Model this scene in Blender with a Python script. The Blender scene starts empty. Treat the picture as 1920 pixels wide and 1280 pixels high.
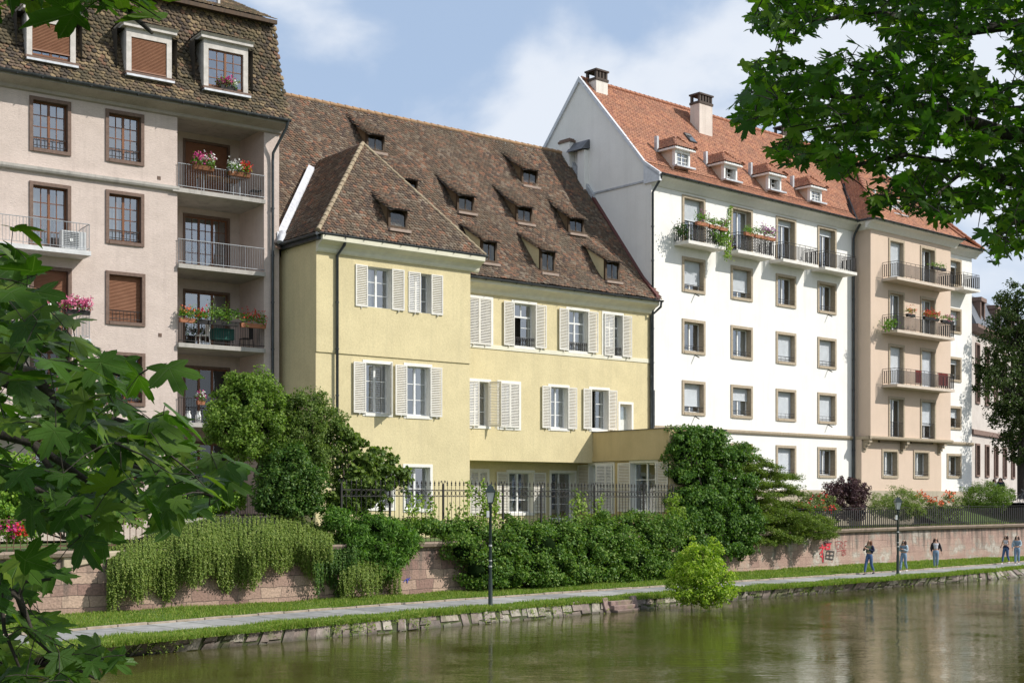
import bpy, math, random
import numpy as np
from mathutils import Vector, Matrix
R = math.radians
random.seed(7); rng = np.random.default_rng(7)
sc = bpy.context.scene; col = sc.collection

# ---------------------------------------------------------------- camera, sky, sun
EYE, HOR, FOC, CX = 3.6, 938.0, 2520.0, 960.0      # eye height over the riverside path, horizon row, focal length in pixels
cd = bpy.data.cameras.new("camera"); cam = bpy.data.objects.new("camera", cd); col.objects.link(cam)
cam.location = (0, 0, EYE); cam.rotation_euler = (R(90), 0, 0)
cd.sensor_width = 36; cd.lens = FOC / 1920 * 36; cd.shift_y = (HOR - 640) / 1920
cd.clip_start = .1; cd.clip_end = 3000
sc.camera = cam
SUN = Vector((.975 * math.cos(R(38)), -.222 * math.cos(R(38)), math.sin(R(38)))).normalized()
sd = bpy.data.lights.new("sun", 'SUN'); sun = bpy.data.objects.new("sun", sd); col.objects.link(sun)
sd.energy = 4.7; sd.angle = R(.53); sd.color = (1, .955, .885)
sun.rotation_euler = SUN.to_track_quat('Z', 'Y').to_euler(); sun.location = (60, -10, 60)
w = bpy.data.worlds.new("World"); sc.world = w; w.use_nodes = True
nt = w.node_tree; N = nt.nodes; L = nt.links
bg = N["Background"]
sky = N.new("ShaderNodeTexSky"); sky.sky_type = 'NISHITA'; sky.sun_disc = False
sky.sun_elevation = R(38); sky.sun_rotation = math.atan2(SUN.x, SUN.y)
sky.air_density = 1.0; sky.dust_density = 1.2; sky.ozone_density = 1.4
tc = N.new("ShaderNodeTexCoord"); mp = N.new("ShaderNodeMapping"); mp.inputs['Scale'].default_value = (1, 1, 1.5)
mp.inputs['Location'].default_value = (5.2, 2.2, .9)
n1 = N.new("ShaderNodeTexNoise"); n1.inputs['Scale'].default_value = 4.6; n1.inputs['Detail'].default_value = 7; n1.inputs['Roughness'].default_value = .5
n1.inputs['Distortion'].default_value = .25
rp = N.new("ShaderNodeValToRGB"); rp.color_ramp.elements[0].position = .41; rp.color_ramp.elements[1].position = .57
rp.color_ramp.interpolation = 'EASE'
mx = N.new("ShaderNodeMixRGB"); mx.inputs[2].default_value = (9.4, 9.9, 10.7, 1)
hz = N.new("ShaderNodeMixRGB"); hz.inputs[0].default_value = .62; hz.inputs[2].default_value = (6.3, 8.1, 11.0, 1)
L.new(tc.outputs['Generated'], mp.inputs[0]); L.new(mp.outputs[0], n1.inputs['Vector']); L.new(n1.outputs['Fac'], rp.inputs[0])
L.new(sky.outputs[0], hz.inputs[1])
ml = N.new("ShaderNodeMath"); ml.operation = 'MULTIPLY'; ml.inputs[1].default_value = .86
L.new(rp.outputs[0], ml.inputs[0]); L.new(ml.outputs[0], mx.inputs[0]); L.new(hz.outputs[0], mx.inputs[1]); L.new(mx.outputs[0], bg.inputs[0])
bg.inputs[1].default_value = .092
sc.view_settings.view_transform = 'Standard'; sc.view_settings.look = 'None'; sc.view_settings.gamma = 1
sc.view_settings.exposure = 0.0

# ---------------------------------------------------------------- materials
def lin(c):
    return tuple(((v / 255) / 12.92 if v / 255 <= .04045 else ((v / 255 + .055) / 1.055) ** 2.4) for v in c)
def newmat(name):
    m = bpy.data.materials.new(name); m.use_nodes = True
    return m, m.node_tree.nodes, m.node_tree.links, m.node_tree.nodes["Principled BSDF"]
def ramp(N, stops):
    r = N.new("ShaderNodeValToRGB"); e = r.color_ramp.elements
    while len(e) > 1: e.remove(e[-1])
    e[0].position = stops[0][0]; e[0].color = (*stops[0][1], 1)
    for p, c in stops[1:]:
        k = e.new(p); k.color = (*c, 1)
    return r
def plain(name, c, rough=.6, metal=0, c2=None, nscale=6, bump=0, bscale=40, stretch=(1, 1, 1), spec=.4, lo=.35, hi=.65):
    """solid surface with a little uneven colour and relief"""
    m, N, L, b = newmat(name)
    b.inputs['Roughness'].default_value = rough; b.inputs['Metallic'].default_value = metal
    b.inputs['Specular IOR Level'].default_value = spec
    t = N.new("ShaderNodeTexCoord"); mp = N.new("ShaderNodeMapping"); mp.inputs['Scale'].default_value = stretch
    L.new(t.outputs['Object'], mp.inputs[0])
    n = N.new("ShaderNodeTexNoise"); n.inputs['Scale'].default_value = nscale; n.inputs['Detail'].default_value = 6; n.inputs['Roughness'].default_value = .6
    L.new(mp.outputs[0], n.inputs['Vector'])
    c2 = c2 or tuple(x * .82 for x in c)
    r = ramp(N, [(lo, c2), (hi, c)]); L.new(n.outputs['Fac'], r.inputs[0]); L.new(r.outputs[0], b.inputs['Base Color'])
    if bump:
        n2 = N.new("ShaderNodeTexNoise"); n2.inputs['Scale'].default_value = bscale; n2.inputs['Detail'].default_value = 5
        L.new(mp.outputs[0], n2.inputs['Vector'])
        bp = N.new("ShaderNodeBump"); bp.inputs['Strength'].default_value = bump; bp.inputs['Distance'].default_value = .02
        L.new(n2.outputs['Fac'], bp.inputs['Height']); L.new(bp.outputs[0], b.inputs['Normal'])
    return m
def stucco(name, c, c2, c3, bump=.5, bscale=25, stretch=(1, 1, 1), sscale=(1, 1, 1), rough=.9, stain=.5):
    """painted render: broad mottling, rain streaks and a gritty relief"""
    m, N, L, b = newmat(name); b.inputs['Roughness'].default_value = rough; b.inputs['Specular IOR Level'].default_value = .2
    t = N.new("ShaderNodeTexCoord")
    def noise(scale, st, det=6, ro=.6):
        mp = N.new("ShaderNodeMapping"); mp.inputs['Scale'].default_value = st; L.new(t.outputs['Object'], mp.inputs[0])
        n = N.new("ShaderNodeTexNoise"); n.inputs['Scale'].default_value = scale; n.inputs['Detail'].default_value = det; n.inputs['Roughness'].default_value = ro
        L.new(mp.outputs[0], n.inputs['Vector']); return n
    a = noise(.9, sscale); r = ramp(N, [(.32, c2), (.62, c)]); L.new(a.outputs['Fac'], r.inputs[0])
    s = noise(1.6, (2.2, 2.2, .16)); rs = ramp(N, [(.5, (0, 0, 0)), (.8, (stain,) * 3)]); L.new(s.outputs['Fac'], rs.inputs[0])
    mx = N.new("ShaderNodeMixRGB"); mx.inputs[2].default_value = (*c3, 1)
    L.new(rs.outputs[0], mx.inputs[0]); L.new(r.outputs[0], mx.inputs[1])
    g = noise(bscale, stretch, 5, .65)
    g2 = ramp(N, [(.3, (.86,) * 3), (.6, (1.0,) * 3)]); L.new(g.outputs['Fac'], g2.inputs[0])
    mu = N.new("ShaderNodeMixRGB"); mu.blend_type = 'MULTIPLY'; mu.inputs[0].default_value = 1
    L.new(mx.outputs[0], mu.inputs[1]); L.new(g2.outputs[0], mu.inputs[2]); L.new(mu.outputs[0], b.inputs['Base Color'])
    bp = N.new("ShaderNodeBump"); bp.inputs['Strength'].default_value = bump; bp.inputs['Distance'].default_value = .02
    L.new(g.outputs['Fac'], bp.inputs['Height']); L.new(bp.outputs[0], b.inputs['Normal'])
    return m
def tilemat(name, cols, moss, rough=.9):
    """one colour per tile, plus lichen and soot in patches"""
    m, N, L, b = newmat(name); b.inputs['Roughness'].default_value = rough; b.inputs['Specular IOR Level'].default_value = .25
    g = N.new("ShaderNodeNewGeometry")
    n = len(cols); r = ramp(N, [(i / n, c) for i, c in enumerate(cols)]); r.color_ramp.interpolation = 'CONSTANT'
    L.new(g.outputs['Random Per Island'], r.inputs[0])
    t = N.new("ShaderNodeTexCoord"); no = N.new("ShaderNodeTexNoise"); no.inputs['Scale'].default_value = .7; no.inputs['Detail'].default_value = 8; no.inputs['Roughness'].default_value = .65
    L.new(t.outputs['Object'], no.inputs['Vector'])
    rr = ramp(N, [(.42, (0, 0, 0)), (.66, (.72, .72, .72))]); L.new(no.outputs['Fac'], rr.inputs[0])
    mx = N.new("ShaderNodeMixRGB"); mx.inputs[2].default_value = (*moss, 1)
    L.new(rr.outputs[0], mx.inputs[0]); L.new(r.outputs[0], mx.inputs[1])
    n2 = N.new("ShaderNodeTexNoise"); n2.inputs['Scale'].default_value = 22; n2.inputs['Detail'].default_value = 4; L.new(t.outputs['Object'], n2.inputs['Vector'])
    r2 = ramp(N, [(.3, (.58,) * 3), (.65, (1.42, 1.36, 1.3))]); L.new(n2.outputs['Fac'], r2.inputs[0])
    mu = N.new("ShaderNodeMixRGB"); mu.blend_type = 'MULTIPLY'; mu.inputs[0].default_value = 1
    L.new(mx.outputs[0], mu.inputs[1]); L.new(r2.outputs[0], mu.inputs[2]); L.new(mu.outputs[0], b.inputs['Base Color'])
    bp = N.new("ShaderNodeBump"); bp.inputs['Strength'].default_value = .5; bp.inputs['Distance'].default_value = .01
    L.new(n2.outputs['Fac'], bp.inputs['Height']); L.new(bp.outputs[0], b.inputs['Normal'])
    return m
def add_veins(N, L, r, b, mu):
    """pale ribs of a five-lobed leaf, from the leaf's own coordinates"""
    def mt(op, x, y=None, cl=False):
        m = N.new("ShaderNodeMath"); m.operation = op; m.use_clamp = cl
        for i, v in enumerate((x, y)):
            if v is None: continue
            if isinstance(v, (int, float)): m.inputs[i].default_value = v
            else: L.new(v, m.inputs[i])
        return m.outputs[0]
    t = N.new("ShaderNodeTexCoord"); s = N.new("ShaderNodeSeparateXYZ"); L.new(t.outputs['UV'], s.inputs[0])
    x, y = s.outputs[0], mt('SUBTRACT', s.outputs[1], .16); tot = None
    for a in (0, 52, -52, 108, -108):
        sx, cx = math.sin(R(a)), math.cos(R(a))
        along = mt('ADD', mt('MULTIPLY', x, sx), mt('MULTIPLY', y, cx)); off = mt('ABSOLUTE', mt('SUBTRACT', mt('MULTIPLY', x, cx), mt('MULTIPLY', y, sx)))
        line = mt('SUBTRACT', 1.0, mt('DIVIDE', off, .016), True); pos = mt('GREATER_THAN', along, 0.0)
        side = mt('SUBTRACT', 1.0, mt('MULTIPLY', mt('ABSOLUTE', mt('SINE', mt('MULTIPLY', mt('SUBTRACT', along, mt('MULTIPLY', off, .9)), 26.0))), 7.0), True)
        side = mt('MULTIPLY', side, mt('MULTIPLY', mt('LESS_THAN', off, .2), mt('GREATER_THAN', along, .12)))
        v = mt('MULTIPLY', mt('MAXIMUM', line, mt('MULTIPLY', side, .35)), pos); tot = v if tot is None else mt('MAXIMUM', tot, v)
    n = N.new("ShaderNodeTexNoise"); n.inputs['Scale'].default_value = 9; n.inputs['Detail'].default_value = 4; L.new(t.outputs['Object'], n.inputs['Vector'])
    rr = ramp(N, [(.3, (.75,) * 3), (.7, (1.2,) * 3)]); L.new(n.outputs['Fac'], rr.inputs[0])
    mm = N.new("ShaderNodeMixRGB"); mm.blend_type = 'MULTIPLY'; mm.inputs[0].default_value = 1; L.new(r.outputs[0], mm.inputs[1]); L.new(rr.outputs[0], mm.inputs[2])
    mx = N.new("ShaderNodeMixRGB"); mx.inputs[2].default_value = (.13, .20, .06, 1); L.new(mt('MULTIPLY', tot, .6), mx.inputs[0]); L.new(mm.outputs[0], mx.inputs[1])
    L.new(mx.outputs[0], b.inputs['Base Color']); L.new(mx.outputs[0], mu.inputs[1])
    bp = N.new("ShaderNodeBump"); bp.inputs['Strength'].default_value = .6; bp.inputs['Distance'].default_value = .004; bp.invert = True; L.new(tot, bp.inputs['Height']); L.new(bp.outputs[0], b.inputs['Normal'])
def leafmat(name, c1, c2, c3=None, trans=.3, rough=.5, spec=.35, tcol=1.6, veins=False):
    """leaf blades: each its own green, light comes partly through"""
    warm = lambda c: (c[0] * 1.10, c[1] * 1.04, c[2] * .85)
    if c2[1] > c2[0]: c1, c2, c3 = warm(c1), warm(c2), (warm(c3) if c3 else None)
    m, N, L, b = newmat(name); b.inputs['Roughness'].default_value = rough + .06; b.inputs['Specular IOR Level'].default_value = spec * .6
    g = N.new("ShaderNodeNewGeometry"); st = [(0, c1), (.6, c2)]
    if c3: st.append((.95, c3))
    r = ramp(N, st); L.new(g.outputs['Random Per Island'], r.inputs[0]); L.new(r.outputs[0], b.inputs['Base Color'])
    tr = N.new("ShaderNodeBsdfTranslucent"); mu = N.new("ShaderNodeMixRGB"); mu.blend_type = 'MULTIPLY'; mu.inputs[0].default_value = 1
    mu.inputs[2].default_value = (tcol * 1.1, tcol * 1.25, tcol * .45, 1); L.new(r.outputs[0], mu.inputs[1]); L.new(mu.outputs[0], tr.inputs[0])
    ms = N.new("ShaderNodeMixShader"); ms.inputs[0].default_value = trans
    if veins: add_veins(N, L, r, b, mu)
    out = N["Material Output"]; L.new(b.outputs[0], ms.inputs[1]); L.new(tr.outputs[0], ms.inputs[2]); L.new(ms.outputs[0], out.inputs[0])
    return m
def glassmat(name, refl, tint=(.75, .8, .8)):
    m = bpy.data.materials.new(name); m.use_nodes = True; N = m.node_tree.nodes; L = m.node_tree.links; N.remove(N["Principled BSDF"])
    tr = N.new("ShaderNodeBsdfTransparent"); tr.inputs[0].default_value = (*tint, 1)
    gl = N.new("ShaderNodeBsdfGlossy"); gl.inputs[0].default_value = (.92, .96, 1, 1); gl.inputs['Roughness'].default_value = .015
    t = N.new("ShaderNodeTexCoord"); n = N.new("ShaderNodeTexNoise"); n.inputs['Scale'].default_value = 1.3; L.new(t.outputs['Object'], n.inputs['Vector'])
    bp = N.new("ShaderNodeBump"); bp.inputs['Strength'].default_value = .12; bp.inputs['Distance'].default_value = .05
    L.new(n.outputs['Fac'], bp.inputs['Height']); L.new(bp.outputs[0], gl.inputs['Normal'])
    ms = N.new("ShaderNodeMixShader"); ms.inputs[0].default_value = refl
    L.new(tr.outputs[0], ms.inputs[1]); L.new(gl.outputs[0], ms.inputs[2]); L.new(ms.outputs[0], N["Material Output"].inputs[0])
    return m

M = {}
M['yellow'] = stucco('yellow_render', (.69, .595, .355), (.615, .53, .315), (.49, .43, .27), .45, 14, stain=.42)
M['cream'] = plain('cream_cornice', (.74, .71, .56), .7, c2=(.66, .63, .50), nscale=3)
M['whitetrim'] = plain('white_window_paint', (.80, .78, .72), .55, c2=(.73, .71, .65), nscale=8)
M['shutter'] = plain('shutter_paint', (.74, .715, .65), .5, c2=(.65, .625, .565), nscale=5)
M['brownwall'] = stucco('pinkish_brushed_render', (.65, .545, .485), (.58, .485, .43), (.42, .345, .31), 1.0, 13, (.55, .55, 4.5), (1, 1, 2), stain=.4)
M['concrete'] = stucco('weathered_concrete', (.48, .45, .41), (.38, .36, .33), (.22, .21, .19), .4, 30, stain=.8)
M['woodsurround'] = plain('red_brown_stone_surround', (.19, .125, .095), .75, c2=(.13, .085, .065), nscale=10, bump=.3)
M['wood'] = plain('varnished_wood', (.22, .085, .03), .4, c2=(.15, .055, .02), nscale=14, stretch=(1, 1, .1))
M['rollbrown'] = plain('brown_roller_shutter', (.29, .145, .085), .55, c2=(.25, .12, .07), nscale=3)
M['rollwhite'] = plain('white_roller_shutter', (.66, .69, .72), .5, c2=(.60, .63, .66), nscale=3)
M['dormerwhite'] = plain('dormer_plaster', (.62, .58, .54), .8, c2=(.48, .45, .41), nscale=4, bump=.3)
M['white'] = stucco('white_render', (.86, .84, .80), (.81, .79, .75), (.62, .60, .56), .2, 40, stain=.3)
M['beige'] = stucco('beige_render', (.66, .52, .41), (.62, .49, .385), (.50, .40, .32), .25, 40, stain=.2)
M['plinth'] = stucco('sandstone_plinth', (.50, .43, .33), (.42, .36, .28), (.30, .26, .2), .4, 30, stain=.6)
M['surround'] = plain('tan_stone_surround', (.44, .36, .26), .8, c2=(.34, .28, .20), nscale=8, bump=.25)
M['whiteframe'] = plain('white_window_frame', (.82, .82, .80), .4)
M['zinc'] = plain('dark_zinc', (.085, .095, .10), .42, .6, c2=(.05, .055, .06), nscale=3)
M['zinclight'] = plain('zinc_flashing', (.55, .57, .60), .5, .3, c2=(.38, .40, .42), nscale=5)
M['greyrail'] = plain('galvanised_rail', (.34, .36, .38), .45, .5)
M['darkrail'] = plain('dark_iron', (.025, .025, .028), .5, .3, c2=(.04, .035, .03))
M['glass'] = glassmat('window_glass', .34)
M['tanwood'] = plain('tan_dormer_wood', (.22, .15, .08), .8, c2=(.14, .09, .045), nscale=8)
M['glassdim'] = glassmat('window_glass_dim', .09)
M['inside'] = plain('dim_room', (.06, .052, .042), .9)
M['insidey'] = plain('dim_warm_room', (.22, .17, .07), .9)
M['curtain'] = plain('curtain_cloth', (.55, .54, .52), .9, c2=(.40, .39, .38), nscale=6, stretch=(6, 6, .2))
M['darkwood'] = plain('dark_dormer_wood', (.085, .048, .022), .7, c2=(.05, .03, .015), nscale=9, stretch=(1, 1, .2))
M['underroof'] = plain('roof_boarding', (.05, .04, .035), .9)
M['oldtile'] = tilemat('old_brown_tiles', [(.125, .085, .062), (.16, .115, .08), (.095, .068, .055), (.19, .115, .078), (.145, .108, .082), (.24, .125, .082), (.18, .14, .105), (.105, .078, .062), (.22, .18, .14), (.155, .10, .07), (.085, .062, .053)], (.10, .085, .064))
M['mantile'] = tilemat('lichen_brown_tiles', [(.12, .09, .062), (.17, .125, .078), (.08, .062, .05), (.19, .145, .09), (.13, .095, .072), (.10, .078, .055), (.18, .105, .072), (.25, .19, .115), (.07, .055, .046), (.15, .115, .075), (.055, .045, .04)], (.085, .078, .045))
M['redtile'] = tilemat('orange_clay_tiles', [(.41, .20, .125), (.45, .225, .14), (.37, .175, .115), (.43, .21, .13), (.33, .155, .11), (.47, .245, .16), (.39, .185, .12), (.28, .14, .10)], (.30, .17, .12))
M['ridge'] = plain('ridge_tile', (.42, .25, .13), .85, c2=(.26, .17, .10), nscale=3)
M['hiptile'] = plain('pale_hip_tile', (.40, .33, .22), .9, c2=(.24, .18, .12), nscale=5)
M['terracotta'] = plain('terracotta', (.42, .17, .09), .8)
M['bark'] = plain('bark', (.10, .08, .06), .9, c2=(.055, .045, .035), nscale=12, bump=.8, bscale=18, stretch=(1, 1, .25))
M['barkdark'] = plain('dark_bark', (.05, .042, .034), .9, c2=(.03, .025, .02), nscale=12, bump=.6)

# ---------------------------------------------------------------- builders
INV = {}
def tag(o, label=None, cat=None, group=None, kind=None):
    if label: o['label'] = label
    if cat: o['category'] = cat
    if group: o['group'] = group
    if kind: o['kind'] = kind
    return o
def thing(name, label, cat, loc, group=None, rot=0):
    o = bpy.data.objects.new(name, None); col.objects.link(o); o.location = loc; o.rotation_euler = (0, 0, rot)
    o.empty_display_size = .3
    INV[o] = (Matrix.Translation(Vector(loc)) @ Matrix.Rotation(rot, 4, 'Z')).inverted()
    return tag(o, label, cat, group)
def link(name, me, mat, parent=None, loc=None):
    o = bpy.data.objects.new(name, me); me.name = name; col.objects.link(o)
    if mat: me.materials.append(mat)
    if parent is not None:
        o.parent = parent; INV[o] = INV[parent]; me.transform(INV[parent])
    elif loc is not None:
        o.location = loc; me.transform(Matrix.Translation(-Vector(loc))); INV[o] = Matrix.Translation(-Vector(loc))
    else: INV[o] = Matrix.Identity(4)
    return o
class MB:
    def __init__(s): s.v = []; s.f = []; s.sm = []
    def add(s, vs, fs, smooth=False):
        n = len(s.v); s.v.extend([tuple(p) for p in vs]); s.f.extend([tuple(i + n for i in f) for f in fs]); s.sm.extend([smooth] * len(fs))
    def hexa(s, p):      # 8 points: bottom ring 0-3, top ring 4-7
        s.add(p, [(3, 2, 1, 0), (4, 5, 6, 7), (0, 1, 5, 4), (1, 2, 6, 5), (2, 3, 7, 6), (3, 0, 4, 7)])
    def box(s, fr, s0, s1, d0, d1, z0, z1):
        s.hexa([fr.w(a, b, c) for c in (z0, z1) for a, b in ((s0, d0), (s1, d0), (s1, d1), (s0, d1))])
    def quad(s, a, b, c, d): s.add([a, b, c, d], [(0, 1, 2, 3)])
    def extr(s, fr, prof, s0, s1, close=True):     # profile of (d, z) points swept along s
        n = len(prof); vs = [fr.w(s0, d, z) for d, z in prof] + [fr.w(s1, d, z) for d, z in prof]
        fs = [(i, (i + 1) % n, (i + 1) % n + n, i + n) for i in range(n if close else n - 1)]
        if close: fs += [tuple(range(n))[::-1], tuple(range(n, 2 * n))]
        s.add(vs, fs)
    def tube(s, pts, r, k=6, cap=True):
        pts = [Vector(p) for p in pts]; rs = r if hasattr(r, '__len__') else [r] * len(pts)
        vs = []; up0 = None
        for i, p in enumerate(pts):
            d = (pts[min(i + 1, len(pts) - 1)] - pts[max(i - 1, 0)])
            d = d.normalized() if d.length > 1e-9 else Vector((0, 0, 1))
            if up0 is None: up0 = d.orthogonal().normalized()
            u = (up0 - d * up0.dot(d)); u = u.normalized() if u.length > 1e-6 else d.orthogonal().normalized(); up0 = u; w_ = d.cross(u)
            for j in range(k):
                a = 2 * math.pi * j / k; vs.append(p + (u * math.cos(a) + w_ * math.sin(a)) * rs[i])
        fs = [(i * k + j, i * k + (j + 1) % k, (i + 1) * k + (j + 1) % k, (i + 1) * k + j) for i in range(len(pts) - 1) for j in range(k)]
        s.add(vs, fs, True)
        if cap: s.add(vs[:k], [tuple(range(k))[::-1]]); s.add(vs[-k:], [tuple(range(k))])
    def lathe(s, c, prof, k=16, sx=1, sy=1):        # (radius, z) profile round a vertical axis at c
        c = Vector(c); vs = [c + Vector((r * sx * math.cos(2 * math.pi * j / k), r * sy * math.sin(2 * math.pi * j / k), z)) for r, z in prof for j in range(k)]
        fs = [(i * k + j, i * k + (j + 1) % k, (i + 1) * k + (j + 1) % k, (i + 1) * k + j) for i in range(len(prof) - 1) for j in range(k)]
        s.add(vs, fs, True)
    def wall(s, fr, s0, s1, z0, z1, d, holes, top=None):
        """rectangular wall with rectangular openings; top(s) may give a sloped top"""
        xs = sorted({s0, s1, *[min(max(h[i], s0), s1) for h in holes for i in (0, 1)]})
        zs = sorted({z0, z1, *[min(max(h[i], z0), z1) for h in holes for i in (2, 3)]})
        for i in range(len(xs) - 1):
            for j in range(len(zs) - 1):
                a, b, c, e = xs[i], xs[i + 1], zs[j], zs[j + 1]; mx_, mz = (a + b) / 2, (c + e) / 2
                if any(h[0] < mx_ < h[1] and h[2] < mz < h[3] for h in holes): continue
                s.quad(fr.w(a, d, c), fr.w(b, d, c), fr.w(b, d, e), fr.w(a, d, e))
    def build(s, name, mat, parent=None, loc=None, smooth=None, bevel=0):
        me = bpy.data.meshes.new(name); me.from_pydata(s.v, [], s.f)
        sm = s.sm if smooth is None else [smooth] * len(s.f)
        me.polygons.foreach_set('use_smooth', sm); me.update()
        o = link(name, me, mat, parent, loc)
        if bevel:
            b = o.modifiers.new('bevel', 'BEVEL'); b.width = bevel; b.segments = 2; b.limit_method = 'ANGLE'
        return o
class Frame:
    """a vertical facade plane: s runs along it, d into the building, z up (all world metres)"""
    def __init__(f, ox, oy, ang):
        f.o = (ox, oy); f.a = ang; f.d = (math.sin(ang), math.cos(ang)); f.i = (-math.cos(ang), math.sin(ang))
    def w(f, s, d, z): return Vector((f.o[0] + f.d[0] * s + f.i[0] * d, f.o[1] + f.d[1] * s + f.i[1] * d, z))
    def s(f, px, d=0):
        r = (px - CX) / FOC
        return (r * (f.o[1] + f.i[1] * d) - f.o[0] - f.i[0] * d) / (f.d[0] - r * f.d[1])
    def sz(f, px, py, d=0):
        s = f.s(px, d); y = f.w(s, d, 0).y
        return s, EYE + (HOR - py) / FOC * y
    def rect(f, xl, xr, yt, yb, d=0):
        s0, z1 = f.sz(xl, yt, d); z0 = f.sz(xl, yb, d)[1]
        return s0, f.s(xr, d), z0, z1
    def sub(f, s, d, turn):
        p = f.w(s, d, 0); return Frame(p.x, p.y, f.a + turn)
def P(px, py, y): return Vector(((px - CX) / FOC * y, y, EYE + (HOR - py) / FOC * y))
def G(px, py, z=0.0):      # point of the horizontal plane z seen at a pixel
    y = (EYE - z) * FOC / (py - HOR); return Vector(((px - CX) / FOC * y, y, z))

def fastmesh(name, verts, faces_per, nper, mat, parent=None, loc=None, smooth=False, uvt=None):
    """verts (n*k,3); the same face list repeated for each of n islands of nper verts"""
    n = len(verts) // nper
    loops = np.concatenate([np.array(f) for f in faces_per]); sizes = np.array([len(f) for f in faces_per])
    off = (np.arange(n) * nper)[:, None]
    li = (loops[None, :] + off).ravel().astype(np.int32)
    tot = np.tile(sizes, n).astype(np.int32); st = np.concatenate([[0], np.cumsum(tot)[:-1]]).astype(np.int32)
    me = bpy.data.meshes.new(name); me.vertices.add(len(verts)); me.vertices.foreach_set('co', np.asarray(verts, dtype=np.float32).ravel())
    me.loops.add(len(li)); me.loops.foreach_set('vertex_index', li)
    me.polygons.add(len(tot)); me.polygons.foreach_set('loop_start', st)
    try: me.polygons.foreach_set('loop_total', tot)
    except Exception: pass
    if smooth: me.polygons.foreach_set('use_smooth', np.ones(len(tot), dtype=bool))
    if uvt is not None:
        u = me.uv_layers.new(name='UVMap'); u.data.foreach_set('uv', np.tile(np.asarray(uvt, dtype=np.float32)[loops], (n, 1)).ravel())
    me.update(calc_edges=True)
    return link(name, me, mat, parent, loc)

# ---- tiles
def tiles(name, mat, fn, u0, u1, v1, keep, parent, tw=.17, ex=.14, jit=.012, thick=.018, seed=1, under=True, ovl=1.6):
    """fn(u, v) -> (point, u direction, up-slope direction, normal); rows of round-ended tiles laid from the eave up"""
    rg = random.Random(seed); V = []; rows = int(v1 / ex) + 1
    shape = [(-.5, 1.0), (-.5, .28), (-.28, .06), (0, 0), (.28, .06), (.5, .28), (.5, 1.0)]
    for r in range(rows):
        v = r * ex; n = int((u1 - u0) / tw) + 2; o = (.5 if r % 2 else 0)
        for c in range(n):
            u = u0 + (c + o) * tw + rg.uniform(-jit, jit)
            if not keep(u, v + ex * .5): continue
            p, U, S, Nn = fn(u, v + rg.uniform(-jit, jit)); lift = rg.uniform(.0, .010); sk = rg.uniform(-.06, .06)
            L_ = ex * ovl
            top = []
            for a, b in shape:
                h = thick * (1 - b) * 1.7 + .004 + lift * (1 - b)
                top.append(p + U * (a * tw * .97 + sk * b * tw) + S * (b * L_) + Nn * (h + .012))
            bot = [q - Nn * thick for q in top[1:6]]
            V.extend(top + bot)
    if not V: return None
    fl = [(6, 5, 4, 3, 2, 1, 0)] + [(1 + i, 2 + i, 8 + i, 7 + i) for i in range(4)]
    o = fastmesh(name, np.array([tuple(p) for p in V]), fl, 12, mat, parent)
    return o
def planefn(o, e, up):
    """flat slope through o with eave direction e and up-slope direction up"""
    o = Vector(o); e = Vector(e).normalized(); up = Vector(up).normalized(); n = e.cross(up).normalized()
    if n.z < 0: n = -n
    return lambda u, v: (o + e * u + up * v, e, up, n)
def proffn(fr, prof):
    """curved slope: (d, z) profile from eave to ridge, u = s of the frame"""
    seg = []; acc = 0
    for (a, b), (c, d) in zip(prof, prof[1:]):
        l = math.hypot(c - a, d - b); seg.append((acc, l, a, b, (c - a) / l, (d - b) / l)); acc += l
    e = Vector((fr.d[0], fr.d[1], 0)); i = Vector((fr.i[0], fr.i[1], 0))
    def fn(u, v):
        for sg in seg:
            if v <= sg[0] + sg[1] or sg is seg[-1]: break
        t = v - sg[0]; up = i * sg[4] + Vector((0, 0, sg[5])); n = (-i * sg[5] + Vector((0, 0, sg[4])))
        return fr.w(u, sg[2] + sg[4] * t, sg[3] + sg[5] * t), e, up, n
    return fn, acc
def capline(mb, a, b, r=.1, step=.36, k=7):
    """overlapping half-round ridge or hip tiles"""
    a, b = Vector(a), Vector(b); d = (b - a); n = max(1, int(d.length / step)); u = d / n
    for j in range(n):
        p = a + u * j; q = p + u * 1.12
        mb.tube([p + Vector((0, 0, .012)), q - Vector((0, 0, .01))], [r * 1.06, r * .9], k)

# ---- leaves
OVAL = [(0, 0, 0), (.32, .3, .08), (.36, .6, .1), (0, 1, 0), (-.36, .6, .1), (-.32, .3, .08)]
OVALF = [(0, 1, 2, 3), (0, 3, 4, 5)]
RHO = [(0, 0, 0), (.36, .5, .1), (0, 1, 0), (-.36, .5, .1)]; RHOF = [(0, 1, 2), (0, 2, 3)]
def maple():
    tips = [(0, 1.0), (52, .92), (108, .58)]; half = [(0, 1.0), (7, .80), (13, .84), (17, .66), (27, .40), (36, .62), (42, .78), (46, .76), (52, .93), (59, .76), (65, .74), (72, .58), (83, .36), (93, .44), (100, .54), (108, .58), (118, .46), (132, .34), (150, .26), (172, .16)]
    pts = [(math.radians(a), r) for a, r in half]; ring = pts + [(-a, r) for a, r in reversed(pts[1:])]
    vs = [(0, .18, 0)]
    for a, r in ring:
        x, y = math.sin(a) * r, math.cos(a) * r + .18
        z = -.16 * (x * x + y * y) + .22 * abs(x) * (1 if abs(a) < 1 else .7)
        vs.append((x, y, z))
    n = len(ring); fs = [(0, 1 + (i + 1) % n, 1 + i) for i in range(n)]
    return vs, fs
MAPLE, MAPLEF = maple()
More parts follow.
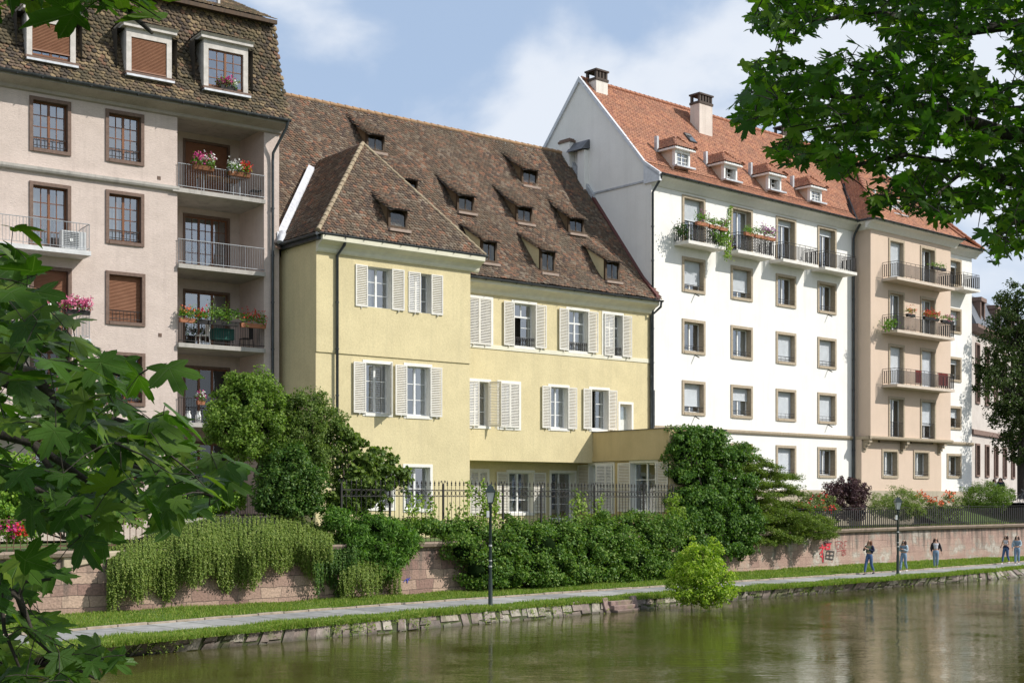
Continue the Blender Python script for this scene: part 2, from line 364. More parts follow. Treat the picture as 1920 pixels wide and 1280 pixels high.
def leaves(name, pts, nrm, size, mat, parent=None, loc=None, shape='rho', wid=1.0, down=0.0, rg=rng, curl=1.0, dirs=None):
    T, Fc = {'rho': (RHO, RHOF), 'oval': (OVAL, OVALF), 'maple': (MAPLE, MAPLEF)}[shape]
    T = np.array(T) * np.array([wid, 1, curl]); n = len(pts); nr = nrm / (np.linalg.norm(nrm, axis=1, keepdims=True) + 1e-9)
    a = rg.normal(size=(n, 3)) if dirs is None else dirs + rg.normal(size=(n, 3)) * .25
    a[:, 2] -= down; a -= (a * nr).sum(1, keepdims=True) * nr; a /= np.linalg.norm(a, axis=1, keepdims=True) + 1e-9
    b = np.cross(a, nr); size = np.asarray(size).reshape(-1, 1, 1) * np.ones((n, 1, 1))
    V = pts[:, None, :] + size * (b[:, None, :] * T[None, :, 0:1] + a[:, None, :] * T[None, :, 1:2] + nr[:, None, :] * T[None, :, 2:3] * rg.uniform(.1, 2.3, (n, 1, 1)))
    return fastmesh(name, V.reshape(-1, 3), Fc, len(T), mat, parent, loc, uvt=T[:, :2] / np.array([wid, 1]) if shape == 'maple' else None)
def unit(n, rg=rng):
    v = rg.normal(size=(n, 3)); return v / np.linalg.norm(v, axis=1, keepdims=True)
def crown(blobs, n, clump=.35, per=60, up=.25, rg=rng, thin=.0, shell=.55, rnd=.55):
    """leaf positions and normals: leaf clumps spread over and inside a set of ellipsoids"""
    Pp = []; Nn = []; vol = np.array([(b[3] * b[4] * b[5]) ** .67 for b in blobs]); vol = vol / vol.sum()
    for b, f in zip(blobs, vol):
        m = max(3, int(n * f / per)); u = unit(m, rg); rad = rg.uniform(shell, 1.02, size=(m, 1)) ** .7; far = rg.random((m, 1)) < .16; rad = np.where(far, rg.uniform(1.0, 1.28, size=(m, 1)), rad)
        c = np.array(b[:3]) + u * rad * np.array(b[3:6])
        cr = clump * rg.uniform(.5, 1.4, size=m) * np.where(far[:, 0], .6, 1)
        k = rg.integers(int(per * .5), int(per * 1.5), size=m)
        idx = np.repeat(np.arange(m), k); q = unit(len(idx), rg); q[:, 2] = q[:, 2] * .75 + .1
        p = c[idx] + q * (cr[idx] * rg.uniform(.35, 1.0, size=len(idx)) ** .5)[:, None]
        nn = q * .6 + u[idx] * .35 + rg.normal(size=(len(idx), 3)) * rnd; nn[:, 2] += up
        Pp.append(p); Nn.append(nn)
    return np.concatenate(Pp), np.concatenate(Nn)

# ---------------------------------------------------------------- windows, shutters, railings
def window(root, fr, r, w, sm, fm, d=0.0, rev=.2, cas=2, cols=2, rows=4, roll=0, rm=None, curtain=0, transom=0, glass='glass',
           rail=None, railh=.35, bottom=True, proud=.03, mw=.028, fw=.05, opened=False, warm=False):
    """r = outer box (s0, s1, z0, z1) with its surround of width w; returns the opening left in the wall"""
    s0, s1, z0, z1 = r; a, b, lo, hi = s0 + w, s1 - w, z0 + (w if bottom else 0), z1 - w
    g = d + rev
    f = MB()
    f.box(fr, a, a + fw, g, g + .07, lo, hi); f.box(fr, b - fw, b, g, g + .07, lo, hi)
    f.box(fr, a + fw, b - fw, g, g + .07, hi - fw, hi); f.box(fr, a + fw, b - fw, g, g + .07, lo, lo + fw * 1.3)
    top = hi - fw
    if transom:
        tz = hi - transom; f.box(fr, a + fw, b - fw, g - .012, g + .07, tz - .04, tz + .04)
        mid = (a + b) / 2; f.box(fr, mid - .03, mid + .03, g + .004, g + .06, tz + .04, hi - fw); top = tz - .04
    cw = (b - a - 2 * fw) / cas
    for c in range(cas):
        x0 = a + fw + c * cw; x1 = x0 + cw
        if c and not opened: f.box(fr, x0 - .045, x0 + .045, g - .01, g + .066, lo + fw * 1.3, top)
        if opened and c == 0: continue
        for k in range(1, cols):
            x = x0 + cw * k / cols; f.box(fr, x - mw / 2, x + mw / 2, g + .006, g + .05, lo + fw * 1.3, top)
        for k in range(1, rows):
            z = lo + (top - lo) * k / rows; f.box(fr, x0 + .002, x1 - .002, g + .009, g + .047, z - mw / 2, z + mw / 2)
    wn = f.build('window', fm, root)
    if w > 0 or sm:
        m = MB(); p0, p1 = d - proud, g + .08
        if w < .005:
            m.box(fr, a - .02, a, d + .004, p1, lo - .02, hi + .02); m.box(fr, b, b + .02, d + .004, p1, lo - .02, hi + .02)
            m.box(fr, a, b, d + .004, p1, hi, hi + .02); m.box(fr, a, b, d + .004, p1, lo - .02, lo)
        else:
            m.box(fr, s0, a, p0, p1, z0, z1); m.box(fr, b, s1, p0, p1, z0, z1); m.box(fr, a, b, p0, p1, hi, z1)
            if bottom: m.box(fr, a, b, p0 - .02, p1, z0, lo)
        m.build('surround', sm, wn)
    pb = MB()
    if opened:
        x0 = a + fw + cw
        pb.quad(fr.w(x0, g + .03, lo), fr.w(b, g + .03, lo), fr.w(b, g + .03, hi), fr.w(x0, g + .03, hi))
        if transom: pb.quad(fr.w(a, g + .03, hi - transom), fr.w(x0, g + .03, hi - transom), fr.w(x0, g + .03, hi), fr.w(a, g + .03, hi))
        # the open casement stands inward
        cs = MB(); zt = (hi - transom - .05) if transom else hi - fw
        for (u0, u1, q0, q1) in ((0, .045, lo + .05, zt), (cw - .045, cw, lo + .05, zt), (.045, cw - .045, lo + .05, lo + .1), (.045, cw - .045, zt - .05, zt),
                                 (.045, cw - .045, lo + (zt - lo) * .36, lo + (zt - lo) * .36 + .025), (.045, cw - .045, lo + (zt - lo) * .68, lo + (zt - lo) * .68 + .025)):
            cs.box(fr, b - .12, b - .08, g + .1 + u0, g + .1 + u1, q0, q1)
        cs.build('casement', fm, wn)
    else:
        pb.quad(fr.w(a, g + .03, lo), fr.w(b, g + .03, lo), fr.w(b, g + .03, hi), fr.w(a, g + .03, hi))
    pb.build('pane', M[glass], wn)
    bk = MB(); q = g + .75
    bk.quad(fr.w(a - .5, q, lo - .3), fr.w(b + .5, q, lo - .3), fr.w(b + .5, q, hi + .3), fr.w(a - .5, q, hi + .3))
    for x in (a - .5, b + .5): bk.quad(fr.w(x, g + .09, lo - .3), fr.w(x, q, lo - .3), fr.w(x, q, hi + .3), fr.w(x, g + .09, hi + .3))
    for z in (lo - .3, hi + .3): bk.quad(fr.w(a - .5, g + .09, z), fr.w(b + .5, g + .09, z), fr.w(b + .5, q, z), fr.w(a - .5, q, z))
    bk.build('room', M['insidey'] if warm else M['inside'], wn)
    if curtain:
        c = MB(); n = 28; ws = (b - a); vs = []; fs = []
        spans = [(a + .02, a + ws * .3), (b - ws * .3, b - .02)] if curtain == 1 else ([(a + .02, b - .02)] if curtain == 2 else [(a + .02, a + ws * .4)])
        for x0, x1 in spans:
            vs = []; fs = []
            for i in range(n + 1):
                x = x0 + (x1 - x0) * i / n; dd = g + .16 + .03 * math.sin(i * 1.5)
                vs += [fr.w(x, dd, lo + .04), fr.w(x, dd, hi - .05)]
            fs = [(2 * i, 2 * i + 2, 2 * i + 3, 2 * i + 1) for i in range(n)]; c.add(vs, fs, True)
        c.build('curtain', M['curtain'], wn)
    if roll:
        m = MB(); zb = hi - (hi - lo) * roll; n = max(3, int((hi - zb) / .052)); h = (hi - zb) / n; pr = []
        for k in range(n): pr += [(g - .045, zb + k * h + .006), (g - .062, zb + (k + .5) * h), (g - .045, zb + (k + 1) * h - .006), (g - .035, zb + (k + 1) * h)]
        m.extr(fr, [(g - .03, zb)] + pr + [(g - .03, hi)], a + .012, b - .012)
        m.box(fr, a + .01, b - .01, g - .066, g - .025, zb - .05, zb)
        m.build('roller_shutter', rm, wn)
    if rail:
        m = MB(); q = d + .04 if rev > .1 else d - .05
        zs = [lo + railh] if rail == 'single' else [lo + .12, lo + railh]
        for z in zs: m.box(fr, a - .0, b + .0, q - .012, q + .012, z - .012, z + .012)
        if rail == 'bars':
            n = max(5, int((b - a) / .13))
            for k in range(1, n): x = a + (b - a) * k / n; m.box(fr, x - .007, x + .007, q - .007, q + .007, lo + .03, lo + railh)
        if rail == 'single':
            m.box(fr, a, b, q - .01, q + .01, lo + railh - .16, lo + railh - .14)
            for k in (.25, .5, .75): m.box(fr, a + (b - a) * k - .006, a + (b - a) * k + .006, q - .006, q + .006, lo, lo + railh)
        if rail == 'scroll':
            n = 9
            for k in range(n + 1): x = a + (b - a) * k / n; m.box(fr, x - .014, x + .014, q - .01, q + .01, lo + .02, lo + railh)
            for k in range(n):
                x = a + (b - a) * (k + .5) / n; m.tube([fr.w(x + .045 * math.cos(t), q, lo + railh - .08 + .045 * math.sin(t)) for t in [i * math.pi / 4 for i in range(9)]], .012, 4)
        m.build('guard_rail', M['darkrail'], wn)
    return (a, b, lo, hi), wn

def shutter(wn, fr, sh, dh, z0, z1, w, ang, mat=None):
    """louvred leaf hinged at (sh, dh); ang 0 = along +s, 180 = along -s, measured outward"""
    mat = mat or M['shutter']; u = (math.cos(R(ang)), -math.sin(R(ang))); v = (-u[1], u[0])
    def q(a, b, z): return fr.w(sh + u[0] * a + v[0] * b, dh + u[1] * a + v[1] * b, z)
    m = MB()
    def bx(a0, a1, b0, b1, c0, c1): m.hexa([q(a, b, c) for c in (c0, c1) for a, b in ((a0, b0), (a1, b0), (a1, b1), (a0, b1))])
    t = .022; st = .055
    bx(0, st, -t, t, z0, z1); bx(w - st, w, -t, t, z0, z1)
    bx(st, w - st, -t, t, z0, z0 + .07); bx(st, w - st, -t, t, z1 - .06, z1)
    n = int((z1 - z0 - .13) / .072); h = (z1 - z0 - .13) / n
    sg = -1 if 90 <= (ang % 360) <= 270 else 1
    for k in range(n):
        z = z0 + .07 + h * (k + .5); a = .019; e = h * .33
        m.hexa([q(st, -a * sg, z - e), q(w - st, -a * sg, z - e), q(w - st, a * sg, z + e - .012), q(st, a * sg, z + e - .012),
                q(st, -a * sg, z - e + .014), q(w - st, -a * sg, z - e + .014), q(w - st, a * sg, z + e), q(st, a * sg, z + e)])
    # hinge and hold-back hook
    for z in (z0 + .25, z1 - .25): bx(-.02, .09, -t - .006, -t, z - .02, z + .02)
    bx(w * .5, w * .5 + .02, -t - .03, t, z0 - .09, z0 - .0)
    return m.build('shutter', mat, wn)

def pipe(root, fr, pts, r=.055, name='drainpipe', mat=None):
    m = MB(); ws = [fr.w(*p) for p in pts]; m.tube(ws, r, 8)
    a, b = ws[-2], ws[-1]; L_ = (b - a).length; n = int(L_ / 2.0)
    for k in range(1, n + 1):
        p = a + (b - a) * (k / (n + 1)); m.tube([p + Vector((0, 0, .03)), p - Vector((0, 0, .03))], r * 1.3, 8)
    return m.build(name, mat or M['zinc'], root)
def gutter(root, fr, s0, s1, d, z, r=.075, z2=None):
    m = MB(); n = 7; pr = [(d - r * math.cos(math.pi * k / n), z - r * math.sin(math.pi * k / n)) for k in range(n + 1)]
    pr += [(a + (d - a) * .16, b + .006) for a, b in reversed(pr)]
    m.extr(fr, pr, s0, s1)
    m.tube([fr.w(s0, d - r, z), fr.w(s1, d - r, z)], .012, 5)
    k = s0 + .3
    while k < s1: m.box(fr, k - .012, k + .012, d - r - .012, d + r, z - r - .012, z - r + .02); k += .9
    return m.build('gutter', M['zinc'], root)

def balcony(root, fr, s0, s1, d0, d1, z, th=.16, style='grey', slabm=None, h=.95, left=True, right=True, name='balcony'):
    """slab reaching from depth d0 (wall) out to d1, with its railing; slab top at z"""
    b = MB(); b.box(fr, s0, s1, d1, d0, z - th, z)
    o = b.build(name, slabm or M['concrete'], root)
    m = MB(); e = .05; rr = .016
    legs = [((s0 + e, d1 + e), (s1 - e, d1 + e))]
    if left: legs.append(((s0 + e, d0), (s0 + e, d1 + e)))
    if right: legs.append(((s1 - e, d1 + e), (s1 - e, d0)))
    for (a, c), (a2, c2) in legs:
        ln = math.hypot(a2 - a, c2 - c)
        def pt(t, zz): return fr.w(a + (a2 - a) * t, c + (c2 - c) * t, zz)
        tops = [z + h] if style == 'grey' else [z + h, z + h - .13]
        for zz in tops + [z + .09]: m.tube([pt(0, zz), pt(1, zz)], rr if zz == z + h else .011, 5)
        n = max(2, int(ln / (.12 if style == 'grey' else .125)))
        for k in range(n + 1):
            t = k / n; big = style == 'grey' and k % 8 == 0
            if style == 'grey': m.tube([pt(t, z if big else z + .09), pt(t, z + h)], .014 if big else .008, 4)
            else:
                hw = .027; p = pt(t, 0); ux = ((a2 - a) / ln, (c2 - c) / ln)
                m.box(fr, *sorted((a + (a2 - a) * t - hw * abs(ux[0]) - .004, a + (a2 - a) * t + hw * abs(ux[0]) + .004)),
                      *sorted((c + (c2 - c) * t - hw * abs(ux[1]) - .004, c + (c2 - c) * t + hw * abs(ux[1]) + .004)), z + .09, z + h - .13)
                if k % 4 == 0: m.tube([pt(t, z), pt(t, z + h)], .013, 4)
        if style == 'lattice':
            for sgn in (1, -1):
                k = -h
                while k < ln + h:
                    u0, u1 = (k, k + .75) if sgn > 0 else (k + .75, k)
                    a_, b_ = u0 / ln, u1 / ln
                    if 0 <= min(a_, b_) and max(a_, b_) <= 1: m.tube([pt(a_, z + .1), pt(b_, z + .82)], .009, 3)
                    k += .16
    m.build('railing', M['greyrail'] if style == 'grey' else M['darkrail'], o)
    return o

M['leafpot'] = leafmat('pot_plant_leaf', (.07, .16, .03), (.12, .24, .05), (.20, .30, .07))
FM = {k: plain('petal_' + k, v, .6, c2=tuple(x * .8 for x in v)) for k, v in dict(pink=(.75, .16, .32), red=(.65, .02, .02), white=(.8, .8, .76), violet=(.38, .07, .32), orange=(.75, .17, .06), magenta=(.55, .04, .22)).items()}
def flowerbox(label, fr, s0, s1, d, z, cols, group=None, h=.3, n=420, potm='terracotta', trail=.1, cat='flower box', name='flower_box', flowers=130, leaf='leafpot', potw=.2):
    """trough with plants standing at (s0..s1, d) on height z"""
    base = fr.w((s0 + s1) / 2, d, z); t = thing(name, label, cat, base, group)
    m = MB(); m.hexa([fr.w(a, b, c) for c, k in ((z, .02), (z + .17, 0)) for a, b in ((s0 + k, d - potw / 2 + k), (s1 - k, d - potw / 2 + k), (s1 - k, d + potw / 2 - k), (s0 + k, d + potw / 2 - k))])
    m.build('planter', M[potm], t)
    ln = s1 - s0; cs = []
    k = max(3, int(ln / .14))
    sx = rng.uniform(s0, s1, n); zz = rng.normal(0, .35, n); dd = rng.normal(0, .45, n)
    hump = .75 + .35 * np.sin(sx * 9 + z)
    pos = np.array([tuple(fr.w(a, d - .02 + b * .26, z + .2 + h * .42 + c * h * .8 * u - (trail if b < -.45 else 0) * abs(b))) for a, b, c, u in zip(sx, dd, zz, hump)])
    leaves('foliage', pos, unit(n) + np.array([0, -.3, .5]), rng.uniform(.05, .1, n), M[leaf], t, shape='oval')
    for c, frac, a0, a1 in cols:
        q = int(flowers * frac); sx = rng.uniform(s0 + ln * a0, s0 + ln * a1, q)
        pos = np.array([tuple(fr.w(a, d - .05 + rng.normal(0, .13), z + .2 + h * .5 + rng.normal(.03, .28) * h)) for a in sx])
        pos = np.repeat(pos, 3, 0) + rng.normal(0, .02, (q * 3, 3))
        leaves('blossom', pos, unit(q * 3) + np.array([0, -.8, .4]), rng.uniform(.045, .075, q * 3), FM[c], t, shape='rho', wid=1.3)
    return t

# ---------------------------------------------------------------- yellow house
FY = Frame(-9.65, 56.15, R(51.6))        # main facade from the neighbour's corner to the right end
YL = 21.5
Y = thing('yellow_house', 'pale yellow house with steep brown tiled roof, rows of small dormers and louvred shutters', 'house', tuple(FY.w(0, 0, 2.1)), rot=0)
DW = -2.86                                # the wing stands this far in front
WL = 7.69
TY = 'whitetrim'
hm, hw_, hw2, hgm = [], [], [], []
def ywin(px, fr=FY, d=0, hole=None, rows=3, **k):
    r = fr.rect(*px, d); kk = dict(w=.13, rev=.26, cas=2, cols=1, rows=rows, mw=.03, proud=.02); kk.update(k); w_ = kk.pop('w')
    h, wn = window(Y, fr, r, w_, M[TY], M['whiteframe'], d=d, **kk)
    (hm if hole is None else hole).append(h); return r, h, wn
def pair(r, h, wn, l, rr, fr=FY, d=0, lo=None):
    """leaves left and right; angle outward, 180 = folded flat to the left, 0 = folded flat to the right / closed across"""
    w_ = (h[1] - h[0]) / 2; dd = d - .06
    z0, z1 = h[2] - .02, h[3] + .02
    if l is not None: shutter(wn, fr, h[0], dd, z0, z1, w_, l)
    if rr is not None: shutter(wn, fr, h[1], dd, z0, z1, w_, rr)
# wing, upper and first floor: angles: left leaf 180 = open, 0 = closed; right leaf 0 = open, 180 = closed
a = ywin((683, 738.4, 492.5, 580.6), d=DW, hole=hw2, rows=3, curtain=3, rail=None); pair(*a, 178, 4, d=DW)
a = ywin((759.4, 811.9, 503.4, 589.4), d=DW, hole=hw2, rows=3); pair(*a, 6, 3, d=DW)
a = ywin((679.7, 736, 673.75, 779), d=DW, hole=hw_, rows=3); pair(*a, 178, 118, d=DW)
a = ywin((756.9, 810, 679.4, 783.5), d=DW, hole=hw_, rows=3, curtain=1); pair(*a, 178, 3, d=DW)
a = ywin((755.3, 811, 869, 959.7), d=DW, hole=hw_, rows=2)
a = ywin((684, 741, 862, 957), d=DW, hole=hw_, rows=2)
# main, upper floor
a = ywin((869, 924.5, 550.5, 647.5)); pair(*a, 2, 178)
a = ywin((959, 1006.6, 561.6, 652.5), transom=.62, opened=True, rail='scroll', railh=.42, rows=3); pair(*a, 178, 4)
a = ywin((1061.4, 1105, 574.7, 661), transom=.62, rail='scroll', railh=.42, rows=3, curtain=1); pair(*a, 178, 4)
a = ywin((1128.4, 1169.2, 582.7, 669.5), transom=.62, rail='scroll', railh=.42, rows=3); pair(*a, 5, 4)
# main, first floor
a = ywin((872, 920.3, 708, 802)); pair(*a, 3, 62)
a = ywin((932, 976.6, 712.3, 804.8)); pair(*a, 2, 178)
a = ywin((1027.4, 1067.5, 719.3, 806.5), curtain=1); pair(*a, 178, 3)
a = ywin((1104.3, 1143, 724.4, 808.3), opened=True); pair(*a, 178, 3)
r = FY.rect(1158.9, 1187.5, 752, 815)      # small white door to the roof terrace
hd = (r[0] + .13, r[1] - .13, r[2], r[3] - .13); hm.append(hd)
m = MB(); m.box(FY, hd[0], hd[1], .3, .35, hd[2], hd[3] - .0); dr = m.build('door', plain('door_paint', (.72, .74, .70), .5), Y)
m = MB(); m.box(FY, r[0], hd[0], -.02, .36, r[2], r[3]); m.box(FY, hd[1], r[1], -.02, .36, r[2], r[3]); m.box(FY, hd[0], hd[1], -.02, .36, hd[3], r[3]); m.build('door_frame', M[TY], dr)
m = MB(); m.box(FY, hd[0] + .12, hd[1] - .12, .288, .3, hd[3] - .75, hd[3] - .12); m.build('pane', M['glass'], dr)
# ground floor, set back
RC = 1.25; zo = FY.sz(1000, 865)[1]; sA = FY.s(1111)
a = ywin((876, 917.3, 878, 966), d=RC, hole=hgm); pair(*a, 2, 178, d=RC)
a = ywin((949, 1002.6, 880.4, 966), d=RC, hole=hgm, rows=3, curtain=3); pair(*a, 178, 3, d=RC)
a = ywin((1030, 1081, 881, 978), d=RC, hole=hgm, rows=3, rev=.35)
# walls
m = MB(); zev = 13.75
m.wall(FY, 0, YL, zo, zev, 0, hm)
m.quad(FY.w(0, 0, 2), FY.w(0, 0, zo), FY.w(0, 10, zo), FY.w(0, 10, 2))
m.quad(FY.w(YL, 0, zo), FY.w(YL, 12.6, zo), FY.w(YL, 12.6, zev), FY.w(YL, 0, zev)); m.quad(FY.w(0, 0, zo), FY.w(0, 12.6, zo), FY.w(0, 12.6, zev), FY.w(0, 0, zev))
m.quad(FY.w(0, 12.6, 2), FY.w(YL, 12.6, 2), FY.w(YL, 12.6, zev), FY.w(0, 12.6, zev))
m.quad(FY.w(YL, RC, 2), FY.w(YL, 12.6, 2), FY.w(YL, 12.6, zo), FY.w(YL, RC, zo))
m.add([FY.w(0, 0, 13.7), FY.w(0, 12.6, 13.7), FY.w(0, 6.3, 22.4)], [(0, 1, 2)]); m.add([FY.w(YL, 0, 13.7), FY.w(YL, 12.6, 13.7), FY.w(YL, 6.3, 22.4)], [(0, 1, 2)])
m.wall(FY, WL, YL, 2, zo, RC, hgm); m.quad(FY.w(WL, 0, zo), FY.w(YL, 0, zo), FY.w(YL, RC, zo), FY.w(WL, RC, zo))
m.quad(FY.w(WL, DW, 2), FY.w(WL, RC, 2), FY.w(WL, RC, zo), FY.w(WL, DW, zo))
zl = FY.sz(592, 659, DW)[1]; zw = 13.95
m.wall(FY, 0, WL, 2, zl, DW, hw_); m.wall(FY, 0, WL, zl, zw, DW - .05, hw2); m.quad(FY.w(0, DW - .05, zl), FY.w(WL, DW - .05, zl), FY.w(WL, DW, zl), FY.w(0, DW, zl))
m.quad(FY.w(0, DW, 2), FY.w(0, DW, zl), FY.w(0, 0, zl), FY.w(0, 0, 2)); m.quad(FY.w(0, DW - .05, zl), FY.w(0, DW - .05, zw + .25), FY.w(0, 0, zw + .25), FY.w(0, 0, zl))
m.quad(FY.w(WL, DW - .05, zl - .0), FY.w(WL, 0, zl), FY.w(WL, 0, zw), FY.w(WL, DW - .05, zw)); m.quad(FY.w(WL, DW, 5), FY.w(WL, 0, 5), FY.w(WL, 0, zl), FY.w(WL, DW, zl))
m.build('wall', M['yellow'], Y)
# band under the upper windows
zb0 = FY.sz(1218, 680.5)[1]; m = MB(); m.box(FY, WL + .002, YL - .05, -.035, -.002, zb0, zb0 + .2); m.build('string_course', M['cream'], Y)
# cornices
CP = [(-.002, -.62), (-.08, -.60), (-.12, -.54), (-.15, -.44), (-.25, -.33), (-.42, -.25), (-.52, -.20), (-.54, -.18), (-.56, 0.0), (-.002, 0.0)]
m = MB(); m.extr(FY, [(d, 13.83 + z) for d, z in CP], WL, YL + .05); m.build('cornice', M['cream'], Y)
m = MB(); m.extr(FY, [(DW - .05 + d, 14.18 + z) for d, z in CP], -.02, WL + .40)
FS = FY.sub(WL, 0, R(-90)); m.extr(FS, [(d, 14.18 + z) for d, z in CP], .0, -DW + .05)
m.build('cornice', M['cream'], Y)
# roofs
prof = [(-.58, 13.9), (.5, 15.02), (6.3, 22.65)]
fn0, acc = proffn(FY, prof)
def fn(u, v):      # an old roof sags a little between its rafters
    p, e, up, n = fn0(u, v); return p + n * (.035 * math.sin(u * .9 + 1) * math.sin(v * .55) + .018 * math.sin(u * 2.3 + v * .7) + .03), e, up, n
def wingz(s, d):   # height of the wing roof planes, to drop main tiles under it
    return 0
def keepmain(u, v):
    if v > acc: return False
    # under the wing roof: its ridge runs back at s=3.85, z=18.9 and falls to both eaves
    p = fn(u, v)[0]; hl = 14.2 + (18.9 - 14.2) * (1 - abs(u - 3.85) / 4.25)
    return not (abs(u - 3.85) < 4.1 and p.z < hl - .15)
m = MB()
for (a, b), (c, e) in zip(prof, prof[1:]): m.quad(FY.w(-.02, a, b - .06), FY.w(YL + .12, a, b - .06), FY.w(YL + .12, c, e - .06), FY.w(-.02, c, e - .06))
m.quad(FY.w(-.02, 6.3, 22.59), FY.w(YL + .12, 6.3, 22.59), FY.w(YL + .12, 13.1, 13.8), FY.w(-.02, 13.1, 13.8))
roof = m.build('roof', M['underroof'], Y)
tiles('roof_tiles', M['oldtile'], fn, -.4, YL + .1, acc - .05, keepmain, roof, tw=.185, ex=.15, thick=.024, jit=.02)
m = MB(); capline(m, FY.w(-.3, 6.28, 22.72), FY.w(YL - .6, 6.28, 22.72), .11, .42); m.build('ridge_tiles', M['ridge'], roof)
m = MB()
ge_ = lambda d: YL - .056 * d - .02
for k, ((a, b), (c, e)) in enumerate(zip(prof, prof[1:])):
    if k == 1: c, e = a + (c - a) * .62, b + (e - b) * .62
    m.hexa([FY.w(ge_(x) + o, x, z + h) for h in (-.05, .24) for x, z, o in ((a, b, -.2), (a, b, .04), (c, e, .04), (c, e, -.2))])
m.build('verge_flashing', plain('red_brown_metal', (.13, .045, .04), .55, .2), roof)
m = MB(); a, b = (5.2, 21.05), (3.9, 19.4)
m.hexa([FY.w(ge_(x) + o, x, z + h) for h in (0, .42) for x, z, o in ((4.05, 19.65, -.16), (4.05, 19.65, .04), (6.0, 22.2, .04), (6.0, 22.2, -.22))])
m.build('mortar_flashing', M['zinclight'], roof)
# wing roof
e0, e1, dz = -.2, WL + .48, DW - .53; A = FY.w(3.85, -.24, 19.05); Bk = FY.w(3.85, 3.6, 19.05)
FL, FR = FY.w(e0, dz, 14.28), FY.w(e1, dz, 14.22); BL, BR = FY.w(e0, .2, 14.28), FY.w(e1, .2, 14.22)
m = MB(); dn = Vector((0, 0, .05))
m.add([p - dn for p in (FL, FR, A)], [(0, 1, 2)]); m.add([p - dn for p in (FL, A, Bk, BL)], [(0, 1, 2, 3)]); m.add([p - dn for p in (FR, BR, Bk, A)], [(0, 1, 2, 3)])
wroof = m.build('wing_roof', M['underroof'], Y)
ev = Vector((FY.d[0], FY.d[1], 0)); iv = Vector((FY.i[0], FY.i[1], 0))
upv = (A - FY.w(3.85, dz, 14.26)); hl_ = upv.length; W2 = (e1 - e0) / 2
tiles('roof_tiles', M['oldtile'], planefn(FY.w(e0, dz, 14.26), ev, upv), 0, e1 - e0, hl_, lambda u, v: v < hl_ * min(u / (3.85 - e0), (e1 - e0 - u) / (e1 - 3.85)) - .02, wroof, tw=.185, ex=.15, thick=.024, jit=.02, seed=3)
upl = (FY.w(3.85, 0, 19.05) - FY.w(e0, 0, 14.28)); ll = upl.length; run = A - FL
def kl(u, v):
    f = v / ll; d_ = dz + u; dhip = dz + (-.24 - dz) * f; dval = -.45 + (3.5 + .45) * f
    return f < 1 and dhip + .02 < d_ < dval + .05
tiles('roof_tiles', M['oldtile'], planefn(FY.w(e0, dz, 14.28), iv, upl), 0, 8, ll, kl, wroof, tw=.185, ex=.15, thick=.024, jit=.02, seed=4)
m = MB(); up = Vector((0, 0, .05)); capline(m, FL + up, A + up, .10, .33); capline(m, FR + up, A + up, .075, .33); m.build('hip_tiles', M['hiptile'], wroof)
m = MB(); v0 = FY.w(e0 + .05, -.35, 14.35); v1 = FY.w(3.2, 2.9, 18.35); sid = (-ev * .22)
m.hexa([v0 + sid, v0 - sid * .3, v1 - sid * .3, v1 + sid, v0 + sid + Vector((0, 0, .35)), v0 - sid * .3 + Vector((0, 0, .22)), v1 - sid * .3 + Vector((0, 0, .22)), v1 + sid + Vector((0, 0, .30))])
m.tube([FY.w(e0 - .1, -.5, 14.25), FY.w(e0 + .1, -.3, 14.7), v0 + Vector((0, 0, .2))], [.15, .16, .1], 8)
m.build('valley_flashing', plain('white_mortar', (.66, .67, .70), .8, c2=(.45, .46, .5)), wroof)
gutter(Y, FY, e0, e1 + .05, dz - .05, 14.24); gutter(Y, FY, WL + .5, YL + .2, -.66, 13.86)
FS2 = FY.sub(e0, .1, R(90)); gutter(Y, FY.sub(e0 - .03, .1, R(90)), .0, -dz + .1, 0, 14.24) if False else None
m = MB(); m.tube([FY.w(e0 - .05, dz, 14.2), FY.w(e0 - .05, 0, 14.2)], .07, 7); m.box(FY, e0 - .0, .02, dz + .1, 0, 14.0, 14.16); m.build('side_gutter', M['zinc'], Y)
sp = FY.s(629, DW)
pipe(Y, FY, [(sp + .12, dz - .03, 14.17), (sp + .12, dz + .02, 13.9), (sp, DW - .14, 13.5), (sp, DW - .14, 2.2)], .06)
pipe(Y, FY, [(YL + .12, -.62, 13.8), (YL + .10, -.6, 13.55), (YL - .12, -.1, 13.1), (YL - .12, -.1, 6.9)], .06)

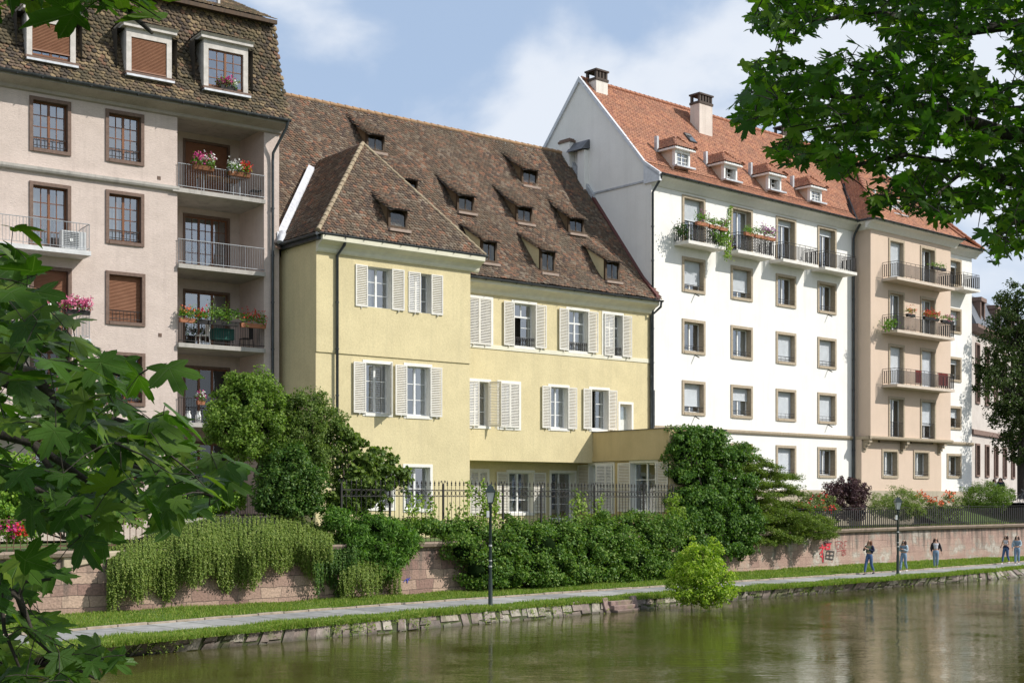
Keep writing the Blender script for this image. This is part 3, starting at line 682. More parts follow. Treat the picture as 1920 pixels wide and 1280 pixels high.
def catslide(px, py, wpx, hpx, cheek, fr=FY, dbase=0, fnr=None, arch=False, wide=1.0):
    """small dormer with a swept roof: px, py = foot of its window on the tiles"""
    # where does the line of sight meet the roof?
    best = None; t = 0
    while t < acc:
        p = fnr(0, t)[0]; dd = (p - fr.w(0, 0, p.z)).dot(iv); s, z = fr.sz(px, py, dd)
        e = abs(z - p.z)
        if best is None or e < best[0]: best = (e, s, dd, p.z)
        t += .05
    _, s, dd, z = best; z += .03
    y = fr.w(s, dd, 0).y; W_ = (fr.s(px + wpx / 2, dd) - fr.s(px - wpx / 2, dd)); H_ = hpx / FOC * y
    a, b = s - W_ / 2, s + W_ / 2; f = dd - .02; t = .11
    m = MB(); m.box(fr, a, a + t, f, f + .12, z, z + H_); m.box(fr, b - t, b, f, f + .12, z, z + H_); m.box(fr, a + t, b - t, f, f + .12, z, z + t); m.box(fr, a + t, b - t, f, f + .12, z + H_ - t, z + H_)
    m.box(fr, a - .06, b + .06, f - .06, f + .1, z + H_, z + H_ + .07)
    if arch:
        for sg in (0, 1):
            x = a + t if sg == 0 else b - t; q = 1 if sg == 0 else -1
            m.add([fr.w(x, f + .02, z + H_ - t), fr.w(x + q * .22, f + .02, z + H_ - t), fr.w(x + q * .09, f + .02, z + H_ - t - .07), fr.w(x, f + .02, z + H_ - t - .2)], [(0, 1, 2, 3)])
    else: m.box(fr, (a + b) / 2 - .02, (a + b) / 2 + .02, f + .03, f + .06, z + t, z + H_ - t)
    o = m.build('dormer', M['darkwood'], roof)
    # swept roof: from high on the slope down over the window
    slope = 1.32; top = z + H_ + .06; k = 9; run = None
    sl = .74 if not cheek else .60
    def zr(x): return z + (x - dd) * slope
    # meets the main slope where z_roof = z_dormer
    xm = dd + (H_ + .06) / (slope - sl) * 1.0
    pts = []
    for j in range(k + 1):
        f_ = j / k; x = f - .3 + (xm - f + .3) * f_; zz = top - .3 * sl + (x - f + .3) * sl - (.10 if not cheek else .02) * math.sin(math.pi * f_)
        fl = .16 + .34 * (1 - f_) ** 2 * .25; ex_l = (.10 + .16 * f_) if not cheek else .07 + .10 * f_; ex_r = .13 + .05 * f_
        pts.append((x, zz, a - ex_l, b + ex_r))
    def dfn(u, v):
        L_ = 0
        for (x0, z0_, l0, r0), (x1, z1_, l1, r1) in zip(pts, pts[1:]):
            ln = math.hypot(x1 - x0, z1_ - z0_)
            if v <= L_ + ln or (x1, z1_) == pts[-1][:2]:
                g = (v - L_) / ln; c = l0 + (l1 - l0) * g; e = r0 + (r1 - r0) * g; upd = iv * ((x1 - x0) / ln) + Vector((0, 0, (z1_ - z0_) / ln)); nn = -iv * ((z1_ - z0_) / ln) + Vector((0, 0, (x1 - x0) / ln))
                edge = max(0, abs(u - .5) - .28) / .22
                return fr.w(c + (e - c) * u, x0 + (x1 - x0) * g, z0_ + (z1_ - z0_) * g - .07 * edge * edge), ev, upd, nn
            L_ += ln
    tl = sum(math.hypot(q[0] - p[0], q[1] - p[1]) for p, q in zip(pts, pts[1:]))
    wdt = (b - a) + .3; nu = max(4, round(wdt / .17))
    def dfn2(u, v): return dfn(min(1, max(0, u / wdt)), min(v, tl))
    tiles('roof_tiles', M['oldtile'], dfn2, 0, wdt, tl, lambda u, v: 0 <= u <= wdt and v < tl, o, tw=.17, ex=.12, thick=.022, jit=.015, seed=int(px))
    m = MB(); vs = []
    for x, zz, l, r_ in pts: vs += [fr.w(l, x, zz - .07), fr.w(l + .25, x, zz - .01), fr.w(r_ - .25, x, zz - .01), fr.w(r_, x, zz - .07)]
    m.add(vs, [(4 * j + i, 4 * j + i + 1, 4 * j + i + 5, 4 * j + i + 4) for j in range(k) for i in range(3)]); m.build('boarding', M['underroof'], o)
    m = MB()
    for x in (a + (.03 if not cheek else -.02), b - .03):
        ring = [fr.w(x, f + .1, z - .3)] + [fr.w(x, p[0], p[1] - .05) for p in pts if p[0] > f + .1] + []
        ring = [fr.w(x, f + .1, z - .2), fr.w(x, f + .1, top)] + [fr.w(x, p[0], p[1] - .04) for p in pts if p[0] > f + .12]
        m.add(ring, [tuple(range(len(ring)))])
    m.build('cheek', M['yellow'] if cheek else M['tanwood'], o)
    m = MB(); m.quad(fr.w(a + t, f + .05, z + t), fr.w(b - t, f + .05, z + t), fr.w(b - t, f + .05, z + H_ - t), fr.w(a + t, f + .05, z + H_ - t)); m.build('pane', M['glassdim'], o)
    m = MB(); m.quad(fr.w(a + t, f + .3, z), fr.w(b - t, f + .3, z), fr.w(b - t, f + .3, z + H_), fr.w(a + t, f + .3, z + H_)); m.build('room', M['inside'], o)
    m = MB(); m.box(fr, a - .05, b + .05, f - .22, f - .0, z - .16, z - .05); m.build('sill', plain('pale_mortar', (.36, .28, .23), .9) if 'pale_mortar' not in bpy.data.materials else bpy.data.materials['pale_mortar'], o)
fnm = lambda u, v: fn(u, v)
for q in [(704, 286, 34, 34), (993, 349, 30, 32), (873, 399, 32, 34), (983, 419, 30, 33), (1080, 438, 29, 31), (766, 373, 34, 38)]: catslide(*q, False, fnr=fnm)
for q in [(917, 494, 29, 42), (1027, 512, 28, 42), (1148, 528, 27, 38)]: catslide(*q, True, fnr=fnm)
wfn = planefn(FY.w(0, dz, 14.26), ev, upv)
_iv = iv
catslide(746, 430, 36, 40, False, fnr=wfn, arch=True)

# annex with the roof terrace, its side towards the camera
AN = thing  # (kept inside the house: one building)
FA = FY.sub(sA, 0, R(90))      # s runs from the facade towards the river; d to the right, into the annex
# orient so that +s comes towards the camera
AL = 5.36; zt, zp, zg = 6.98, 5.78, 5.0
class FrameA(Frame): pass
FA = Frame(FY.w(sA, 0, 0).x, FY.w(sA, 0, 0).y, FY.a + R(90))     # direction (sin, cos) of a+90 = towards the river
FA.i = (FY.d[0], FY.d[1])      # 'into' = to the right
ha = []
def awin(px, d=0.0, **k):
    r = FA.rect(*px, d); kk = dict(rev=.26, cas=2, cols=1, rows=3, mw=.03, proud=.02); kk.update(k)
    h, wn = window(Y, FA, r, .13, M[TY], M['whiteframe'], d=d, **kk); ha.append(h); return r, h, wn
a = awin((1103, 1152.5, 867, 962), .12); pair(*a, 178, 150, fr=FA, d=.12)
a = awin((1180, 1234, 863, 962.6), .12, warm=True, curtain=0); pair(*a, 178, 2, fr=FA, d=.12)
m = MB(); ra = YL - sA - .2
m.quad(FA.w(-.0, 0, zp), FA.w(AL, 0, zp), FA.w(AL, 0, zt), FA.w(0, 0, zt))
m.box(FA, -.0, AL + .04, -.035, .22, zp - .24, zp)
m.wall(FA, -RC, AL, 2, zp - .2, .12, ha)
m.quad(FA.w(AL, 0, 2), FA.w(AL, ra, 2), FA.w(AL, ra, zt), FA.w(AL, 0, zt)); m.quad(FA.w(0, ra, 2), FA.w(AL, ra, 2), FA.w(AL, ra, zt), FA.w(0, ra, zt))
m.quad(FA.w(0, .25, 5.9), FA.w(AL, .25, 5.9), FA.w(AL, ra, 5.9), FA.w(0, ra, 5.9)); m.quad(FA.w(0, .25, 5.9), FA.w(AL, .25, 5.9), FA.w(AL, .25, zt), FA.w(0, .25, zt))
m.build('annex_wall', stucco('ochre_render', (.56, .45, .25), (.50, .40, .22), (.36, .29, .17), .35, 30, stain=.35), Y)
m = MB(); m.box(FA, 0, AL + .05, -.04, .28, zt, zt + .035); m.box(FA, AL - .25, AL + .06, .28, ra + .03, zt, zt + .06); m.build('parapet_capping', M['zinc'], Y)

# ---------------------------------------------------------------- brown apartment building (left)
FB = Frame(-9.66, 55.75, R(54.5)); GZ = 2.1
B = thing('apartment_building', 'pinkish brown rendered apartment block with tall tiled mansard roof, recessed balconies and brown windows', 'apartment building', tuple(FB.w(-8, 0, GZ)))
hb = []; BL0 = -16.5
def bwin(px, **k):
    r = FB.rect(*px); kk = dict(rev=.2, cas=2, cols=2, rows=4, mw=.03, fw=.055, rail='bars', railh=.42, proud=.05); kk.update(k)
    h, wn = window(B, FB, r, .13, M['woodsurround'], M['wood'], **kk); hb.append(h); return h, wn
bwin((55, 133, 179, 282)); bwin((197.7, 270, 203.7, 302))
bwin((55, 133, 338.7, 462), rail=None, curtain=1); bwin((198, 270, 355, 455.7), curtain=3)
bwin((56, 134, 496, 626), roll=.985, rm=M['rollbrown'], rail=None); bwin((198, 272, 506.8, 607), roll=.985, rm=M['rollbrown'])
bwin((199, 272, 658, 759), glass='glassdim'); bwin((56, 134, 650, 775), glass='glassdim', rail=None)
bwin((199, 272, 812, 905), glass='glassdim'); bwin((60, 136, 812, 905), roll=.4, rm=M['rollbrown'])
sL, sP = FB.s(332.5), FB.s(495)
LD = 2.4; zs = [FB.sz(495, y)[1] for y in (375.5, 511.5, 654, 797)] + [2.9]; ztop = FB.sz(495, 232)[1] + .15
m = MB(); ze = 19.0
m.wall(FB, BL0, sL, GZ, ze, 0, hb)
m.quad(FB.w(sP, 0, GZ), FB.w(0, 0, GZ), FB.w(0, 0, ze), FB.w(sP, 0, ze))
m.quad(FB.w(0, 0, GZ), FB.w(0, 10.5, GZ), FB.w(0, 10.5, ze + 1), FB.w(0, 0, ze + 1)); m.quad(FB.w(BL0, 0, GZ), FB.w(BL0, 10.5, GZ), FB.w(BL0, 10.5, ze), FB.w(BL0, 0, ze)); m.quad(FB.w(BL0, 10.5, GZ), FB.w(0, 10.5, GZ), FB.w(0, 10.5, ze), FB.w(BL0, 10.5, ze))
m.add([FB.w(0, d, z) for d, z in ((0, ze), (0, 20.3), (.5, 21.9), (.9, 23.6), (5.2, 25.9), (9.6, 23.6), (10.5, ze))], [tuple(range(7))])
m.quad(FB.w(sL, 0, GZ), FB.w(sL, LD, GZ), FB.w(sL, LD, ze), FB.w(sL, 0, ze)); m.quad(FB.w(sP, 0, GZ), FB.w(sP, LD, GZ), FB.w(sP, LD, ze), FB.w(sP, 0, ze))
hl = []
def ldoor(px, **k):
    r = FB.rect(*px, LD); kk = dict(rev=.12, cas=3, cols=2, rows=5, mw=.028, rail=None, d=LD, proud=.03, bottom=False); kk.update(k)
    h, wn = window(B, FB, r, .1, M['woodsurround'], M['wood'], **kk); hl.append(h)
for y0, kk in ((259, dict(roll=.99, rm=M['rollbrown'])), (399, dict()), (541, dict(rows=1, cols=1, glass='glass')), (684, dict(rows=1, cols=1, glass='glassdim')), (826, dict(rows=1, cols=1, glass='glassdim'))):
    i = (259, 399, 541, 684, 826).index(y0); r = FB.rect(343, 431, y0, y0 + 50, LD); py = HOR - (zs[i] + .02 - EYE) * FOC / FB.w(FB.s(343, LD), LD, 0).y
    ldoor((343, 431, y0, py), **kk)
m.wall(FB, sL, sP, GZ, ze, LD, hl); m.build('wall', M['brownwall'], B)
m = MB()
m.quad(FB.w(sL, 0, 18.9), FB.w(sP, 0, 18.9), FB.w(sP, LD, 18.9), FB.w(sL, LD, 18.9)); m.build('loggia_ceiling', M['concrete'], B)
for i, z in enumerate(zs):
    sl = MB()
    if i < 4: sl.box(FB, sL - (.25 if i == 0 else 0), sP - .003, -.16, LD - .003, z - .17, z)
    else: sl.box(FB, sL, sP - .003, -.1, LD - .003, z - .5, z)
    s_ = sl.build('balcony', M['concrete'], B)
    rl = MB(); n = int((sP - sL) / .105)
    for zz in (z + .98, z + .1): rl.tube([FB.w(sL, -.08, zz), FB.w(sP, -.08, zz)], .016, 5)
    for k in range(n + 1):
        x = sL + .03 + (sP - sL - .06) * k / n; rl.tube([FB.w(x, -.08, z if k % 9 == 0 else z + .1), FB.w(x, -.08, z + .98)], .014 if k % 9 == 0 else .008, 4)
    rl.build('railing', M['greyrail'] if i < 2 else M['darkrail'], s_)
# string courses
z1 = FB.sz(335, 361)[1]; z2 = FB.sz(300, 797)[1]
m = MB(); m.extr(FB, [(-.003, z1), (-.14, z1 + .03), (-.18, z1 + .1), (-.18, z1 + .2), (-.003, z1 + .24)], BL0, sL + .02); m.build('string_course', M['concrete'], B)
m = MB(); m.extr(FB, [(-.003, z2), (-.12, z2 + .03), (-.12, z2 + .16), (-.003, z2 + .19)], BL0, sL + .02); m.build('string_course', M['concrete'], B)
for px, py in ((298, 334), (300, 628)):
    s, z = FB.sz(px, py); m = MB(); m.box(FB, s - .07, s + .07, -.012, .02, z - .07, z + .07); m.box(FB, s - .05, s + .05, -.018, -.01, z - .05, z - .01); m.box(FB, s - .05, s + .05, -.018, -.01, z + .01, z + .05); m.build('air_vent', M['woodsurround'], B)
# eaves
ge = FB.sz(530, 225, -.75)[1]
m = MB(); m.extr(FB, [(-.003, ge - .42), (-.12, ge - .38), (-.16, ge - .28), (-.72, ge - .12), (-.72, ge), (-.003, ge)], BL0, .05); m.build('eaves_soffit', stucco('soffit_paint', (.42, .37, .33), (.36, .32, .28), (.25, .22, .2), .2, 20), B)
gutter(B, FB, BL0, .12, -.82, ge + .02, .085)
sp = FB.s(509)
pipe(B, FB, [(.02, -.8, ge - .05), (-.02, -.74, ge - .28), (sp, -.16, ge - 1.25), (sp, -.12, ge - 1.6), (sp, -.12, GZ)], .06)
# mansard
bp = [(-.78, ge + .02), (-.15, ge + 1.0), (.5, 21.9), (.92, 23.7)]
fb, ab = proffn(FB, bp); m = MB()
for (a, b), (c, e) in zip(bp, bp[1:]): m.quad(FB.w(BL0, a, b - .04), FB.w(.1, a, b - .04), FB.w(.1, c, e - .04), FB.w(BL0, c, e - .04))
m.quad(FB.w(BL0, .6, 23.62), FB.w(.12, .6, 23.62), FB.w(.12, 5.2, 25.9), FB.w(BL0, 5.2, 25.9)); m.quad(FB.w(BL0, 5.2, 25.9), FB.w(.12, 5.2, 25.9), FB.w(.12, 11, 22), FB.w(BL0, 11, 22))
m.quad(FB.w(BL0, .6, 23.62), FB.w(.12, .6, 23.62), FB.w(.12, .95, 23.5), FB.w(BL0, .95, 23.5))
mr = m.build('mansard_roof', M['underroof'], B)
dorm = []
for xl, xr, yt, yb in ((50, 142, 18, 104), (237, 322, 50, 134), (382, 465, 72, 162)):
    s0, s1, z0, z1 = FB.rect(xl, xr, yt, yb, -.42); dorm.append((s0, s1, z0, z1))
def kb(u, v):
    p = fb(u, v)[0]
    return v < ab - .03 and not any(a + .02 < u < b - .02 and z0 < p.z < z1 - .1 for a, b, z0, z1 in dorm)
tiles('roof_tiles', M['mantile'], fb, BL0, .08, ab, kb, mr, tw=.2, ex=.165, thick=.034, jit=.028, seed=8)
up2 = FB.w(0, 5.2, 25.9) - FB.w(0, .5, 23.66)
tiles('roof_tiles', M['mantile'], planefn(FB.w(BL0, .5, 23.68), (FB.d[0], FB.d[1], 0), up2), 0, -BL0 + .12, up2.length, lambda u, v: v < up2.length - .1 and u < -BL0 + .1, mr, tw=.2, ex=.16, thick=.028, jit=.02, seed=9)
m = MB(); m.box(FB, BL0, .14, .46, .58, 23.50, 23.66); m.build('fascia', M['darkwood'], mr)
for i, (s0, s1, z0, z1) in enumerate(dorm):
    m = MB(); d = -.42; jb = .2
    m.box(FB, s0, s0 + jb, d, d + 1.5, z0, z1); m.box(FB, s1 - jb, s1, d, d + 1.5, z0, z1); m.box(FB, s0 + jb, s1 - jb, d, d + .3, z1 - .34, z1)
    do = m.build('dormer', M['dormerwhite'], B)
    m = MB(); m.box(FB, s0 - .16, s1 + .16, d - .16, d + 1.6, z1, z1 + .11); m.extr(FB, [(d - .16, z1 + .11), (d - .26, z1 + .19), (d + 1.6, z1 + .19), (d + 1.6, z1 + .11)], s0 - .2, s1 + .2); m.build('cornice', M['dormerwhite'], do)
    m = MB(); m.box(FB, s0 - .08, s1 + .08, d - .16, d + .2, z0 - .1, z0 + .0); m.box(FB, s0 + jb, s1 - jb, d + .1, d + .25, z0, z0 + .1); m.build('sill', M['woodsurround'], do)
    m = MB(); m.box(FB, s0 - .05, s1 + .05, d - .2, d + .1, z0 - .18, z0 - .1); m.build('sill_flashing', M['zinclight'], do)
    window(B, FB, (s0 + jb, s1 - jb, z0 + .1, z1 - .34), 0.0, None, M['wood'], d=d + .06, rev=.03, cas=2, cols=2, rows=4, roll=(.82, .97, 0)[i], rm=M['rollbrown'], bottom=False)
    eU = Vector((FB.d[0], FB.d[1], 0)); cw_ = s1 - s0 + .5
    pz = z1 + .19; hip = .95; upd = FB.w(0, d + 1.3, pz + .62) - FB.w(0, d - .26, pz)
    def kd(u, v, c=cw_, l=upd.length): return v < l and v * .9 * .6 < u < c - v * .9 * .6
    tiles('roof_tiles', M['mantile'], planefn(FB.w(s0 - .25, d - .26, pz), eU, upd), 0, cw_, upd.length, kd, do, tw=.16, ex=.13, thick=.024, seed=20 + i)
    m = MB(); A_, B_ = FB.w(s0 - .25, d - .24, pz - .01), FB.w(s1 + .25, d - .24, pz - .01); C_, D_ = FB.w(s1 - .6, d + 1.3, pz + .6), FB.w(s0 + .6, d + 1.3, pz + .6)
    E_, F_ = FB.w(s0 - .25, d + 1.6, pz), FB.w(s1 + .25, d + 1.6, pz)
    m.add([A_, B_, C_, D_, E_, F_], [(0, 1, 2, 3), (0, 3, 4), (1, 5, 2)]); m.build('roof', M['underroof'], do)
# small dormer high on the upper slope
s, z = FB.sz(395, 14, 1.6); m = MB(); q = .38
m.box(FB, s - q, s - q + .1, 1.5, 2.6, z - .2, z + .9); m.box(FB, s + q - .1, s + q, 1.5, 2.6, z - .2, z + .9); m.box(FB, s - q - .05, s + q + .05, 1.42, 2.7, z - .28, z - .2); m.box(FB, s - q + .1, s + q - .1, 1.5, 1.6, z + .8, z + .9); o = m.build('dormer', M['dormerwhite'], B)
m = MB(); m.quad(FB.w(s - q, 1.58, z - .2), FB.w(s + q, 1.58, z - .2), FB.w(s + q, 1.58, z + .9), FB.w(s - q, 1.58, z + .9)); m.build('pane', M['glass'], o)
m = MB(); m.hexa([FB.w(s - q - .15, 1.3, z + .86), FB.w(s + q + .15, 1.3, z + .86), FB.w(s + q + .15, 3.4, z + 1.2), FB.w(s - q - .15, 3.4, z + 1.2), FB.w(s - q - .15, 1.3, z + .94), FB.w(s + q + .15, 1.3, z + .94), FB.w(s + q + .15, 3.4, z + 1.28), FB.w(s - q - .15, 3.4, z + 1.28)]); m.build('roof', M['underroof'], o)
# projecting balconies on the left
sb1 = FB.s(171, -1.0); WS = plain('white_slab', (.66, .66, .66), .8, c2=(.52, .52, .52), nscale=4)
for py in (463, 627, 790): balcony(B, FB, BL0 + 1, sb1, 0, -1.0, FB.sz(171, py + 8, -1.0)[1], .17, 'grey', WS, h=1.0)
zbal = [FB.sz(171, py + 8, -1.0)[1] for py in (463, 627, 790)]
# air conditioner
s, z = FB.sz(112, 466, -.55)[0], zbal[0]
t = thing('air_conditioner', 'grey metal air conditioner unit standing on the second balcony behind its railing', 'air conditioner', tuple(FB.w(s + .3, -.6, z)))
m = MB(); m.box(FB, s, s + .92, -.78, -.45, z + .05, z + .72); m.build('casing', plain('ac_casing', (.55, .56, .56), .5), t, bevel=.015)
m = MB(); c = FB.w(s + .36, -.79, z + .38)
for k in range(9): zz = z + .12 + k * .065; m.box(FB, s + .08, s + .64, -.80, -.785, zz, zz + .02)
m.build('grille', plain('ac_grille', (.12, .12, .13), .5), t)
m = MB(); m.tube([FB.w(s + .36, -.805, z + .38), FB.w(s + .36, -.79, z + .38)], .07, 12); m.build('fan_hub', M['whiteframe'], t)
# loggia contents
def lz(i): return zs[i]
flowerbox('trough of pink and white petunias hanging on the top recessed balcony, left one', FB, FB.s(362, -.12), FB.s(400, -.12), -.14, lz(0) + .82, [('magenta', .45, 0, .6), ('white', .35, .3, 1), ('pink', .3, .2, 1)], 'flower boxes of the brown block', h=.42, flowers=170, potm='wood')
flowerbox('trough of white and red geraniums hanging on the top recessed balcony, right one', FB, FB.s(428, -.12), FB.s(468, -.12), -.14, lz(0) + .78, [('white', .5, 0, .55), ('red', .5, .5, 1)], 'flower boxes of the brown block', h=.4, flowers=190, potm='wood')
for lab, xl, xr, cs, hh, pm in (('terracotta trough with orange geraniums at the left end of the crowded planted balcony', 336, 365, [('orange', .35, 0, 1)], .45, 'terracotta'),
    ('dark trough of trailing red geraniums next to the terracotta one on the planted balcony', 366, 388, [('red', .35, 0, 1)], .4, 'darkrail'),
    ('long dark trough with a bushy yellow-green plant in the middle of the planted balcony', 389, 446, [], .72, 'darkrail'),
    ('trough of dark red geraniums at the right end of the planted balcony', 450, 497, [('red', .6, 0, 1)], .5, 'terracotta')):
    flowerbox(lab, FB, FB.s(xl, -.15), FB.s(xr, -.15), -.18, lz(2) + .8, cs, 'flower boxes of the brown block', h=hh, n=650 if hh > .6 else 380, potm=pm, flowers=120)
flowerbox('trough of purple-pink petunias on the railing of the lowest recessed balcony', FB, FB.s(385, -.2), FB.s(452, -.2), -.22, lz(4) + .72, [('magenta', 1, 0, 1), ('pink', .5, 0, 1)], 'flower boxes of the brown block', h=.5, n=800, potm='darkrail', flowers=260)
flowerbox('small red pot of mixed flowers on the fourth recessed balcony railing', FB, FB.s(369, -.12), FB.s(383, -.12), -.14, lz(3) + .72, [('magenta', .5, 0, 1), ('white', .4, 0, 1)], 'flower boxes of the brown block', h=.3, n=160, potm='terracotta', flowers=70)
flowerbox('trough of dense pink geraniums on the left balcony railing, the left trough', FB, FB.s(70, -1), FB.s(112, -1), -1.06, zbal[1] + .86, [('pink', 1.6, 0, 1), ('white', .25, 0, 1)], 'flower boxes of the brown block', h=.38, flowers=330, potm='darkrail')
flowerbox('trough of dense pink geraniums on the left balcony railing, at its right corner', FB, FB.s(121, -1), FB.s(168, -1), -1.06, zbal[1] + .86, [('pink', 1.6, 0, 1), ('white', .25, 0, 1)], 'flower boxes of the brown block', h=.38, flowers=330, potm='darkrail')
flowerbox('pot of crimson cyclamen and white flowers on the sill of the right dormer window', FB, FB.s(411, -.4), FB.s(443, -.4), -.46, dorm[2][2] + .0, [('magenta', .9, 0, .7), ('white', .3, .6, 1)], 'flower boxes of the brown block', h=.3, n=200, potm='darkrail', flowers=90)
s0, z = FB.s(430, .5), lz(2)
t = thing('balcony_table', 'small table under a dark green cloth on the planted recessed balcony', 'table', tuple(FB.w(FB.s(418, .5), .5, z)))
m = MB(); a = FB.s(398, .5); b = FB.s(434, .5); m.box(FB, a, b, .2, .8, z + .3, z + .74); m.build('tablecloth', plain('green_cloth', (.02, .10, .08), .9), t)
m = MB(); [m.tube([FB.w(x, y_, z), FB.w(x, y_, z + .3)], .02, 5) for x in (a + .05, b - .05) for y_ in (.25, .75)]; m.build('leg', M['darkrail'], t)
def chair(label, s, d, z, mat, group):
    t = thing('garden_chair', label, 'chair', tuple(FB.w(s, d, z)), group)
    m = MB(); m.box(FB, s - .22, s + .22, d - .22, d + .22, z + .41, z + .44); m.build('seat', mat, t, bevel=.01)
    m = MB()
    for k in range(5): m.box(FB, s + .2, s + .225, d - .19 + k * .085, d - .14 + k * .085, z + .44, z + .88)
    m.box(FB, s + .195, s + .23, d - .22, d + .22, z + .86, z + .92); m.build('backrest', mat, t)
    for x in (-.2, .2):
        for y_ in (-.2, .2): m = MB(); m.tube([FB.w(s + x, d + y_, z + .42), FB.w(s + x * 1.15, d + y_ * 1.15, z)], .016, 5); m.build('leg', mat, t)
chair('white plastic chair left of the green table on the planted balcony', FB.s(380, .5), .5, lz(2), M['whiteframe'], 'balcony chairs of the brown block')
chair('black chair right of the green table on the planted balcony', FB.s(462, .5), .5, lz(2), M['darkrail'], 'balcony chairs of the brown block')
chair('dark chair at the wooden table on the top recessed balcony', FB.s(480, .4), .4, lz(0), M['darkrail'], 'balcony chairs of the brown block')
t = thing('wooden_table', 'slatted wooden table behind the railing of the top recessed balcony', 'table', tuple(FB.w(FB.s(415, .45), .45, lz(0)))); z = lz(0)
m = MB(); a, b = FB.s(372, .45), FB.s(448, .45)
for k in range(6): m.box(FB, a, b, .1 + k * .13, .21 + k * .13, z + .7, z + .73)
m.build('table_top', plain('teak', (.26, .14, .07), .7), t)
for x in (a + .1, b - .1):
    for y_ in (.15, .8): m = MB(); m.tube([FB.w(x, y_, z), FB.w(x, y_, z + .7)], .03, 6); m.build('leg', M['greyrail'], t)
for lab, px in (('white milk can standing behind the railing of the fourth balcony, left of the plant stand', 353), ('white milk can beside the plant stand on the fourth balcony', 372)):
    q = FB.w(FB.s(px, .1), .1, lz(3)); m = MB(); m.lathe(q, [(0, 0), (.13, 0), (.13, .28), (.08, .38), (.08, .44), (.1, .47), (0, .47)], 14); tag(m.build('milk_can', M['whiteframe'], None, tuple(q)), lab, 'milk can', 'milk cans on the balcony')

# ---------------------------------------------------------------- white apartment building with beige bay (right)
FW = Frame(7.2, 69.5, R(48.4)); WLEN = FW.s(1822)
Wb = thing('white_apartment_building', 'long white apartment block with orange tiled roof and a beige projecting bay', 'apartment building', tuple(FW.w(10, 0, 2.2)))
hw = []; hbay = []; hbg = []; TS = M['surround']
def wwin(r, holes, d=0.0, **k):
    kk = dict(w=.15, rev=.30, cas=2, cols=1, rows=1, rail='single', railh=.28, proud=.05, fw=.06, curtain=0); kk.update(k); w_ = kk.pop('w')
    h, wn = window(Wb, FW, r, w_, TS, M['whiteframe'], d=d, **kk); holes.append(h); return h, wn
cols_ = [(1278.5, 1321.8), (1369.8, 1410.5), (1454.5, 1492), (1532.5, 1567.5)]
cs_ = [(FW.s(a), FW.s(b)) for a, b in cols_]
Z = lambda px, py, d=0: FW.sz(px, py, d)[1]
zsl = Z(1264, 456)
rowz = [(zsl, Z(1278.5, 364)), (Z(1278.5, 546), Z(1278.5, 480)), (Z(1278.5, 661.5), Z(1278.5, 596.5)), (Z(1278.5, 777), Z(1278.5, 712)), (Z(1532.5, 895.4), Z(1532.5, 837.2))]
rolls = [[.42, 0, .10, .12], [.78, .74, 0, 0], [0, 0, 1, 1], [.74, .42, 1, 1], [.3, 0, .99, 0]]
for ri, (z0, z1) in enumerate(rowz):
    for ci, (s0, s1) in enumerate(cs_):
        rl = rolls[ri][ci]
        wwin((s0, s1, z0, z1), hw, roll=min(rl, .985), rm=M['rollwhite'], rail=None if ri == 0 else 'single', bottom=ri > 0, curtain=(1 if (ri * 3 + ci) % 3 == 1 else 0), glass='glass')
s0, s1 = FW.s(1775), FW.s(1802)
for yt, yb, rl in ((484, 540, .2), (576.4, 627, .6), (666.6, 717, .2), (758, 806, .45), (846.7, 896.4, 0)):
    wwin((s0, s1, Z(1802, yb), Z(1802, yt + 4)), hw, roll=rl, rm=M['rollwhite'], rail='single' if yt > 500 else None)
BD, BG = -1.11, -.62; SB0, SB1 = 18.2, 18.2 + 9.05
zst = Z(1600, 824); zplin = 4.22
for (xl, xr), ys in (((1665.7, 1695.5), (445.5, 543.8, 643.4, 742.3)), ((1725.2, 1754), (460, 555, 651.5, 747.5))):
    for k, y in enumerate(ys):
        s0 = FW.s(xl, BD); s1 = FW.s(xr, BD); yb = (520, 620, 722, 819.3)[k] + (0 if xl < 1700 else (6, 4, 2, 2)[k])
        wwin((s0, s1, Z(xl, yb, BD), Z(xl, y, BD)), hbay, d=BD, rev=.28, roll=((.985, 0, .985, 0) if xl < 1700 else (0, 0, .96, .62))[k], rm=M['rollwhite'], bottom=False, rail='bars' if k == 3 else None, railh=.95, curtain=(k + int(xl)) % 3)
for xl, xr, yt, yb in ((1653, 1683.8, 841.1, 895.6), (1712.2, 1742, 843.2, 896.4)):
    wwin((FW.s(xl, BG), FW.s(xr, BG), Z(xl, yb, BG), Z(xl, yt, BG)), hbg, d=BG, curtain=1)
ZE = 20.25
m = MB(); m.wall(FW, 0, WLEN, zplin, ZE, 0, hw)
m.add([FW.w(0, d, z) for d, z in ((0, 2), (0, 20.4), (.41, 21.05), (1.75, 22.6), (5.25, 26.55), (8.75, 22.6), (10.1, 21.0), (10.5, 20.4), (10.5, 2))], [tuple(range(9))])
m.quad(FW.w(0, 10.5, 2), FW.w(WLEN, 10.5, 2), FW.w(WLEN, 10.5, ZE), FW.w(0, 10.5, ZE)); m.quad(FW.w(WLEN, 0, 2), FW.w(WLEN, 10.5, 2), FW.w(WLEN, 10.5, ZE), FW.w(WLEN, 0, ZE))
m.build('wall', M['white'], Wb)
m = MB(); m.wall(FW, SB0, SB1, zst, ZE, BD, hbay); m.wall(FW, SB0 - .22, SB1 - .3, zplin, zst, BG, hbg)
m.quad(FW.w(SB0, BD, zst), FW.w(SB0, 0, zst), FW.w(SB0, 0, ZE), FW.w(SB0, BD, ZE)); m.quad(FW.w(SB1, BD, zst), FW.w(SB1, 0, zst), FW.w(SB1, 0, ZE), FW.w(SB1, BD, ZE))
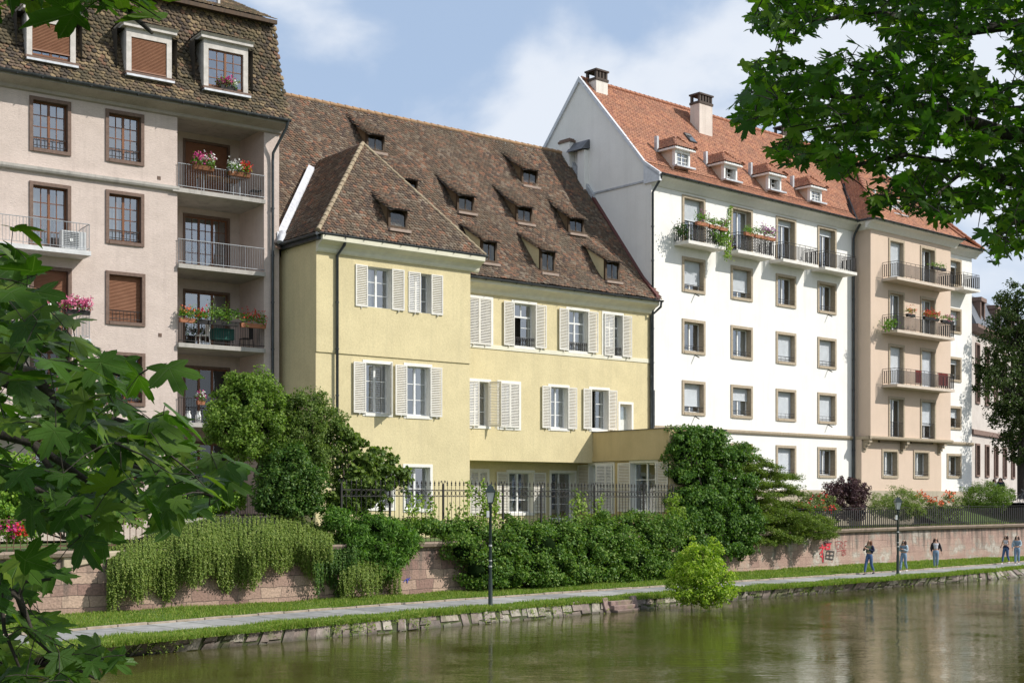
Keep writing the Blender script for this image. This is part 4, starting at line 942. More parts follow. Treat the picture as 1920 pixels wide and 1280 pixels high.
m.quad(FW.w(SB0 - .22, BG, zplin), FW.w(SB0 - .22, 0, zplin), FW.w(SB0 - .22, 0, zst), FW.w(SB0 - .22, BG, zst)); m.quad(FW.w(SB1 - .3, BG, zplin), FW.w(SB1 - .3, 0, zplin), FW.w(SB1 - .3, 0, zst), FW.w(SB1 - .3, BG, zst))
m.quad(FW.w(SB0 - .22, BD, zst + .01), FW.w(SB1, BD, zst + .01), FW.w(SB1, 0, zst + .01), FW.w(SB0 - .22, 0, zst + .01))
m.build('bay_wall', M['beige'], Wb)
m = MB(); m.box(FW, 0, SB0 - .25, -.06, .2, 2.1, zplin - .003); m.box(FW, SB1 - .27, WLEN + .06, -.06, .2, 2.1, zplin - .003); m.box(FW, SB0 - .25, SB1 - .27, BG - .06, .2, 2.1, zplin); m.build('plinth', M['plinth'], Wb)
m = MB(); sp_ = lambda d: [(d - .0, zst - .02), (d - .1, zst + .02), (d - .14, zst + .1), (d - .14, zst + .19), (d, zst + .22)]
m.extr(FW, sp_(-.003), .0, SB0 - .24); m.extr(FW, [(d, z) for d, z in sp_(BD - .003)] , SB0 - .24, SB1 + .14); m.extr(FW, sp_(-.003), SB1 + .14, WLEN + .1)
m.box(FW, SB0 - .24, SB0 - .1, BD - .14, -.003, zst - .0, zst + .19); m.build('string_course', TS, Wb)
for px in (1633, 1703, 1773):
    s = FW.s(px, BD); m = MB()
    for k in range(4): m.box(FW, s - .14, s + .14, BD - .0 + .14 * k, BG, zst - .18 * (k + 1), zst - .18 * k - .015 + (.013 if k == 0 else 0))
    m.build('corbel', TS, Wb)
# eaves cornice
EP = [(-.003, -.52), (-.08, -.50), (-.14, -.40), (-.30, -.24), (-.52, -.14), (-.58, -.13), (-.58, .0), (-.003, .0)]
m = MB(); ez = 20.42
m.extr(FW, [(d, ez + z) for d, z in EP], -.02, SB0); m.extr(FW, [(BD + d, ez + z) for d, z in EP], SB0 - .56, SB1 + .56); m.extr(FW, [(d, ez + z) for d, z in EP], SB1, WLEN + .5)
FSl = Frame(FW.w(SB0, BD, 0).x, FW.w(SB0, BD, 0).y, FW.a - R(90)); FSl.i = (FW.d[0], FW.d[1])
m.extr(FSl, [(d, ez + z) for d, z in EP], .0, 1.2)
m.build('eaves_cornice', M['cream'] if False else plain('offwhite_cornice', (.74, .72, .67), .7, c2=(.68, .66, .61)), Wb)
# roofs
wp = [(-.62, 20.42), (.41, 21.12), (1.75, 22.68), (5.25, 26.6)]
fw_, aw = proffn(FW, wp); m = MB()
mid = lambda u: (SB0 + SB1) / 2
def hipz(u):    # bay ridge falls to both sides
    return 20.5 + (5.13 - abs(u - mid(0))) * 1.12
def kw(u, v):
    p, _, _, _ = fw_(u, v); dd = (p - FW.w(u, 0, p.z)).dot(Vector((FW.i[0], FW.i[1], 0)))
    if v > aw - .03: return False
    if abs(u - mid(0)) < 5.1 and p.z < min(hipz(u), 25.5) - .1: return False
    if u > WLEN + .5 - (dd + .62) * .8: return False
    return True
RE = WLEN + .5; hx = 5.87 * .8
pr = wp
for (a, b), (c, e) in zip(pr, pr[1:]):
    m.quad(FW.w(-.0, a, b - .05), FW.w(RE - (a + .62) * .8, a, b - .05), FW.w(RE - (c + .62) * .8, c, e - .05), FW.w(-.0, c, e - .05))
m.quad(FW.w(0, 5.25, 26.55), FW.w(RE - hx, 5.25, 26.55), FW.w(RE, 11.1, 20.4), FW.w(0, 11.1, 20.4))
m.add([FW.w(RE, -.62, 20.38), FW.w(RE, 11.1, 20.38), FW.w(RE - hx, 5.25, 26.5)], [(0, 1, 2)])
wr = m.build('roof', M['underroof'], Wb)
tiles('roof_tiles', M['redtile'], fw_, -.02, WLEN + .5, aw, kw, wr, tw=.19, ex=.165, thick=.022, jit=.006, seed=11)
m = MB(); capline(m, FW.w(.1, 5.25, 26.68), FW.w(RE - hx, 5.25, 26.68), .11, .38); capline(m, FW.w(RE, -.62, 20.48), FW.w(RE - hx, 5.25, 26.62), .1, .36); m.build('ridge_tiles', plain('orange_ridge', (.42, .18, .10), .8, c2=(.30, .13, .08)), wr)
# hipped end right
ub = FW.w(RE - hx, 5.25, 26.6) - FW.w(RE, 5.25, 20.42); er = Vector((FW.i[0], FW.i[1], 0))
tiles('roof_tiles', M['redtile'], planefn(FW.w(RE, -.62, 20.42), er, ub), 0, 11.8, ub.length, lambda u, v: u > 5.87 * v / ub.length and u < 11.7 - 5.87 * v / ub.length, wr, tw=.19, ex=.165, seed=12)
# verge board on the gable
m = MB()
vp = [(-.66, 20.22), (.41, 20.98), (1.75, 22.5), (5.25, 26.45)]; vq = [(-.66, 20.46), (.41, 21.2), (1.75, 22.76), (5.25, 26.74)]
for k in range(3):
    a, b = vp[k], vp[k + 1]; c, e = vq[k], vq[k + 1]
    m.hexa([FW.w(-.1, *a), FW.w(.06, *a), FW.w(.06, *b), FW.w(-.1, *b), FW.w(-.1, *c), FW.w(.06, *c), FW.w(.06, *e), FW.w(-.1, *e)])
    M2 = lambda q: (10.5 - q[0], q[1])
    m.hexa([FW.w(-.1, *M2(b)), FW.w(.06, *M2(b)), FW.w(.06, *M2(a)), FW.w(-.1, *M2(a)), FW.w(-.1, *M2(e)), FW.w(.06, *M2(e)), FW.w(.06, *M2(c)), FW.w(-.1, *M2(c))])
m.hexa([FW.w(-.1, -.66, 20.02), FW.w(.06, -.66, 20.02), FW.w(.06, .45, 20.02), FW.w(-.1, .45, 20.02), FW.w(-.1, -.66, 20.3), FW.w(.06, -.66, 20.3), FW.w(.06, .45, 21.1), FW.w(-.1, .45, 21.1)])
m.build('verge_board', plain('verge_metal', (.66, .68, .72), .5, c2=(.55, .57, .6)), wr)
m = MB(); m.box(FW, -.05, -.0, .0, 10.5, 20.12, 20.22); m.build('gable_ledge', M['zinclight'], Wb)
# bay roof
e_ = Vector((FW.d[0], FW.d[1], 0)); i_ = Vector((FW.i[0], FW.i[1], 0)); b0, b1 = SB0 - .58, SB1 + .58; bd = BD - .62; mb_ = (b0 + b1) / 2; bw = (b1 - b0) / 2; bh = 5.6
ap = FW.w(mb_, bd + bw, 20.42 + bh)
m = MB(); q = Vector((0, 0, .05))
m.add([p - q for p in (FW.w(b0, bd, 20.42), FW.w(b1, bd, 20.42), ap)], [(0, 1, 2)]); m.add([p - q for p in (FW.w(b0, bd, 20.42), ap, FW.w(mb_, 4.6, 20.42 + bh), FW.w(b0, .2, 20.42))], [(0, 1, 2, 3)]); m.add([p - q for p in (FW.w(b1, bd, 20.42), FW.w(b1, .2, 20.42), FW.w(mb_, 4.6, 20.42 + bh), ap)], [(0, 1, 2, 3)])
br = m.build('bay_roof', M['underroof'], Wb)
ubf = ap - FW.w(mb_, bd, 20.42); lf = ubf.length
tiles('roof_tiles', M['redtile'], planefn(FW.w(b0, bd, 20.42), e_, ubf), 0, 2 * bw, lf, lambda u, v: v < lf * min(u, 2 * bw - u) / bw, br, tw=.19, ex=.165, seed=13)
ubl = FW.w(mb_, 0, 20.42 + bh) - FW.w(b0, 0, 20.42); ll2 = ubl.length
tiles('roof_tiles', M['redtile'], planefn(FW.w(b0, bd, 20.42), i_, ubl), 0, 9, ll2, lambda u, v: v < ll2 and bw * v / ll2 < u < (1.2 + (5.2) * v / ll2), br, tw=.19, ex=.165, seed=14)
ubr = FW.w(mb_, 0, 20.42 + bh) - FW.w(b1, 0, 20.42)
tiles('roof_tiles', M['redtile'], planefn(FW.w(b1, bd, 20.42), i_, ubr), 0, 9, ll2, lambda u, v: v < ll2 and bw * v / ll2 < u < (1.2 + (5.2) * v / ll2), br, tw=.19, ex=.165, seed=15)
m = MB(); up = Vector((0, 0, .05)); capline(m, FW.w(b0, bd, 20.45) + up, ap + up, .12, .36); capline(m, FW.w(b1, bd, 20.45) + up, ap + up, .12, .36); capline(m, ap + up, FW.w(mb_, 4.4, 20.42 + bh) + up, .12, .36); m.build('hip_tiles', plain('red_hip', (.36, .15, .09), .85, c2=(.26, .11, .07)), br)
m = MB(); v0, v1 = FW.w(b0 - .02, -.55, 20.5), FW.w(mb_ - .15, 4.5, 25.7); m.tube([v0 + Vector((0, 0, .0)), v1 + Vector((0, 0, .03))], .05, 5); m.build('valley_flashing', M['zinc'], br)
gutter(Wb, FW, -.05, b0 + .05, -.70, 20.42); gutter(Wb, FW, b0 - .05, b1 + .05, bd - .06, 20.42); gutter(Wb, FW, b1, WLEN + .5, -.70, 20.42)
m = MB(); m.tube([FW.w(b0 - .04, bd, 20.38), FW.w(b0 - .04, -.6, 20.38)], .07, 7); m.build('gutter', M['zinc'], Wb)
pipe(Wb, FW, [(.05, -.68, 20.36), (.03, -.6, 20.1), (-.02, -.12, 19.5), (-.02, -.12, 7.2)], .065)
pipe(Wb, FW, [(SB0 - .35, -.66, 20.3), (SB0 - .3, -.2, 19.7), (SB0 - .3, -.12, 19.4), (SB0 - .3, -.12, 3)], .075)
pipe(Wb, FW, [(.05, -.14, 9.3), (.05, -.14, 7.5), (.05, -.14, 7.4)], .05)
# snow guards along the eaves
m = MB()
for u0, u1, dd, zz in ((.3, b0 - .2, .02, 21.0), (b0 + .5, b1 - .5, bd + .55, 21.05)):
    m.tube([FW.w(u0, dd, zz), FW.w(u1, dd, zz)], .012, 4); m.tube([FW.w(u0, dd, zz - .1), FW.w(u1, dd, zz - .1)], .010, 4); k = u0
    while k < u1: m.tube([FW.w(k, dd + .03, zz - .2), FW.w(k, dd, zz + .01)], .008, 3); k += .28
m.build('snow_guard', plain('rusty_guard', (.20, .10, .06), .8), wr)
# roof dormers
def rdorm(px, py, wpx, hpx, d, closed, par, fr=FW):
    s, z = fr.sz(px, py, d); y = fr.w(s, d, 0).y; W_ = fr.s(px + wpx / 2, d) - fr.s(px - wpx / 2, d); H_ = hpx / FOC * y; a, b = s - W_ / 2, s + W_ / 2; f = .13
    m = MB(); m.box(fr, a, a + f, d, d + .2, z, z + H_); m.box(fr, b - f, b, d, d + .2, z, z + H_); m.box(fr, a + f, b - f, d, d + .2, z + H_ - f, z + H_); m.box(fr, a + f, b - f, d, d + .2, z, z + .06)
    o = m.build('dormer', M['whiteframe'], par)
    m = MB()
    for x in (a + .02, b - .02): m.quad(fr.w(x, d + .1, z - .8), fr.w(x, d + 2.6, z - .8), fr.w(x, d + 2.6, z + H_), fr.w(x, d + .1, z + H_))
    m.build('cheek', M['beige'], o)
    m = MB(); e = .22; zt_ = z + H_
    m.box(fr, a - e, b + e, d - e, d + 2.4, zt_, zt_ + .1); m.build('cornice', M['whiteframe'], o)
    m = MB(); m.box(fr, a + f, b - f, d + .1, d + .14, z + .06, z + .1)
    if closed:
        m.box(fr, (a + b) / 2 - .03, (a + b) / 2 + .03, d + .08, d + .12, z + .06, z + H_ - f)
        for q in (.33, .66): m.box(fr, a + f, b - f, d + .085, d + .115, z + (H_ - f) * q, z + (H_ - f) * q + .03)
        for q in (.25, .75): m.box(fr, a + (b - a) * q - .012, a + (b - a) * q + .012, d + .088, d + .118, z + .06, z + H_ - f)
    else:
        for q0 in (.06,): 
            c = (a + b) / 2; m.box(fr, c - .02, c + .02, d + .25, d + .3, z + .08, z + H_ - f); m.box(fr, b - f - .05, b - f - .01, d + .14, d + .5, z + .08, z + H_ - f - .04)
            for q in (.33, .66): m.box(fr, c, b - f, d + .26, d + .29, z + (H_ - f) * q, z + (H_ - f) * q + .03)
    m.build('casement', M['whiteframe'], o)
    m = MB(); m.quad(fr.w(a + f, d + (.12 if closed else .4), z), fr.w(b - f, d + (.12 if closed else .4), z), fr.w(b - f, d + (.12 if closed else .4), z + H_), fr.w(a + f, d + (.12 if closed else .4), z + H_)); m.build('pane', M['glass'] if closed else M['inside'], o)
    m = MB(); m.quad(fr.w(a + f, d + .5, z), fr.w(b - f, d + .5, z), fr.w(b - f, d + .5, z + H_), fr.w(a + f, d + .5, z + H_)); m.build('room', M['inside'], o)
    eU = Vector((fr.d[0], fr.d[1], 0)); iU = Vector((fr.i[0], fr.i[1], 0)); w2 = (b - a) / 2 + e + .04; pz = zt_ + .1; hh = .72; dep = .75
    apx = fr.w(s, d - e + dep, pz + hh); u1 = apx - fr.w(s, d - e - .04, pz); L1 = u1.length
    tiles('roof_tiles', M['redtile'], planefn(fr.w(a - e - .04, d - e - .04, pz), eU, u1), 0, 2 * w2, L1, lambda u, v: v < L1 * min(u, 2 * w2 - u) / w2 + .06, o, tw=.17, ex=.15, seed=int(px))
    for sg in (-1, 1):
        u2 = fr.w(s, 0, pz + hh) - fr.w(s + sg * w2, 0, pz); L2 = u2.length
        tiles('roof_tiles', M['redtile'], planefn(fr.w(s + sg * w2, d - e - .04, pz), iU, u2), 0, 2.4, L2, lambda u, v: v < L2 and u > dep * v / L2 - .06, o, tw=.17, ex=.15, seed=int(px) + sg)
    m = MB(); A_, B_ = fr.w(a - e, d - e, pz), fr.w(b + e, d - e, pz); R_ = fr.w(s, d + 2.4, pz + hh - .02); q = Vector((0, 0, .02))
    m.add([A_, B_, apx - q, R_, fr.w(a - e, d + 2.4, pz), fr.w(b + e, d + 2.4, pz)], [(0, 1, 2), (0, 2, 3, 4), (1, 5, 3, 2)]); m.build('roof', M['underroof'], o)
    m = MB(); capline(m, A_ + q, apx + q, .07, .25); capline(m, B_ + q, apx + q, .07, .25); capline(m, apx + q, R_ + q, .07, .3); m.build('hip_tiles', M['redtile'], o)
    m = MB(); m.box(fr, a - .15, b + .15, d - .28, d, z - .12, z - .03); m.build('sill', M['zinclight'], o); m = MB(); m.box(fr, a - e - .1, a - e + .05, d + 1.0, d + 1.2, pz - .1, pz + .75); m.build('flashing', M['zinclight'], o)
rdorm(1280, 312, 28, 29, .18, True, Wb); rdorm(1370, 338, 25, 27, .18, False, Wb); rdorm(1453, 357, 24, 26, .18, False, Wb); rdorm(1530, 378, 22, 23, .18, True, Wb)
rdorm(1683, 402, 22, 22, BD + .35, True, Wb)
# chimneys
def chimney(s, d, w, dep, z0, z1, mt, n=4):
    m = MB(); m.box(FW, s - w / 2, s + w / 2, d - dep / 2, d + dep / 2, z0, z1); o = m.build('chimney', mt, Wb)
    m = MB(); m.box(FW, s - w / 2 - .04, s + w / 2 + .04, d - dep / 2 - .04, d + dep / 2 + .04, z1, z1 + .14)
    for k in range(n + 1):
        x = s - w / 2 + (w - .16) * k / n; m.box(FW, x + .01, x + .14, d - dep / 2, d - dep / 2 + .14, z1 + .16, z1 + .52)
    for x in (s - w / 2, s + w / 2 - .14): m.box(FW, x, x + .14, d + dep / 2 - .14, d + dep / 2, z1 + .16, z1 + .52)
    m.box(FW, s - w / 2 - .06, s + w / 2 + .06, d - dep / 2 - .06, d + dep / 2 + .06, z1 + .52, z1 + .61); m.build('chimney_cap', plain('sooty_brick', (.10, .075, .06), .9, c2=(.06, .05, .045)) if 'sooty_brick' not in bpy.data.materials else bpy.data.materials['sooty_brick'], o)
cm = stucco('chimney_plaster', (.74, .70, .64), (.64, .60, .54), (.40, .36, .32), .3, 25, stain=.7)
pk = stucco('chimney_plaster_pink', (.72, .64, .57), (.63, .55, .49), (.42, .36, .31), .3, 25, stain=.6)
chimney(.95, 4.9, .9, .8, 24.5, FW.sz(1111, 153, 4.9)[1], cm, 3)
chimney(FW.s(1315, 3.9), 3.9, 1.15, .7, 23.5, FW.sz(1315, 199, 3.9)[1], pk, 4)
chimney(FW.s(1470, 5.5), 5.5, 1.15, .7, 24.5, FW.sz(1470, 258, 5.5)[1], pk, 4)
# pipe stack and lead hood on the gable
def gp(px, py):
    r_ = (px - CX) / FOC; b = (7.2 - r_ * 69.5) / (.748 * r_ + .664); return b, EYE + (HOR - py) / FOC * (69.5 + .748 * b)
b0_, z0_ = gp(1059, 300); b1_, z1_ = gp(1078, 268); m = MB()
m.box(FW, -.42, .0, b1_, b0_, z0_ - 2.5, z1_); m.build('flue', M['white'], Wb)
m = MB(); m.box(FW, -.48, .0, b1_ - .06, b0_ + .06, z1_, z1_ + .12); [m.box(FW, -.42 + .14 * k, -.34 + .14 * k, b1_, b0_, z1_ + .12, z1_ + .2) for k in range(3)]; m.build('flue_cap', M['woodsurround'], Wb)
b2, z2 = gp(1076, 290); b3, z3 = gp(1106, 262); m = MB()
m.hexa([FW.w(-.62, b3, z2), FW.w(0, b3, z2 + .1), FW.w(0, b2, z2 + .1), FW.w(-.62, b2, z2), FW.w(-.1, b3, z3), FW.w(0, b3, z3), FW.w(0, b2, z3), FW.w(-.1, b2, z3)]); m.build('lead_hood', plain('lead_sheet', (.16, .17, .19), .5, .4, c2=(.10, .105, .12), nscale=2), Wb)
m = MB(); m.box(FW, -.35, 0, b3 + .1, b3 + .6, z2 - 2.8, z2); m.build('flue', M['white'], Wb)
# roof window
uu, vv = FW.sz(1291, 250, 2.6); m = MB(); p, e1_, s1_, n1_ = fw_(FW.s(1293, 2.9), 5.05)
m.hexa([p + e1_ * a + s1_ * b + n1_ * c for c in (.0, .12) for a, b in ((-.28, -.4), (.28, -.4), (.28, .4), (-.28, .4))]); rw = m.build('roof_window', M['zinc'], wr)
m = MB(); m.add([p + e1_ * a + s1_ * b + n1_ * .13 for a, b in ((-.22, -.34), (.22, -.34), (.22, .34), (-.22, .34))], [(0, 1, 2, 3)]); m.build('pane', M['glass'], rw)
# balconies
WSl = plain('white_balcony_slab', (.74, .71, .66), .8, c2=(.64, .61, .56), nscale=4); BSl = plain('beige_balcony_slab', (.60, .51, .42), .8, c2=(.52, .44, .36), nscale=4)
rights = (1361, 1452, 1535, 1607); lefts = (1264, 1357, 1441.8, 1520.5)
for k in range(4): balcony(Wb, FW, FW.s(lefts[k]), FW.s(rights[k], -1.0), -.003, -1.0, zsl + .04, .17, 'lattice' if k < 2 else 'dark', WSl, right=True)
zz_ = [FW.sz(1654, y, BD)[1] for y in (522, 620, 721)]
for z in zz_: balcony(Wb, FW, FW.s(1654, BD), FW.s(1790, BD - 1.05), BD - .003, BD - 1.05, z, .17, 'dark', BSl)
balcony(Wb, FW, FW.s(1780), FW.s(1838, -1.05), -.003, -1.05, FW.sz(1802, 545)[1], .17, 'dark', WSl)
GRP = 'flower boxes of the white block'
def wb(label, xl, xr, d, z, cols, **k): flowerbox(label, FW, FW.s(xl, d), FW.s(xr, d), d - .08, z, cols, GRP, **k)
wb('terracotta trough of feathery green herbs on the leftmost white balcony, left trough', 1303, 1325, -1, zsl + .88, [('violet', .15, 0, 1)], h=.55, n=330)
wb('terracotta trough of green herbs on the leftmost white balcony, middle trough', 1327, 1345, -1, zsl + .86, [], h=.45, n=260)
wb('terracotta trough of green herbs on the leftmost white balcony, right corner trough', 1346, 1361, -1, zsl + .84, [('violet', .2, 0, 1)], h=.5, n=260)
wb('small terracotta trough of low greenery at the left corner of the second white balcony', 1394, 1410, -1, zsl + .86, [], h=.35, n=200)
wb('terracotta trough of purple petunias at the right of the second white balcony', 1412, 1450, -1, zsl + .84, [('violet', .9, .3, 1), ('white', .1, 0, .5)], h=.55, n=420, flowers=170)
wb('dark trough of low greenery on the top balcony of the beige bay', 1745, 1770, BD - 1.05, zz_[0] + .86, [], h=.3, n=200, potm='darkrail')
wb('small trough of orange flowers left on the middle balcony of the bay', 1698, 1712, BD - 1.05, zz_[1] + .84, [('orange', .8, 0, 1)], h=.4, n=150, potm='darkrail', flowers=60)
wb('trough of red and orange flowers centred on the middle balcony of the bay', 1730, 1757, BD - 1.05, zz_[1] + .84, [('red', .8, 0, 1), ('orange', .6, 0, 1)], h=.4, n=240, potm='darkrail', flowers=120)
wb('trough of pink flowers at the right end of the middle balcony of the beige bay', 1763, 1785, BD - 1.05, zz_[1] + .82, [('pink', .6, .3, 1)], h=.35, n=220, potm='darkrail', flowers=70)
def vinepatch(name, label, cat, pts, n, size, mat, sp=.1, group=None, loc=None, **k):
    P_ = []
    for a, b in zip(pts, pts[1:]):
        a, b = np.array(a), np.array(b); t = rng.random((n, 1)); P_.append(a + (b - a) * t + rng.normal(0, sp, (n, 3)))
    P_ = np.concatenate(P_); t_ = thing(name, label, cat, tuple(pts[-1]), group); leaves('foliage', P_, unit(len(P_)) + np.array([.2, -.5, .4]), rng.uniform(size * .7, size * 1.3, len(P_)), mat, t_, shape='oval', **k)
    m = MB(); m.tube([Vector(p) for p in pts], .012, 4)
    for p in P_[::5]:
        a = min((Vector(x) * (1 - f) + Vector(y) * f for x, y in zip(pts, pts[1:]) for f in (0, .25, .5, .75, 1)), key=lambda v: (v - Vector(p)).length); m.tube([a, Vector(p)], .004, 3)
    m.build('stems', M['bark'], t_); return t_
vm = leafmat('yellowgreen_vine', (.12, .24, .04), (.22, .34, .07), (.34, .42, .12))
q = lambda px, py, d: tuple(FW.w(FW.sz(px, py, d)[0], d, FW.sz(px, py, d)[1]))
vinepatch('climbing_vine', 'light green vine trailing over and below the gap between the two planted white balconies', 'vine', [q(1362, 425, -1), q(1366, 460, -1), q(1364, 485, -1)], 170, .1, vm, .1)
vinepatch('climbing_vine', 'thin vine running up the wall beside the second balcony door of the white block', 'vine', [q(1362, 425, -.3), q(1369, 405, -.1), q(1370, 386, -.1)], 50, .09, vm, .05)
vinepatch('balcony_plant', 'dense ivy filling the lattice railing of the leftmost white balcony', 'plant', [q(1335, 430, -1), q(1350, 455, -1), q(1358, 440, -1)], 220, .1, M['leafpot'], .16)
vinepatch('balcony_plant', 'dark shrub standing behind the left end of the leftmost white balcony railing', 'plant', [q(1270, 430, -.6), q(1285, 435, -.8)], 220, .1, leafmat('dark_shrub_leaf', (.02, .05, .015), (.04, .09, .03)), .2)
vinepatch('balcony_plant', 'dark leafy plant standing at the left end of the middle balcony of the beige bay', 'plant', [q(1660, 612, BD - .7), q(1678, 605, BD - .8)], 200, .12, M['leafpot'], .16)
# red towel and chairs on the lowest bay balcony
for lab, px, wpx in (('red towel hanging over the lowest balcony railing of the beige bay', 1724, 11), ('dark red cloth on the right part of the lowest bay balcony railing', 1770, 18)):
    s, z = FW.sz(px, 703, BD - 1.0); w2 = (FW.s(px + wpx / 2, BD - 1) - FW.s(px - wpx / 2, BD - 1)) / 2; m = MB(); vs = []
    for i in range(9):
        for z_ in (zz_[2] + .97, zz_[2] + .5, zz_[2] + .18): vs.append(FW.w(s - w2 + 2 * w2 * i / 8, BD - .93 + .03 * math.sin(i * 2), z_))
    m.add(vs, [(3 * i + j, 3 * i + 3 + j, 3 * i + 4 + j, 3 * i + 1 + j) for i in range(8) for j in range(2)], True)
    o = m.build('towel', plain('red_cloth', (.30, .05, .04), .9) if 'red_cloth' not in bpy.data.materials else bpy.data.materials['red_cloth'], None, tuple(FW.w(s, BD - .93, zz_[2] + .18))); tag(o, lab, 'towel', 'cloths on the bay balcony')
# awning poles below some windows
for ri, cs in ((1, (0, 3)), (2, (0, 3)), (3, (0, 3))):
    for c in cs:
        s = (cs_[c][0] + cs_[c][1]) / 2 + .1; z = rowz[ri][0]; m = MB(); m.tube([FW.w(s, -.02, z - .05), FW.w(s - .05, -.35, z - .2)], .03, 5); m.build('shutter_stay', M['darkrail'], Wb)

# ---------------------------------------------------------------- far sandstone building at the right
FF = Frame(P(1822, 900, 101).x, 101, R(33)); Fb = thing('sandstone_building', 'distant building with slate mansard and tall red stone windows behind the dark tree', 'building', tuple(FF.w(10, 0, 3)))
hf = []; red = plain('red_sandstone', (.24, .16, .13), .85, c2=(.17, .115, .09), nscale=5)
zr = [(FF.sz(1824, 755)[1], FF.sz(1824, 640)[1]), (FF.sz(1824, 893)[1], FF.sz(1824, 830)[1])]
for k in range(9):
    s = 1.0 + k * 2.9
    for z0, z1 in zr:
        h, wn = window(Fb, FF, (s, s + 1.2, z0, z1), .14, red, M['whiteframe'], rev=.25, cas=2, rows=3, proud=.1, glass='glassdim'); hf.append(h)
m = MB(); ze_ = FF.sz(1824, 618)[1]; m.wall(FF, 0, 30, 3, ze_, 0, hf); m.quad(FF.w(0, 0, 3), FF.w(0, 12, 3), FF.w(0, 12, ze_), FF.w(0, 0, ze_)); m.quad(FF.w(30, 0, 3), FF.w(30, 12, 3), FF.w(30, 12, ze_), FF.w(30, 0, ze_)); m.build('wall', stucco('far_render', (.60, .55, .50), (.52, .47, .43), (.38, .34, .3), .3, 20, stain=.4), Fb)
m = MB(); m.extr(FF, [(0, ze_ - .3), (-.3, ze_ - .2), (-.6, ze_ + .1), (-.6, ze_ + .35), (0, ze_ + .35)], -.5, 30); zc = FF.sz(1824, 815)[1]; m.extr(FF, [(0, zc), (-.2, zc + .05), (-.2, zc + .4), (0, zc + .45)], -.2, 30); m.build('cornice', red, Fb)
m = MB(); m.extr(FF, [(-.4, ze_ + .3), (.8, ze_ + 3.0), (5, ze_ + 4.6), (11, ze_ + 3.2), (12, ze_ + .3)], .0, 30); m.build('roof', plain('slate', (.14, .15, .17), .6, c2=(.10, .11, .13), nscale=8), Fb)
for k in range(6):
    s = 2.2 + k * 5.0; m = MB(); m.box(FF, s, s + .25, -.1, 1, ze_ + .5, ze_ + 2.4); m.box(FF, s + 1.2, s + 1.45, -.1, 1, ze_ + .5, ze_ + 2.4); m.box(FF, s - .1, s + 1.55, -.2, 1.1, ze_ + 2.4, ze_ + 2.7); o = m.build('dormer', red, Fb)
    m = MB(); m.quad(FF.w(s + .25, .1, ze_ + .5), FF.w(s + 1.2, .1, ze_ + .5), FF.w(s + 1.2, .1, ze_ + 2.4), FF.w(s + .25, .1, ze_ + 2.4)); m.build('pane', M['inside'], o)

# ---------------------------------------------------------------- riverbank: curves in plan, t along the river, n across (towards the camera bank)
Q2 = math.sqrt(2)
def tn(p): return (p.x + p.y) / Q2, (p.x - p.y) / Q2
def xy(t, n, z=0): return Vector(((t + n) / Q2, (t - n) / Q2, z))
def curve(pts, z, deg=3):
    a = np.array([tn(G(x, y, z)) for x, y in pts]); c = np.polyfit(a[:, 0], a[:, 1], deg); lo, hi = a[:, 0].min(), a[:, 0].max(); dc = np.polyder(c)
    c = [float(v) for v in c]; d_ = [float(v) for v in dc]; lo = float(lo); hi = float(hi)
    def f(t):
        tt = min(max(t, lo), hi); r = 0.0
        for v in c: r = r * tt + v
        if t != tt:
            q = 0.0
            for v in d_: q = q * tt + v
            r += q * (t - tt)
        return r
    return f
WZ = -.42
c_water = curve([(200, 1231), (420, 1212), (645, 1191), (919, 1169), (1100, 1154), (1407, 1122.5), (1671, 1100), (1920, 1083)], WZ)
c_stone = curve([(150, 1210), (400, 1190), (645, 1169), (919, 1139), (1125, 1124), (1383, 1107), (1671, 1085.5), (1920, 1063)], 0)
c_near = curve([(165, 1197), (400, 1177), (645, 1154), (919, 1132), (1168, 1116), (1527, 1091), (1685, 1078), (1920, 1061.5)], .03)
c_far = curve([(150, 1181), (400, 1161), (645, 1139), (919, 1120), (1254, 1100), (1374, 1092), (1623, 1074), (1920, 1053)], .03)
c_wall = curve([(150, 1152), (400, 1134), (753, 1116), (1000, 1100), (1383, 1073.5), (1623, 1057), (1886, 1045)], .12)
T0, T1 = 2.0, 118.0
def ribbon(name, fa, fb, za, zb, mat, t0=T0, t1=T1, step=.7, kind='structure', cross=2, zj=0):
    n = int((t1 - t0) / step); vs = []; fs = []; uv = []
    for i in range(n + 1):
        t = t0 + (t1 - t0) * i / n; a, b = fa(t), fb(t)
        for j in range(cross + 1):
            g = j / cross; vs.append(xy(t, a + (b - a) * g, za + (zb - za) * g + (random.uniform(-zj, zj) if 0 < j < cross else 0))); uv.append((t, (b - a) * g))
    k = cross + 1; fs = [(i * k + j, (i + 1) * k + j, (i + 1) * k + j + 1, i * k + j + 1) for i in range(n) for j in range(cross)]
    me = bpy.data.meshes.new(name); me.from_pydata([tuple(v) for v in vs], [], fs); u = me.uv_layers.new(name='UVMap')
    for l in me.loops: u.data[l.index].uv = uv[l.vertex_index]
    me.update(); o = link(name, me, mat, None, tuple(xy(40, fa(40), 0))); o['kind'] = kind; return o
def grassmat(name):
    return plain(name, (.11, .17, .04), .95, c2=(.06, .10, .025), nscale=4, bump=.6, bscale=60)
gm = grassmat('turf')
